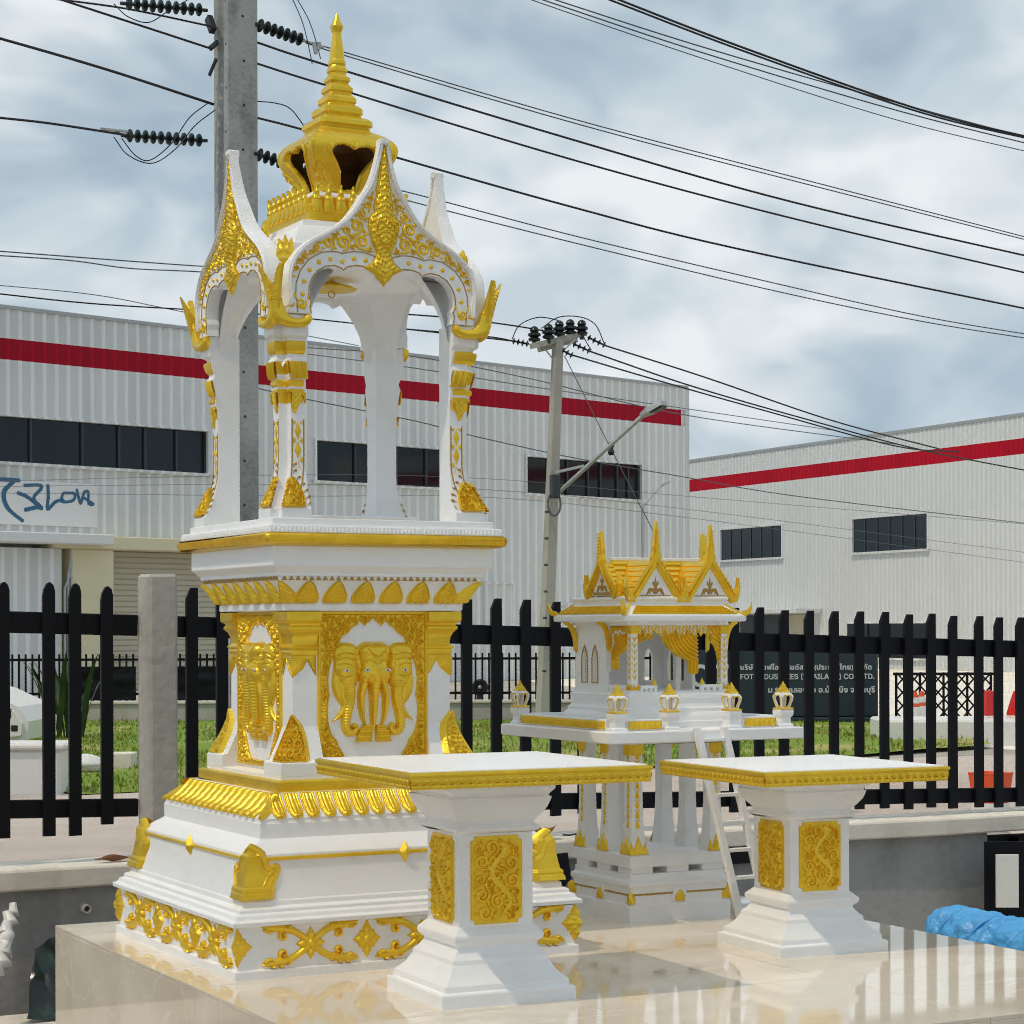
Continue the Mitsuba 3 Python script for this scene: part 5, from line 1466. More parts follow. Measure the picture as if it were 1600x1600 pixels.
def shaft_orn(S, Z):
    # strip ornament with lozenges, within the border line; s from the notch edge
    u = S - .0225
    zz = Z - 1.645
    period = .058
    ph = np.mod(-zz, period) / period
    l = np.abs(u) / .0115 + np.abs(ph - .5) * 2.0
    loz = np.where(l < 1, .003 * (1 - l) ** .5, -.01)
    tri = np.abs(np.abs(u) - .0115) / .006 + np.minimum(ph, 1 - ph) * 5.5
    loz = np.maximum(loz, np.where(tri < 1, .0028, -.01))
    return np.where((np.abs(u) < .0165) & (Z < 1.645) & (Z > 1.52 - u * 2.2), loz, -.01)


def shaft_line(S, Z):
    u = S - .0225
    lowz = 1.478 - (u + .022) * 1.55
    dl = np.minimum(np.abs(np.abs(u) - .0195), np.abs(Z - lowz) * .55)
    ok_ = (np.abs(u) < .0215) & (Z < 1.652) & (Z > lowz - .003)
    return np.where(ok_ & (dl < .0030), .0016, -.01)


UPP = Polygon([(-.064, 1.382), (.064, 1.382), (.058, 1.398), (.045, 1.425), (.028, 1.450), (.010, 1.470), (0, 1.477), (-.010, 1.470), (-.028, 1.450), (-.045, 1.425), (-.058, 1.398)])
hx, hz = np.meshgrid(np.arange(.0, .066, .0012), np.arange(1.383, 1.477, .0012))
hx, hz = hx.ravel(), hz.ravel()
UFIL = pack_scrolls(hx, hz, np.minimum(inside(UPP, hx[None], hz[None])[0] - .002, hx), (.014, .011, .009, .0072, .0055, .0044), 9, lambda x, z: math.atan2(1.37 - z, -x))


def foot_up(S, Z):
    d_ = inside(UPP, S, Z)
    h = .006 + np.maximum(strokes(S, Z, mirror(UFIL), .010), 0)
    return np.where(d_ > 0, np.where(d_ < .0035, .011, h), -.01)


def foot_curls(S, Z):
    l = []
    for i in range(7):
        t = i / 6
        z = 1.388 + t * .118
        w = (z - 1.381) / .095
        s = .068 * max(0, 1 - w) ** .70 + .010 - .004 * t
        l.append(curl(s, z, 1.2 + .4 * t, .0095, -1, 1.0, .17, 8))
    return strokes(S, Z, l, .004)


CP = [(.362, 1.380), (.348, 1.41), (.335, 1.44), (.326, 1.47), (.321, 1.50), (.319, 1.53), (.319, 1.67), (.321, 1.73), (.325, 1.742), (.325, 1.772), (.330, 1.80), (.336, 1.825)]


def both(field, s0, s1, z0, z1, st):
    """on the two outer faces of the column at (-x, -y), s from the edge of the stepped corner"""
    pz, ph = np.array([p[1] for p in CP]), np.array([p[0] for p in CP])

    def m1(s, z, h):
        H = np.interp(z, pz, ph)
        return np.column_stack([-H + NC + s, -(H + h), z])

    def m2(s, z, h):
        H = np.interp(z, pz, ph)
        return np.column_stack([-(H + h), -H + NC + s, z])
    return join(relief(field, s0, s1, z0, z1, st, m1), flip(relief(field, s0, s1, z0, z1, st, m2)))


cl_ = mikit.ply(both(cap_leaf, .001, .058, 1.772, 1.826, .0013), GO, True)
hl_ = mikit.ply(both(hang_leaf, .0005, .047, 1.668, 1.733, .0012), GO, True)
so_ = mikit.ply(both(shaft_orn, .001, .046, 1.44, 1.655, .0011), GO, True)
sl_ = mikit.ply(both(shaft_line, .001, .046, 1.40, 1.655, .0009), 'gold_line', True)
fu_ = mikit.ply(both(lambda S, Z: foot_up(S - .006, Z), -.012, .068, 1.380, 1.48, .0011), GO, True)
fu2_ = mikit.ply(both(lambda S, Z: foot_curls(S - .004, Z), .0, .085, 1.380, 1.52, .0009), 'gold_line', True)
for k in range(4):
    p_ = part(ts, 'column', colm, None, m=RZ[k])
    for nm, q_ in (('gold_moulding', b1_), ('gold_moulding', b2_), ('gold_moulding', b3_), ('gold_moulding', b4_), ('gold_moulding', b5_), ('lotus_capital', cl_), ('hanging_leaf', hl_), ('carved_strip', so_), ('border_line', sl_), ('foot_leaf', fu_), ('foot_scroll', fu2_)):
        part(p_, nm, q_, None, m=RZ[k], kind='stuff' if nm != 'gold_moulding' else None)

# gables
HALF = [(.315, 1.964), (.314, 2.02), (.318, 2.06), (.314, 2.10), (.300, 2.135), (.278, 2.163), (.245, 2.190), (.205, 2.214), (.165, 2.238), (.128, 2.266), (.100, 2.30), (.078, 2.335), (.052, 2.375), (.035, 2.42), (.0235, 2.465), (.0145, 2.515)]
INN = [(.236, 1.964), (.240, 1.99), (.236, 2.005), (.244, 2.022), (.243, 2.05), (.234, 2.075), (.216, 2.098), (.190, 2.113), (.160, 2.117), (.142, 2.111), (.133, 2.104), (.120, 2.116), (.095, 2.122), (.070, 2.122), (.048, 2.116), (.030, 2.108), (.014, 2.094), (.0, 2.080)]
hs_ = spline(HALF, 90)
OUTG = [tuple(p) for p in hs_]
GAB = Polygon(OUTG + [(-x, z) for x, z in OUTG[::-1]][0:] + [(-x, z) for x, z in INN] + [(x, z) for x, z in INN[::-1]]).buffer(0)
plate = face(extrude(GAB.buffer(0).intersection(Polygon(OUTG + [(-x, z) for x, z in OUTG[::-1]]).buffer(0).buffer(-.004)), .040), -.318)
rim_o = Polygon(OUTG + [(-x, z) for x, z in OUTG[::-1]]).buffer(0)
RIMP = rim_o.difference(rim_o.buffer(-.012)).intersection(shapely.box(-.4, 1.99, .4, 2.6))
rim = face(bevelled(max(getattr(RIMP, 'geoms', [RIMP]), key=lambda g: g.area), .062, .005), -.312)
cap_top = face(bevelled([(-.0165, 2.503), (.0165, 2.503), (.0155, 2.518), (.011, 2.522), (-.011, 2.522), (-.0155, 2.518)], .036, .004), -.341)


def taper(m_):
    # the spire of a gable is thinner than its foot
    v_, f_ = m_
    v_ = np.array(v_)
    k_ = np.clip((v_[:, 2] - 2.20) / .28, 0, 1)
    v_[:, 1] = v_[:, 1] - np.where(v_[:, 1] > -.35, .032 * k_, 0)
    return v_, f_


plate, rim = taper(dense(plate, .03)), taper(dense(rim, .03))
gp = mikit.ply(join(plate), WH)
gr_ = mikit.ply(join(rim, cap_top), WH, 30)


def inn_off(o):
    g = Polygon([(-.5, 1.9)] + [(-x, z) for x, z in INN] + [(x, z) for x, z in INN[::-1]] + [(.5, 1.9)]) if False else Polygon([(-x, z) for x, z in INN] + [(x, z) for x, z in INN[::-1]])
    return g.buffer(0).buffer(o, join_style=1)


def gable_lines(S, Z):
    F = np.full(S.shape, -.01)
    for o, w_ in ((.0035, .0018), (.046, .0016)):
        d_ = np.abs(inside(inn_off(o), S, Z))
        F = np.maximum(F, np.where((d_ < w_) & (Z > 1.97), .0022, -.01))
    return F


inn_mid = np.array(inn_off(.024).exterior.coords)


def gable_dots(S, Z):
    ln_ = LineString(inn_mid)
    F = np.full(S.shape, -.01)
    n_ = 34
    for i in range(n_):
        p_ = ln_.interpolate((i + .5) / n_ * ln_.length)
        if p_.y < 1.985 or abs(p_.x) < .055:
            continue
        r = np.hypot(S - p_.x, Z - p_.y)
        F = np.maximum(F, np.where(r < .0072, .004 * np.sqrt(np.maximum(1 - (r / .0072) ** 2, 0)) + .001, -.01))
    return F


FLM = [(0, 2.066), (.010, 2.082), (.022, 2.090), (.028, 2.102), (.046, 2.112), (.066, 2.122), (.050, 2.130), (.036, 2.142), (.028, 2.156), (.024, 2.17), (.032, 2.186), (.040, 2.20), (.048, 2.225), (.052, 2.25), (.050, 2.272), (.042, 2.288), (.030, 2.296), (.034, 2.31), (.030, 2.33), (.024, 2.35), (.026, 2.365), (.020, 2.39), (.018, 2.405), (.013, 2.43), (.010, 2.47), (.005, 2.505)]
FLMP = Polygon(FLM + [(-x, z) for x, z in FLM[::-1]]).buffer(0)


def gable_scrolls(S, Z):
    inn2 = inn_off(.050)
    room = np.minimum(inside(rim_o.buffer(-.013), S, Z), -inside(inn2, S, Z))
    l = []
    ring_ = LineString([p for p in np.array(rim_o.buffer(-.019).exterior.coords)])
    r_ = random.Random(5)
    big = []
    hx, hz = np.meshgrid(np.arange(.026, .312, .0016), np.arange(1.98, 2.36, .0016))
    hx, hz = hx.ravel(), hz.ravel()
    rm_ = np.minimum(np.minimum(inside(rim_o.buffer(-.014), hx[None], hz[None])[0], -inside(inn2, hx[None], hz[None])[0]), -inside(FLMP.buffer(.004), hx[None], hz[None])[0])
    l = pack_scrolls(hx, hz, rm_, (.0255, .021, .0175, .0145, .012, .0098, .0078, .006), 5, lambda x, z: math.atan2(2.02 - z, -x))
    F = strokes(S, Z, mirror(l), .007)
    return np.where(room > .0012, F, np.minimum(F, -.004))


def flame_field(S, Z):
    d_ = inside(FLMP, S, Z)
    tex = feathers(np.abs(S) * 22, (Z - 2.06) + np.abs(S) * np.where(Z < 2.17, -.6, .55), 62, 1.6)
    h = .006 + .012 * np.sqrt(np.clip(d_ / .03, 0, 1)) + .006 * tex
    hz_ = inside(Polygon([(0, 2.185), (.022, 2.20), (.034, 2.235), (.030, 2.262), (.014, 2.268), (0, 2.255), (-.014, 2.268), (-.030, 2.262), (-.034, 2.235), (-.022, 2.20)]), S, Z)
    h += .006 * np.exp(-(hz_ / .004) ** 2) + np.where(hz_ > .006, .005, 0)
    h = np.where(d_ < .004, .009, h)
    return np.where(d_ > 0, h, -.01)


gl_ = mikit.ply(relief(gable_lines, -.31, .31, 1.965, 2.20, .0011, flat(-.358)), 'gold_line', True)
gd_ = mikit.ply(relief(gable_dots, -.29, .29, 1.965, 2.16, .0014, flat(-.358)), GO, True)
gs_ = mikit.ply(relief(gable_scrolls, -.315, .315, 1.97, 2.36, .0012, flat(-.358)), GO, True)
gf2_ = mikit.ply(relief(flame_field, -.07, .07, 2.06, 2.51, .0013, flat(-.357)), GO, True)

# golden tail hooks with twin horns at the gable ends
HOOK = Polygon([(.238, 1.950), (.243, 1.966), (.254, 1.964), (.264, 1.955), (.286, 1.950), (.306, 1.953), (.320, 1.964), (.330, 1.984), (.336, 2.004), (.347, 2.022), (.361, 2.039), (.377, 2.060), (.393, 2.083), (.409, 2.106), (.398, 2.072), (.388, 2.040), (.380, 2.010), (.374, 1.985), (.369, 1.962), (.360, 1.944), (.344, 1.932), (.318, 1.925), (.290, 1.924), (.262, 1.928), (.246, 1.937)])


def hook_field(S, Z):
    d_ = inside(HOOK, S, Z)
    h = .005 + .009 * np.sqrt(np.clip(d_ / .014, 0, 1)) + np.where((Z > 2.0) & (S > .33), .004 * feathers(np.arctan2(Z - 2.0, S - .33) * 2, np.hypot(S - .33, Z - 2.0), 90, 3), 0)
    return np.where(d_ > 0, h, -.01)


hk = relief(hook_field, 0.232, .412, 1.920, 2.108, .0012, flat(-.358))
hkb = face(extrude(HOOK, .012), -.347)
hkm = (lambda m: (m[0] * np.array([-1, 1, 1]), np.asarray(m[1])[:, ::-1]))
hk_ = mikit.ply(join(hk, hkb), GO, 35)
hk2_ = mikit.ply(hkm(join(hk, hkb)), GO, 35)
hcs = [swirl(.272, 1.998, .019, 2.6, 1), swirl(.301, 1.994, .010, .5, -1), flame(.288, 2.012, .9, .022, 1), flame(.250, 2.012, 1.8, .018, -1)]
hc_ = mikit.ply(relief(lambda S, Z: strokes(S, Z, mirror(hcs), .004), -.33, .33, 1.975, 2.04, .0012, flat(-.358)), GO, True)
for k in range(4):
    g_k = part(ts, 'gable', gp, None, m=RZ[k])
    for nm, q_ in (('rim', gr_), ('border_line', gl_), ('gold_dots', gd_), ('scrollwork', gs_), ('flame_ornament', gf2_), ('tail_hook', hk_), ('tail_hook', hk2_), ('end_scroll', hc_)):
        part(g_k, nm, q_, None, m=RZ[k], kind='stuff' if nm in ('gold_dots', 'scrollwork', 'border_line', 'end_scroll') else None)

# vault inside, roof above it
iz = np.array([p[1] for p in INN[3:]][::-1])
ix = np.array([p[0] for p in INN[3:]][::-1])


def arch(t):
    t = np.abs(t)
    return np.where(t < .236, 2.135 - .10 * np.clip((t - .10) / .136, 0, 1) ** 3.2, 2.035 - (t - .236) * 2.2)


g = np.linspace(-.318, .318, 90)
X, Y = np.meshgrid(g, g)
Zv = np.maximum(arch(X), arch(Y))
rr_ = np.hypot(np.abs(X) - .32, np.abs(Y) - .32)
Zv = np.minimum(Zv, 1.93 + .33 * np.clip((rr_ - .085) / .26, 0, 1) ** .55 + np.where(rr_ < .085, (rr_ - .085) * 1.5, 0))
part(ts, 'vault', flip(grid(np.stack([X, Y, Zv], -1))), WH, True)
part(ts, 'roof', loft([(.317, 2.14), (.292, 2.150), (.292, 2.165), (.27, 2.172), (.262, 2.175), (.262, 2.20), (.25, 2.205), (.235, 2.235), (.215, 2.262), (.205, 2.268), (.20, 2.285)]), WH, 30)


def corner_flame(S, Z):
    g_ = Polygon([(-.075, 2.04), (-.085, 2.10), (-.06, 2.14), (-.045, 2.19), (-.02, 2.175), (0, 2.20), (.02, 2.175), (.045, 2.19), (.06, 2.14), (.085, 2.10), (.075, 2.04), (0, 2.0)])
    d_ = inside(g_, S, Z)
    return np.where(d_ > 0, .004 + .012 * np.sqrt(np.clip(d_ / .02, 0, 1)) + .004 * feathers(np.arctan2(Z - 2.0, np.abs(S) + .001) * 2, np.hypot(S, Z - 2.0), 40, 3), -.01)


cf = relief(corner_flame, -.09, .09, 2.04, 2.205, .003, lambda s, z, h: np.column_stack([-.300 - h * .6 + s * .34, -.300 - h * .6 - s * .34, z + .012]))
cf = mikit.ply(cf, GO, True)
for k in range(4):
    part(ts, 'corner_flame', cf, None, m=RZ[k])


# crown tier, lantern and spire
part(ts, 'crown_base', loft([(.182, 2.282), (.184, 2.286), (.172, 2.292)]), WH)
part(ts, 'crown', loft([(.166, 2.286), (.166, 2.292), (.170, 2.296), (.174, 2.34), (.170, 2.345), (.150, 2.349), (.150, 2.372), (.14, 2.378)]), GO, 30)
part(ts, 'crown_top', loft([(.140, 2.372), (.142, 2.378), (.134, 2.392), (.10, 2.40)]), WH, 30)


def spear(S, Z):
    w = np.clip((Z - 2.318) / .088, 0, 1)
    half = .0185 * np.clip(np.minimum(w / .22 + .35, (1 - w) / .78), 0, 1) ** .85
    q = np.abs(S) / np.maximum(half, 1e-4)
    return np.where((q < 1) & (w > 0), .003 + .007 * np.sqrt(np.maximum(1 - q * q, 0)) + .002 * np.cos(w * 26) * (w > .45), -.01)


CRN = [(.170, 2.290), (.174, 2.34), (.173, 2.41)]
sp_ = relief(spear, -.020, .020, 2.316, 2.408, .0015, along(CRN))
sb_ = (lambda m: (m[0], m[1]))(face(extrude([(-.016, 2.335), (.016, 2.335), (.015, 2.350), (.002, 2.403), (-.002, 2.403), (-.015, 2.350)], .005), -.1695))
sp_ = mikit.ply(join(sp_, sb_), GO, 60)
for k in range(4):
    for i in range(8):
        part(ts, 'crown_leaf', sp_, None, m=RZ[k] @ T().translate([(i - 3.5) * .0415, 0, 0]))
# horned antefix at the foot of the crown
HR = Polygon([(-.062, 2.30), (-.070, 2.27), (-.066, 2.235), (-.048, 2.205), (-.02, 2.19), (0, 2.186), (.02, 2.19), (.048, 2.205), (.066, 2.235), (.070, 2.27), (.062, 2.30), (.052, 2.268), (.036, 2.246), (.016, 2.236), (.012, 2.262), (0, 2.285), (-.012, 2.262), (-.016, 2.236), (-.036, 2.246), (-.052, 2.268)])


def horn_field(S, Z):
    d_ = inside(HR, S, Z)
    return np.where(d_ > 0, .004 + .010 * np.sqrt(np.clip(d_ / .015, 0, 1)) + .003 * feathers(np.arctan2(Z - 2.25, S) * 2, np.hypot(S, Z - 2.25), 80, 3), -.01)


hf_ = join(relief(horn_field, -.074, .074, 2.18, 2.302, .0018, flat(-.272)), face(extrude(HR, .012), -.262))
hf_ = mikit.ply(hf_, GO, 45)
for k in range(4):
    part(ts, 'antefix', hf_, None, m=RZ[k])

LAN = [(.095, 2.400), (.096, 2.415), (.102, 2.435), (.113, 2.46), (.127, 2.485), (.140, 2.508), (.148, 2.528), (.150, 2.545), (.146, 2.560), (.136, 2.575), (.120, 2.589), (.103, 2.599), (.094, 2.604)]
lz, lh = np.array([p[1] for p in LAN]), np.array([p[0] for p in LAN])


def lanmap(th):
    def f(s, z, h):
        H = np.interp(z, lz, lh) * (1 - .0) - th + h
        a = s
        return np.column_stack([a * H, -H + .03 * H * np.abs(a) ** 4, z])
    return f


OP = spline([(0, 2.413), (.28, 2.413), (.31, 2.44), (.33, 2.465), (.42, 2.49), (.51, 2.510), (.53, 2.526), (.44, 2.541), (.27, 2.546), (.10, 2.541), (0, 2.534)], 60)
lanp = shapely.box(-1, 2.40, 1, 2.604).difference(Polygon([tuple(p) for p in OP] + [(-p[0], p[1]) for p in OP[::-1]]).buffer(0))
v, f = extrude(shapely.affinity.scale(lanp, 1, 8, origin=(0, 2.4)), .014)
v, f = dense((v, f), .06)
v = v.copy()
v[:, 1] = 2.4 + (v[:, 1] - 2.4) / 8
lo_ = bend((v, f), lanmap(.014))
lan_ = mikit.ply(lo_, GO, 50)
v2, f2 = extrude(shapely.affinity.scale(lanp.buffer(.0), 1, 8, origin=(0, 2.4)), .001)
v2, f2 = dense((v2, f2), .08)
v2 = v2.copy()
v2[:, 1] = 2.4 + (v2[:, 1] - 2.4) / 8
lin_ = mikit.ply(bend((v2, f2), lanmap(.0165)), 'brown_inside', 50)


def lan_border(S, Z):
    g_ = Polygon([tuple(p) for p in OP] + [(-p[0], p[1]) for p in OP[::-1]]).buffer(0)
    A = shapely.affinity.scale(g_, .125, 1, origin=(0, 0))
    d_ = -inside(A, S * .125, Z)
    w_ = np.where(Z > 2.515, .014, .006)
    return np.where((d_ > .0) & (d_ < w_), .002 + .002 * np.abs(np.sin(np.arctan2(Z - 2.50, S * .125) * 10)) * (Z > 2.5) + .003 * np.exp(-(d_ / .003) ** 2), -.01)


lb_ = mikit.ply(relief(lan_border, -.95, .95, 2.405, 2.598, .0035, lanmap(-.0005)), GO, True)


def lan_leaf(S, Z):
    w = (Z - 2.40) / .10
    half = .62 * (1 - np.clip(w, 0, 1)) ** .8
    q = (1 - np.abs(S)) / np.maximum(half, 1e-4)
    return np.where((w > 0) & (w < 1) & (q < 1) & (np.abs(S) > .42), .003 + .006 * feathers(q * .5, w * .5, 9, 2), -.01)


ll_ = mikit.ply(relief(lan_leaf, -.995, .995, 2.40, 2.50, .004, lanmap(0)), GO, True)
for k in range(4):
    p_ = part(ts, 'lantern_side', lan_, None, m=RZ[k])
    part(p_, 'inner_face', lin_, None, m=RZ[k])
    part(p_, 'carved_border', lb_, None, m=RZ[k])
    part(p_, 'foot_leaf', ll_, None, m=RZ[k], kind='stuff')
part(ts, 'lantern_ceiling', loft([(.112, 2.580), (.112, 2.584)]), 'brown_inside')
n_ = notched(.004)
SP = [(.097, 2.598), (.098, 2.603), (.090, 2.607), (.083, 2.618), (.0845, 2.623), (.091, 2.628), (.0905, 2.642), (.084, 2.649), (.068, 2.656), (.061, 2.661), (.0625, 2.666), (.066, 2.670), (.0655, 2.686), (.058, 2.694), (.047, 2.700), (.0455, 2.704), (.050, 2.709), (.0495, 2.722), (.043, 2.730), (.037, 2.736), (.036, 2.740), (.041, 2.746), (.0405, 2.757), (.034, 2.765), (.030, 2.771), (.0295, 2.774), (.034, 2.780), (.0335, 2.790), (.028, 2.798),
      (.0255, 2.802), (.025, 2.806), (.029, 2.811), (.0285, 2.820), (.024, 2.827), (.0225, 2.831), (.025, 2.836), (.0245, 2.846), (.0205, 2.852), (.020, 2.87), (.0165, 2.90), (.0135, 2.925), (.0125, 2.936), (.014, 2.942), (.0175, 2.952), (.0185, 2.960), (.015, 2.968), (.011, 2.974), (.009, 2.982), (.003, 3.0), (.0015, 3.003)]
part(ts, 'spire', loft(SP, lambda h: np.array([[h, -h * .62], [h, h * .62], [h * .62, h], [-h * .62, h], [-h, h * .62], [-h, -h * .62], [-h * .62, -h], [h * .62, -h]]) if h < .03 else notched(max(.004, h * .07))(h)[[0, 1, 2, 3, 4, 5, 6, 7, 8, 9, 10, 11]] if False else np.array([[h, -h * .86], [h, h * .86], [h * .86, h], [-h * .86, h], [-h, h * .86], [-h, -h * .86], [-h * .86, -h], [h * .86, -h]])), GO, 25)

# ornament hanging from the vault
ho = thing('hanging_ornament', 'round gold lotus disc with a ring hanging under the vault of the tall shrine', 'ornament')
ang = np.arange(48) * 2 * np.pi / 48
sc_ = 1 + .06 * np.cos(ang * 12)
part(ho, 'disc', loft([(.02, 2.104), (.05, 2.100), (.078, 2.102), (.080, 2.107), (.06, 2.114), (.03, 2.121), (.005, 2.134)], lambda r: np.column_stack([np.cos(ang) * sc_, np.sin(ang) * sc_]) * r, True, (-.03, -.02)), GO, 40)
part(ho, 'ring', tube(np.column_stack([-.03 + .011 * np.cos(np.linspace(0, 6.283, 30)), np.full(30, -.02), 2.089 + .011 * np.sin(np.linspace(0, 6.283, 30))]), .0016, 6, False), 'gold_line', True)

# ================================================================ OFFERING TABLES


def cham(w, h, c):
    return Polygon([(-w + c, -h), (w - c, -h), (w - c, -h + c), (w, -h + c), (w, h - c), (w - c, h - c), (w - c, h), (-w + c, h), (-w + c, h - c), (-w, h - c), (-w, -h + c), (-w + c, -h + c)])


def offering_table(label, x, y, rz, H, W, kz, kh):
    t = thing('offering_table', label, 'table', 'offering tables in front of the shrines')
    M = T().translate([x, y, 0]).rotate([0, 0, 1], math.degrees(rz))
    R4 = [M @ r for r in RZ]
    b = .1955 * kh
    p = [(1, 0), (1, .030), (.985, .034), (.93, .036), (.925, .050), (.905, .054), (.86, .060), (.79, .073), (.74, .090), (.72, .095), (.712, .106), (.69, .110), (.66, .114), (.63, .122), (.60, .130), (.595, .136), (.615, .140), (.66, .148), (.672, .156), (.665, .163), (.62, .171), (.585, .178), (.56, .182)]
    part(t, 'plinth', loft([(b * a, z * kz) for a, z in p]), WH, 28, m=M)
    sh_ = .1085 * kh
    part(t, 'shaft', loft([(sh_, .180 * kz), (sh_, .416 * kz)]), WH, m=M)
    p = [(.108, .411), (.113, .413), (.122, .418), (.124, .424), (.121, .429), (.113, .433), (.113, .440), (.117, .446), (.128, .458), (.139, .474), (.146, .492), (.148, .500), (.142, .502), (.143, .508), (.152, .516), (.156, .522), (.156, .532), (.17, .536)]
    part(t, 'capital', loft([(a * kh, z * kz) for a, z in p] + [(.17 * kh, H - .046)]), WH, 28, m=M)
    part(t, 'top', loft([(W - .006, H - .046), (W - .006, H - .004), (W - .009, H)]), WH, m=M)
    e = loft([(W - .014, H - .0475), (W - .004, H - .046), (W - .002, H - .040), (W - .004, H - .0345), (W + .0005, H - .033), (W + .002, H - .024), (W + .0005, H - .0165), (W + .004, H - .015), (W + .006, H - .010), (W + .005, H - .004), (W - .002, H - .0022), (W - .006, H - .002)], cap=False)
    part(t, 'gold_edge', e, GO, 30, m=M)

    def beads(S, Z):
        u = np.mod(S / .0125, 1) - .5
        top = np.where((Z > H - .0165) & (Z < H - .0065), .0045 * np.sqrt(np.maximum(1 - (u * 2.3) ** 2, 0)) * np.sin(np.pi * np.clip((Z - H + .0165) / .010, 0, 1)), -.01)
        v = np.mod(S / .026, 1) - .5
        zz = (Z - (H - .0285)) / .0085
        lf = (np.abs(v) * 2 + .5 * np.abs(zz - .35))
        bot = np.where((np.abs(zz) < 1) & (lf < 1), .004 * np.sqrt(np.maximum(1 - lf, 0)) + .0025 * np.abs(np.sin(v * 22 + zz * 2.5)) * (1 - lf), -.01)
        zz2 = (Z - (H - .041)) / .005
        v2 = np.mod(S / .0165, 1) - .5
        lo = np.where((np.abs(zz2) < 1), .003 * np.sqrt(np.maximum(1 - zz2**2, 0)) * (1 - np.abs(v2) * 1.7), -.01)
        return np.maximum(np.maximum(top, bot), lo)
    bd = mikit.ply(relief(beads, -W, W, H - .047, H - .005, .0013, flat(-W - .0005)), GO, True)
    hw, z0, z1 = .076 * kh, .188 * kz, .405 * kz
    hh_, zc = (z1 - z0) / 2, (z0 + z1) / 2
    plate = mikit.ply(face((lambda m_: (m_[0] + np.array([0, zc, 0]), m_[1]))(bevelled(cham(hw, hh_, .012), .006, .002)), -sh_ + .001), GO, 30)
    pl_in = cham(hw - .006, hh_ - .006, .012)

    def serpent(S, Z):
        z = (Z - zc) / hh_
        d_ = inside(pl_in, S, Z - zc)
        l = []
        tt = np.linspace(0, 1, 40)
        bx_ = hw * (.42 * np.sin(tt * 7.2) * (1 - .3 * tt) + .12)
        bz_ = zc - hh_ * .82 + tt * hh_ * 1.55
        l.append((np.column_stack([bx_, bz_]), np.interp(tt, [0, .12, .5, .85, 1], [.002, .007, .010, .009, .010])))
        hx_, hz2 = bx_[-1], bz_[-1]
        l.append((np.array([[hx_, hz2], [hx_ - .012, hz2 + .010], [hx_ - .024, hz2 + .006]]), [.011, .009, .003]))
        for i in range(16):
            k2 = int(2 + i * 2.3)
            a = math.atan2(bz_[k2 + 1] - bz_[k2], bx_[k2 + 1] - bx_[k2])
            l.append(flame(bx_[k2], bz_[k2], a + (1.1 if i % 2 else -1.1), .030, 1 if i % 2 else -1, .13, 1.0, 7))
        hx, hz = np.meshgrid(np.arange(-hw, hw, .002), np.arange(z0, z1, .002))
        hx, hz = hx.ravel(), hz.ravel()
        rm_ = np.minimum(inside(pl_in.buffer(-.001), hx[None], hz[None] - zc)[0], shapely.distance(LineString(np.column_stack([bx_, bz_])), shapely.points(hx, hz)) - .010)
        l += pack_scrolls(hx, hz, rm_, (.024, .019, .015, .012, .0095, .0075, .006), 3, lambda x, z: math.atan2(zc - z, -x))
        F = strokes(S, Z, l, .010)
        return np.where(d_ > .001, F, np.minimum(F, -.004)) + np.where(d_ > 0, 0, -.002)
    sr = mikit.ply(relief(serpent, -hw, hw, z0, z1, .0013, flat(-sh_ - .0048)), GO, True)
    for k in range(4):
        part(t, 'carved_edge', bd, None, m=R4[k], kind='stuff')
        q = part(t, 'gold_panel', plate, None, m=R4[k])
        part(q, 'serpent_relief', sr, None, m=R4[k], kind='stuff')
    return t


offering_table('larger white offering table with gold carved edge in front of the tall shrine', -.037, -1.074, -.047, .6455, .349, 1.105, 1.015)
offering_table('smaller white offering table with gold carved edge in front of the small shrine', 1.2546, -.7895, -.066, .584, .3275, 1.0, 1.0)

# ================================================================ THE SMALL SHRINE
ss = thing('small_shrine', 'small white spirit house with gold gabled roofs standing on carved legs behind the right table', 'shrine')
DX, DY = 1.239, .107
M0 = T().translate([DX, DY, 0])
S4 = [M0 @ r for r in RZ]


def sp(name, mesh, mt, smooth=False, parent=None, m=None, kind=None):
    return part(parent or ss, name, mesh, mt, smooth, m=(M0 if m is None else m), kind=kind)


sp('base', loft([(.206, 0), (.206, .058), (.203, .062), (.1975, .064), (.1975, .118), (.202, .121), (.205, .126), (.205, .138), (.200, .142), (.193, .148), (.193, .166)]), WH, 25)
for sx in (-1, 0, 1):
    for sy in (-1, 0, 1):
        if sx or sy:
            sp('spacer', box(sx * .145 - .045, sx * .145 + .045, sy * .145 - .045, sy * .145 + .045, .166, .192, .003), WH)
sp('leg_plate', loft([(.198, .190), (.201, .193), (.201, .228), (.197, .232)]), WH, 25)
sp('gold_line', loft([(.1975, .093), (.2005, .0945), (.2005, .0985), (.1975, .100)], cap=False), 'gold_line')
BUD = Polygon([(-.026, .066), (.026, .066), (.028, .085), (.020, .098), (.010, .112), (0, .120), (-.010, .112), (-.020, .098), (-.028, .085)])
FB = BUD.buffer(.006).intersection(shapely.box(-.1, .064, .1, .2))


def bud(S, Z):
    d_ = inside(shapely.affinity.scale(BUD, .75, .8, origin=(0, .066)), S, Z)
    return np.where(d_ > 0, .006 + .008 * np.sqrt(np.clip(d_ / .014, 0, 1)) + .002 * np.cos(np.abs(S) * 500 + Z * 260), -.01)


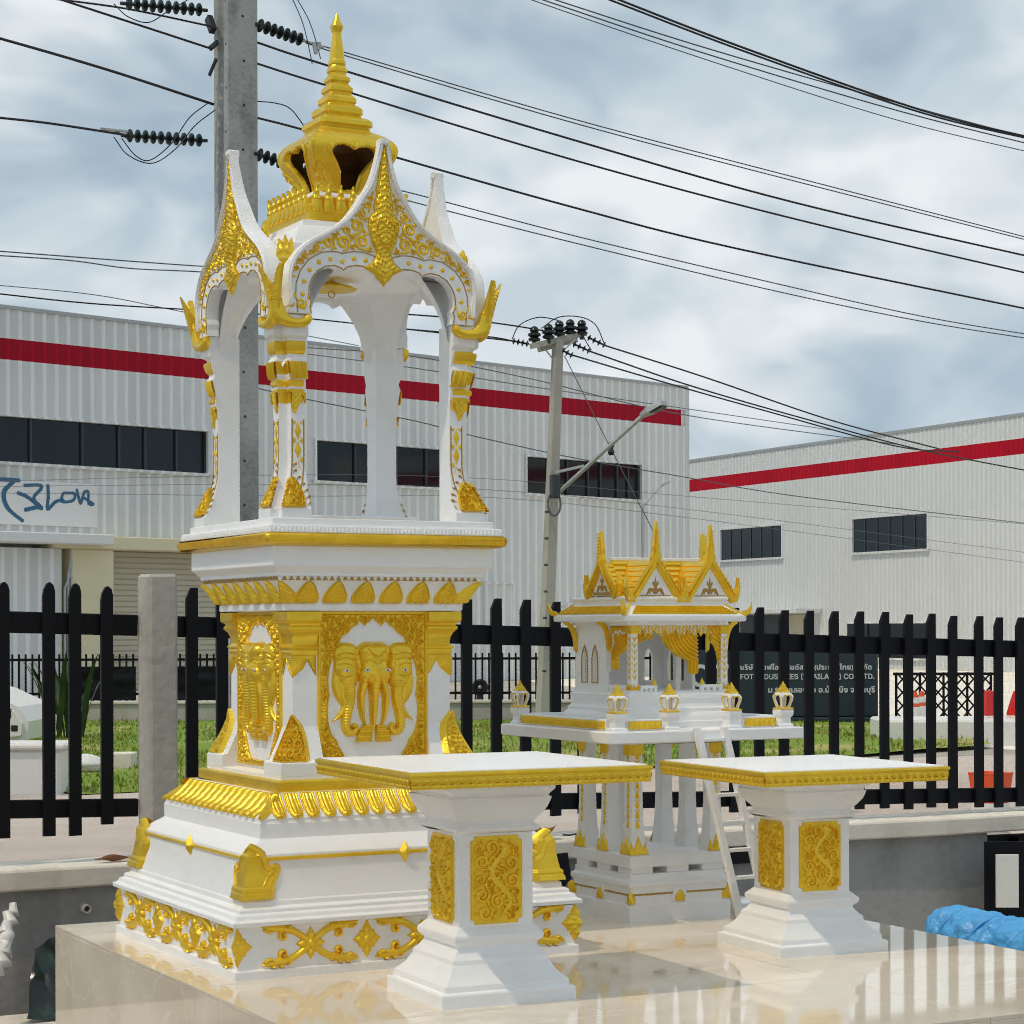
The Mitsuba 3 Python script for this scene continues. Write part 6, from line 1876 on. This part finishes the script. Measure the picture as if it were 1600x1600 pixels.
bf = mikit.ply(face(bevelled(FB, .006, .002), -.1965), WH)
bg_ = mikit.ply(relief(bud, -.03, .03, .064, .125, .0018, flat(-.1965)), GO, True)
bc = mikit.ply(join(relief(bud, 0, .03, .064, .125, .0018, corner([(.199, 0), (.199, .2)], 1)), flip(relief(bud, 0, .03, .064, .125, .0018, corner([(.199, 0), (.199, .2)], -1)))), GO, True)
for k in range(4):
    for s in (.0,):
        q = sp('bud_frame', bf, None, m=S4[k] @ T().translate([s, 0, 0]))
        sp('gold_bud', bg_, None, parent=q, m=S4[k] @ T().translate([s, 0, 0]))
    sp('corner_bud', bc, None, m=S4[k])

# legs
LEGP = [(.033, .230), (.033, .234), (.030, .262), (.0265, .30), (.0235, .35), (.022, .42), (.022, .60), (.026, .615), (.027, .63)]
legm = mikit.ply(loft(LEGP), WH, 30)


def legface(S, Z):
    l = []
    for i in range(9):
        z = .335 + i * .034
        l.append((np.array([[0, z - .004], [0, z + .003], [0, z + .015]]), [.0088, .0078, .0008]))
        l.append(flame(.004, z + .014, .5, .009, 1, .2, .8, 6))
        l.append(flame(-.004, z + .014, math.pi - .5, .009, -1, .2, .8, 6))
    return strokes(S, Z, l, .003)


def legfoot(S, Z):
    w = (Z - .234) / .060
    c0 = np.abs(S) / (.024 * np.clip(1 - w, 0, 1) + 1e-4)
    c1 = np.abs(np.abs(S) - .027) / (.012 * np.clip(1 - w * 1.5, 0, 1) + 1e-4)
    h = np.where((w > 0) & (w < 1) & (c0 < 1), .003 + .006 * (1 - c0), -.01)
    return np.maximum(h, np.where((w > 0) & (w < .66) & (c1 < 1), .002 + .005 * (1 - c1), -.01))


def legtop(S, Z):
    w = (Z - .575) / .05
    u = np.mod(S / .0125, 1) - .5
    return np.where((w > .0) & (w < 1) & (np.abs(S) < .0215 + .004 * w), .003 + .004 * np.sqrt(np.maximum(1 - (u * 2) ** 2, 0)), -.01)


lfm = mikit.ply(relief(legface, -.012, .012, .32, .635, .001, along(LEGP)), GO, True)
lftm = mikit.ply(relief(legfoot, -.04, .04, .233, .312, .0014, along(LEGP)), GO, True)
ltm = mikit.ply(relief(legtop, -.035, .035, .55, .632, .0016, along(LEGP)), GO, True)
for lx, ly in ((-.160, -.160), (.160, -.160), (-.160, 0), (-.160, .160), (0, .160), (.160, .160), (.160, 0)):
    L0 = M0 @ T().translate([lx, ly, 0])
    q = sp('leg', legm, None, m=L0)
    for k in [k_ for k_, on_ in enumerate((ly < -.1, lx > .1, ly > .1, lx < -.1)) if on_]:
        sp('carving', lfm, None, parent=q, m=L0 @ RZ[k], kind='stuff')
        sp('foot_leaf', lftm, None, parent=q, m=L0 @ RZ[k], kind='stuff')
        sp('gold_top', ltm, None, parent=q, m=L0 @ RZ[k], kind='stuff')

# deck
sp('deck', loft([(.20, .612), (.225, .616), (.25, .624), (.385, .628), (.3895, .631), (.3895, .664), (.386, .668)]), WH, 25)
sp('steps', loft([(.238, .667), (.238, .690), (.228, .692), (.226, .706), (.220, .716), (.212, .722), (.212, .735), (.205, .738), (.200, .752), (.200, .768), (.205, .772), (.205, .782), (.196, .786), (.196, .792)]), WH, 28)
PARC = mikit.ply(box(-.0835, .0835, -.007, .007, .669, .703, .003), WH)


def parapet(parent_m, a, b):
    w_ = (b - a) / 2
    q = sp('parapet', box(-w_, w_, -.009, .009, .669, .706, .002), WH, m=parent_m @ T().translate([(a + b) / 2, -.345, 0]))

    def f(S, Z):
        u = np.mod(S / .021, 1) - .5
        v = (Z - .687) / .013
        r = np.hypot(u * 2, v)
        h = .003 + .005 * np.sqrt(np.maximum(1 - r**2, 0)) + .0015 * np.cos(np.arctan2(v, u * 2) * 6) * (r > .35)
        return np.where((np.abs(v) < 1.05) & (np.abs(S) < w_ - .003), h, -.01)
    sp('gold_carving', mikit.ply(relief(f, -w_, w_, .671, .703, .0016, flat(-.009)), GO, True), None, parent=q, m=parent_m @ T().translate([(a + b) / 2, -.345, 0]))


parapet(S4[0], -.30, -.165)
parapet(S4[0], .165, .30)
parapet(S4[0], -.095, .085) if False else None
for k in (1, 2, 3):
    parapet(S4[k], -.30, .30)

# small lantern posts round the deck
lpz = [(.026, .668), (.026, .676), (.020, .680), (.0185, .694), (.0185, .70), (.024, .706), (.026, .714), (.026, .726), (.022, .730)]
lpm = mikit.ply(loft(lpz), WH, 30)
lp_b = mikit.ply(loft([(.0265, .729), (.027, .731), (.024, .7345)]), GO)
bulb = [(.0175, .734), (.019, .742), (.0235, .756), (.0262, .768), (.0262, .776), (.022, .784), (.016, .788)]
bz_, bh_ = np.array([p[1] for p in bulb]), np.array([p[0] for p in bulb])
bp = shapely.box(-1, .734, 1, .788).difference(Polygon([(-.55, .740), (.55, .740), (.62, .755), (.66, .768), (.45, .778), (0, .775), (-.45, .778), (-.66, .768), (-.62, .755)]))
v, f = extrude(shapely.affinity.scale(bp, 1, 20, origin=(0, .734)), .004)
v, f = dense((v, f), .3)
v = v.copy()
v[:, 1] = .734 + (v[:, 1] - .734) / 20


def bulbmap(s, z, h):
    H = np.interp(z, bz_, bh_) + h - .004
    return np.column_stack([s * H, -H, z])


bs = bend((v, f), bulbmap)
v2, f2 = bs
c90 = np.array([[0, -1, 0], [1, 0, 0], [0, 0, 1.0]])
allb, mm = [], np.eye(3)
for k in range(4):
    allb.append(xf(bs, M=mm))
    mm = c90 @ mm
bulbm = mikit.ply(join(*allb), WH, 40)


def bulb_line(S, Z):
    g_ = Polygon([(-.55, .740), (.55, .740), (.62, .755), (.66, .768), (.45, .778), (0, .775), (-.45, .778), (-.66, .768), (-.62, .755)])
    d_ = -inside(shapely.affinity.scale(g_, .025, 1, origin=(0, 0)), S * .025, Z)
    return np.where((d_ > 0) & (d_ < .0026), .0015, -.01)


blm = mikit.ply(relief(bulb_line, -.98, .98, .735, .787, .02, bulbmap) if False else relief(lambda S, Z: bulb_line(S / .025, Z), -.0245, .0245, .735, .787, .0007, lambda s, z, h: bulbmap(s / .025, z, h + .004)), GO, True)
lcap = mikit.ply(loft([(.017, .787), (.0185, .789), (.0165, .793), (.013, .797), (.0135, .800), (.010, .803), (.0075, .806), (.0085, .809), (.006, .813), (.003, .820), (.001, .826)]), GO, 30)
lcap_w = None
for lx, ly in ((-.335, -.345), (-.13, -.345), (.12, -.345), (.335, -.345), (-.335, .345), (.335, .345), (.0, .345)):
    L0 = M0 @ T().translate([lx, ly, 0])
    q = sp('lantern_post', lpm, None, m=L0)
    sp('gold_foot', lp_b, None, parent=q, m=L0)
    sp('lantern', bulbm, None, parent=q, m=L0)
    for k in range(4):
        sp('opening_line', blm, None, parent=q, m=L0 @ RZ[k])
    sp('gold_cap', lcap, None, parent=q, m=L0)

# house: walls, pointed windows, porch columns
WX, WY, WZ0, WZ1 = .185, .20, .790, 1.04


def wall_poly(a, b, wins):
    g_ = shapely.box(a, WZ0, b, WZ1)
    for c_ in wins:
        g_ = g_.difference(Polygon([(c_ - .0185, .822), (c_ + .0185, .822), (c_ + .0185, .905), (c_ + .012, .927), (c_, .948), (c_ - .012, .927), (c_ - .0185, .905)]))
    return g_


def wingold(c_):
    g_ = Polygon([(c_ - .0185, .822), (c_ + .0185, .822), (c_ + .0185, .905), (c_ + .012, .927), (c_, .948), (c_ - .012, .927), (c_ - .0185, .905)])
    return g_.buffer(.0035, join_style=2).difference(g_)


def xface(mesh, x, sgn=-1):
    """(s, z, H) onto the plane x = const facing sgn; s runs along y"""
    v, f = mesh
    w_ = np.column_stack([x + sgn * v[:, 2], v[:, 0], v[:, 1]])
    return w_, (np.asarray(f)[:, ::-1] if sgn < 0 else f)


for sg_ in (-1, 1):
    q = sp('side_wall', xface(extrude(wall_poly(-.015, WY, (.060, .133)), .012), sg_ * (WX - .012), sg_), WH)
    for c_ in (.060, .133):
        sp('window_frame', xface(extrude(wingold(c_), .003), sg_ * WX, sg_), 'gold_line', parent=q)
        if sg_ < 0:
            sp('window_recess', xface(extrude(shapely.box(c_ - .0175, .823, c_ + .0175, .95), .002), sg_ * (WX - .016), sg_), WH, parent=q)
sp('back_wall', (lambda m_: (np.column_stack([m_[0][:, 0], WY - m_[0][:, 2], m_[0][:, 1]]), m_[1]))(extrude(wall_poly(-WX + .013, WX - .013, (.05, .115)), .012)), WH)
sp('ceiling', box(-.20, .20, -.19, .20, 1.022, 1.034), WH)
colz = [(.019, .790), (.019, .797), (.0135, .80), (.0128, .99), (.016, .995), (.017, 1.02), (.017, 1.025)]
cm = mikit.ply(loft(colz), WH, 30)


def colorn(S, Z):
    ph = np.mod((Z - .83) / .022, 1)
    l = np.abs(S) / .0085 + np.abs(ph - .5) * 2
    x_ = np.abs(np.abs(S) / .010 - ph) < .16
    return np.where((np.abs(S) < .0105) & (Z > .832) & (Z < .985) & (((l < .75) & (l > .35)) | (l < .2) | x_ & (l > 1)), .0013, -.01)


com = mikit.ply(relief(colorn, -.011, .011, .828, .99, .0009, along(colz)), GO, True)
ccap = mikit.ply(loft([(.0172, .992), (.018, .994), (.0195, 1.018), (.018, 1.022)]), GO)
cft = mikit.ply(join(*[xf(face(bevelled([(-.018 + i * .009, .797), (-.018 + (i + 1) * .009, .797), (-.0135 + i * .009, .822 if i % 2 else .814)], .004, .0012), -.0150), rz=k * math.pi / 2) for i in range(4) for k in range(4)]), GO)
for cx_, cy_ in ((-.168, -.168), (.200, -.168)):
    L0 = M0 @ T().translate([cx_, cy_, 0])
    q = sp('porch_column', cm, None, m=L0)
    for k in range(4):
        sp('carved_strip', com, None, parent=q, m=L0 @ RZ[k], kind='stuff')
    sp('gold_capital', ccap, None, parent=q, m=L0)
    sp('gold_foot', cft, None, parent=q, m=L0)
sp('inner_pillar', box(.094, .112, -.03, -.012, .79, 1.03), WH)
# balustrades
for a, b in ((-.15, -.084), (.095, .185)):
    g_ = shapely.box(a, .768, b, .815)
    for i in range(3):
        c_ = a + (b - a) * (i + .8) / 3.6
        g_ = g_.difference(shapely.box(c_ - .0055, .782, c_ + .0055, .804))
    q = sp('balustrade', face(extrude(g_, .012), -.180), WH)
    ex_ = b if a < 0 else a
    sp('finial', lathe([(.007, .815), (.0085, .818), (.0075, .824), (.004, .830), (.001, .838)], 12, (ex_ + (-.008 if a < 0 else .008), -.186)), GO, 40, parent=q)
g_ = shapely.box(-.155, .768, -.022, .815)
for i in range(4):
    g_ = g_.difference(shapely.box(-.142 + i * .031, .782, -.130 + i * .031, .804))
sp('balustrade', xface(extrude(g_, .012), -.180), WH)

# gilded valance and curtains
VAL = [(-.150, 1.030), (.183, 1.030)]
low = [(-.150, .985), (-.140, .985)]
vpts = [(-.152, 1.026), (.184, 1.026), (.184, 1.008)]
for i in range(14, -1, -1):
    x = -.150 + i * .0225
    vpts += [(x + .017, 1.006 - .012 * (i % 2)), (x + .008, .990 - .008 * ((i * 5) % 3))]
vpts += [(-.152, 1.0)]
VP = Polygon(vpts).buffer(0)


def val(S, Z):
    d_ = inside(VP, S, Z)
    st = np.abs(np.mod((S + np.abs(np.mod(Z, .014) - .007)) / .014, 1) - .5)
    return np.where((d_ > 0) & ((d_ < .0025) | (st < .22)), .0035, -.01)


sp('valance_backing', face(extrude(VP, .004), -.172), WH)
sp('valance', relief(val, -.155, .187, .965, 1.03, .0011, flat(-.176)), GO, True, kind='stuff')
q1 = Polygon([(-.145, 1.015), (-.095, 1.015), (-.086, .985), (-.092, .968), (-.108, .978), (-.125, .970), (-.145, .955)])
q2 = Polygon([(-.060, 1.010), (.100, 1.010), (.103, .858), (.094, .850), (.072, .852), (.062, .862), (.062, .896), (.040, .906), (.008, .920), (-.020, .942), (-.045, .972)])


def curtain(poly, cx_, cz_):
    def f(S, Z):
        d_ = inside(poly, S, Z)
        r = np.hypot(S - cx_, (Z - cz_))
        fold = np.where(Z < .90, np.cos(S * 520), np.cos(r * 480))
        return np.where(d_ > 0, .004 + .008 * np.sqrt(np.clip(d_ / .012, 0, 1)) + .006 * fold, -.01)
    return f


sp('curtain', relief(curtain(q1, -.16, 1.04), -.15, -.08, .95, 1.02, .0014, flat(-.160)), GO, True)
sp('curtain', relief(curtain(q2, .115, 1.02), -.065, .108, .845, 1.015, .0014, flat(-.158)), GO, True)
q3 = Polygon([(.130, 1.02), (.186, 1.02), (.186, .905), (.178, .895), (.170, .93), (.158, .955), (.144, .965), (.140, .985), (.150, .995)])
sp('side_scroll', relief(curtain(q3, .2, 1.03), .125, .19, .89, 1.02, .0014, flat(-.172)), GO, True)
q4 = Polygon([(-.150, 1.02), (-.025, 1.02), (-.025, .885), (-.04, .865), (-.06, .87), (-.062, .92), (-.085, .925), (-.11, .94), (-.125, .965), (-.135, 1.0)])
sp('curtain', (lambda m_: (np.column_stack([m_[0][:, 1], m_[0][:, 0], m_[0][:, 2]]), np.asarray(m_[1])[:, ::-1]))(relief(curtain(q4, -.16, 1.03), -.155, -.02, .86, 1.02, .0015, flat(-.160))), GO, True)
fr_ = [(-.155, 1.026), (-.02, 1.026), (-.02, .87), (-.03, .858), (-.038, .87), (-.038, .93), (-.06, .96), (-.055, .985), (-.075, 1.0), (-.09, .985), (-.10, 1.003), (-.12, .99), (-.155, 1.0)]
FRP = Polygon(fr_).buffer(0)
sp('side_valance', xface(extrude(FRP.difference(FRP.buffer(-.005)), .004), -.176), WH)

# eave brackets
BRK = Polygon([(0, .0), (.010, .010), (.013, .045), (.022, .075), (.036, .095), (.052, .103), (.052, .112), (.034, .112), (.016, .098), (.004, .075), (-.001, .045)])


def bracket(x, y, ang):
    v, f = bevelled(BRK, .012, .002)
    v = np.column_stack([v[:, 0], v[:, 2] - .006, v[:, 1] + .925])
    sp('eave_bracket', (v, f), GO, m=M0 @ T().translate([x, y, 0]).rotate([0, 0, 1], ang))


for y in (-.045, .19):
    bracket(-.186, y, 180)
    bracket(.212, y, 0)
bracket(.212, -.165, 0)

# skirt roof with tile rows
EV = .246
sp('eave', loft([(EV - .012, 1.034), (EV, 1.036), (EV + .002, 1.040), (EV + .002, 1.055), (EV - .002, 1.060)]), WH, 28)
sp('skirt_roof', loft([(EV - .006, 1.058), (.200, 1.090), (.197, 1.094), (.197, 1.108), (.20, 1.112), (.190, 1.122)]), WH, 28)
for k in range(4):
    for i in range(5):
        t0, t1 = i / 5, (i + 1) / 5
        za, zb = 1.0605 + .028 * t0, 1.0605 + .028 * t1
        ya, yb = -(EV - .004 - .042 * t0), -(EV - .004 - .042 * t1)
        wa, wb = -ya - .028, -yb - .028
        m_ = hull([(-wa, ya, za), (wa, ya, za), (-wb, yb, zb), (wb, yb, zb), (-wa, ya - .003, za + .0055), (wa, ya - .003, za + .0055), (-wb, yb, zb + .002), (wb, yb, zb + .002)])
        sp('roof_tile_row', m_, GO, m=S4[k])
# corner horns of the skirt roof
hornp = Polygon([(0, 0), (.018, -.004), (.034, .004), (.040, .020), (.040, .048), (.034, .030), (.026, .018), (.010, .014)])
hv = bevelled(hornp, .014, .002)
hv = (np.column_stack([hv[0][:, 0], hv[0][:, 2] - .007, hv[0][:, 1]]), hv[1])
for k in range(4):
    sp('corner_horn', hv, GO, m=S4[k] @ T().translate([-EV + .012, -EV + .012, 1.058]).rotate([0, 0, 1], 225))
    hip = [beam((-EV + .012 + .006 * j, -EV + .012 + .006 * j, 1.061 + .0045 * j), (-EV + .020 + .006 * j, -EV + .020 + .006 * j, 1.072 + .0045 * j), .010, .007) for j in range(7)]
    sp('hip_ridge', join(*hip), GO, m=S4[k], kind='stuff')

# gabled roofs: prisms, tile rows, gold bargeboards with finials
def gable_roof(m, half, z0, zr, y0, y1, tip, gold_inside=True):
    """a roof whose gable faces -y at y = y0, ridge running to y1"""
    pr_ = Polygon([(-half, z0), (half, z0), (0, zr)])
    q = sp('roof', face((lambda a: (a[0] + np.array([0, 0, -(y1 - y0)]), a[1]))(extrude(pr_, y1 - y0)), y0), WH, m=m)
    rows = 7
    L = math.hypot(half, zr - z0)
    nx_, nz_ = (zr - z0) / L, half / L
    for sg_ in (-1, 1):
        for i in range(rows):
            a, b = i / rows, (i + 1) / rows
            xa, za, xb, zb = sg_ * half * (1 - a), z0 + (zr - z0) * a, sg_ * half * (1 - b), z0 + (zr - z0) * b
            o1, o2 = .0060, .002
            m_ = hull([(xa, y, za) for y in (y0 + .004, y1)] + [(xb, y, zb) for y in (y0 + .004, y1)] +
                      [(xa + sg_ * nx_ * o1, y, za + nz_ * o1) for y in (y0 + .004, y1)] + [(xb + sg_ * nx_ * o2, y, zb + nz_ * o2) for y in (y0 + .004, y1)])
            sp('tile_row', m_, GO, parent=q, m=m)
    # bargeboards: stepped gold bands with a hooked foot and a tall finial
    w_ = .020
    for sg_ in (-1, 1):
        bb = Polygon([(sg_ * (half + .004), z0 - .004), (sg_ * (half - .016), z0 - .006), (0, zr - .022), (0, zr + .018), (sg_ * .006, zr + .014)])
        bo = face(bevelled(bb.convex_hull.buffer(0), .022, .004), y0 + .010)
        b2 = Polygon([(sg_ * (half - .002), z0 + .004), (sg_ * (half - .008), z0 + .002), (0, zr - .006), (0, zr + .010)])
        bo2 = face(bevelled(b2.convex_hull, .028, .002), y0 + .010)
        hk3 = Polygon([(sg_ * (half - .020), z0 - .004), (sg_ * (half - .006), z0 - .014), (sg_ * (half + .012), z0 - .010), (sg_ * (half + .021), z0 + .010), (sg_ * (half + .026), z0 + .040), (sg_ * (half + .020), z0 + .075), (sg_ * (half + .015), z0 + .040), (sg_ * (half + .004), z0 + .022)])
        bo3 = face(bevelled(hk3, .024, .005), y0 + .011)
        kn = []
        for j in range(10):
            t = (j + .5) / 10
            kn.append(beam((sg_ * half * (1 - t) + sg_ * .002, y0 - .010, z0 + (zr - z0) * t + .006), (sg_ * half * (1 - t) + sg_ * .010, y0 - .004, z0 + (zr - z0) * t + .012), .012, .012))
        sp('bargeboard', join(bo, bo2), GO, parent=q, m=m)
        sp('tail_hook', bo3, GO, parent=q, m=m)
        sp('flame_crest', join(*kn), GO, parent=q, m=m, kind='stuff')
    fz = zr - .008
    fin = Polygon([(-.017, fz), (-.020, fz + .020), (-.012, fz + .040), (-.013, fz + .055), (-.008, fz + .075), (-.006, tip - .03), (-.0025, tip - .008), (0, tip), (.0025, tip - .008), (.006, tip - .03), (.008, fz + .075), (.013, fz + .055), (.012, fz + .040), (.020, fz + .020), (.017, fz)])
    fb_ = face(bevelled(fin, .022, .006), y0 + .006)
    rg = [beam((-.009 + .0006 * j, y0 - .017, fz + .03 + .011 * j), (.009 - .0006 * j, y0 - .017, fz + .034 + .011 * j), .006, .004) for j in range(8)]
    sp('finial', join(fb_, *rg), GO, parent=q, m=m)
    # pediment carving
    l = []
    l.append((np.array([[0, z0 + .020], [0, z0 + .040], [0, z0 + .075]]), [.005, .0065, .001]))
    for sx in (-1, 1):
        l.append(curl(sx * .007, z0 + .018, math.pi / 2 - sx * .3, .018, -sx, 1.1, .16, 12))
        l.append(curl(sx * .022, z0 + .016, math.pi / 2 - sx * .1, .015, sx, 1.0, .16, 12))
        l.append(flame(sx * .005, z0 + .045, math.pi / 2 - sx * .6, .020, sx, .16, .8, 7))
        l.append(flame(sx * .034, z0 + .014, math.pi / 2 + sx * .5, .022, sx, .16, .6, 7))
    tri = Polygon([(-half * .62, z0 + .012), (half * .62, z0 + .012), (0, z0 + (zr - z0) * .80)])
    sp('pediment_carving', relief(lambda S, Z: np.where(inside(tri, S, Z) > 0, strokes(S, Z, l, .003), -.01), -.05, .05, z0 + .01, z0 + .10, .0009, flat(y0)), 'gold_line', True, parent=q, m=m)
    sp('gold_bar', face(extrude(shapely.box(-half * .62, z0 + .002, half * .62, z0 + .012), .004), y0), 'gold_line', parent=q, m=m)


sp('ridge_cap', box(-.16, .215, -.006, .006, 1.250, 1.262, .002), WH)
mr = Polygon([(-.115, 1.118), (.095, 1.118), (0, 1.252)])
v, f = extrude(mr, .385)
q = sp('main_roof', (np.column_stack([v[:, 2] - .165, v[:, 0], v[:, 1]]), f), WH)
for sg_, hw_ in ((-1, .115), (1, .105)):
    for i in range(7):
        a, b = i / 7, (i + 1) / 7
        ya, za, yb, zb = sg_ * hw_ * (1 - a), 1.118 + .134 * a, sg_ * hw_ * (1 - b), 1.118 + .134 * b
        nn = np.array([.134, hw_]) / math.hypot(.134, hw_)
        m_ = hull([(x, ya, za) for x in (-.16, .215)] + [(x, yb, zb) for x in (-.16, .215)] + [(x, ya + sg_ * nn[0] * .0085, za + nn[1] * .0085) for x in (-.16, .215)] + [(x, yb + sg_ * nn[0] * .002, zb + nn[1] * .002) for x in (-.16, .215)])
        sp('tile_row', m_, GO, parent=q)
sc = []
for i in range(24):
    sc.append(lathe([(.0065, -.0035), (.0065, .0035)], 10))
    v, f = sc[-1]
    sc[-1] = (np.column_stack([v[:, 0] - .155 + i * .0157, -.0105 - v[:, 2] - .0, v[:, 1] + 1.244]), f)
sp('ridge_scallops', join(*sc), GO, kind='stuff')
gable_roof(M0 @ T().translate([-.090, 0, 0]), .098, 1.114, 1.246, -.192, -.004, 1.382)
gable_roof(M0 @ T().translate([.133, 0, 0]), .098, 1.114, 1.246, -.192, -.004, 1.374)
gable_roof(M0 @ T().rotate([0, 0, 1], -90) @ T().translate([.010, 0, 0]), .094, 1.126, 1.240, -.196, -.16, 1.352)
gable_roof(M0 @ T().rotate([0, 0, 1], 90) @ T().translate([0, 0, 0]), .094, 1.126, 1.240, -.226, -.19, 1.352)
sp('roof_base', loft([(.200, 1.108), (.203, 1.112), (.203, 1.118), (.196, 1.122)]), WH)

# ladder
ld = thing('ladder', 'small white wooden ladder leaning against the deck of the small shrine', 'ladder')
la, lb = np.array([DX - .058, DY - .400, .676]), np.array([DX + .075, DY - .475, .006])
off = np.array([.112, .004, 0])
nrm = np.cross(off, la - lb)
nrm /= np.linalg.norm(nrm)


def bar_along(a, b, w_, t_, side):
    d_ = (b - a) / np.linalg.norm(b - a)
    s_ = side / np.linalg.norm(side)
    n2 = np.cross(d_, s_)
    L = np.linalg.norm(b - a)
    v, f = box(0, L, -w_ / 2, w_ / 2, -t_ / 2, t_ / 2, .002)
    return a + v[:, :1] * d_ + v[:, 1:2] * s_ + v[:, 2:] * n2, f


part(ld, 'rail', bar_along(lb, la, .024, .022, off), WH)
part(ld, 'rail', bar_along(lb + off, la + off, .024, .022, off), WH)
for i in range(7):
    t = (i + .75) / 7.2
    p0 = lb + (la - lb) * t
    v, f = box(.012, np.linalg.norm(off) - .012, -.011, .011, -.006, .006, .0015)
    d_ = off / np.linalg.norm(off)
    n2 = np.array([0, 0, 1.0])
    part(ld, 'rung', (p0 + v[:, :1] * d_ + v[:, 1:2] * np.cross(n2, d_) + v[:, 2:] * n2, f), WH)
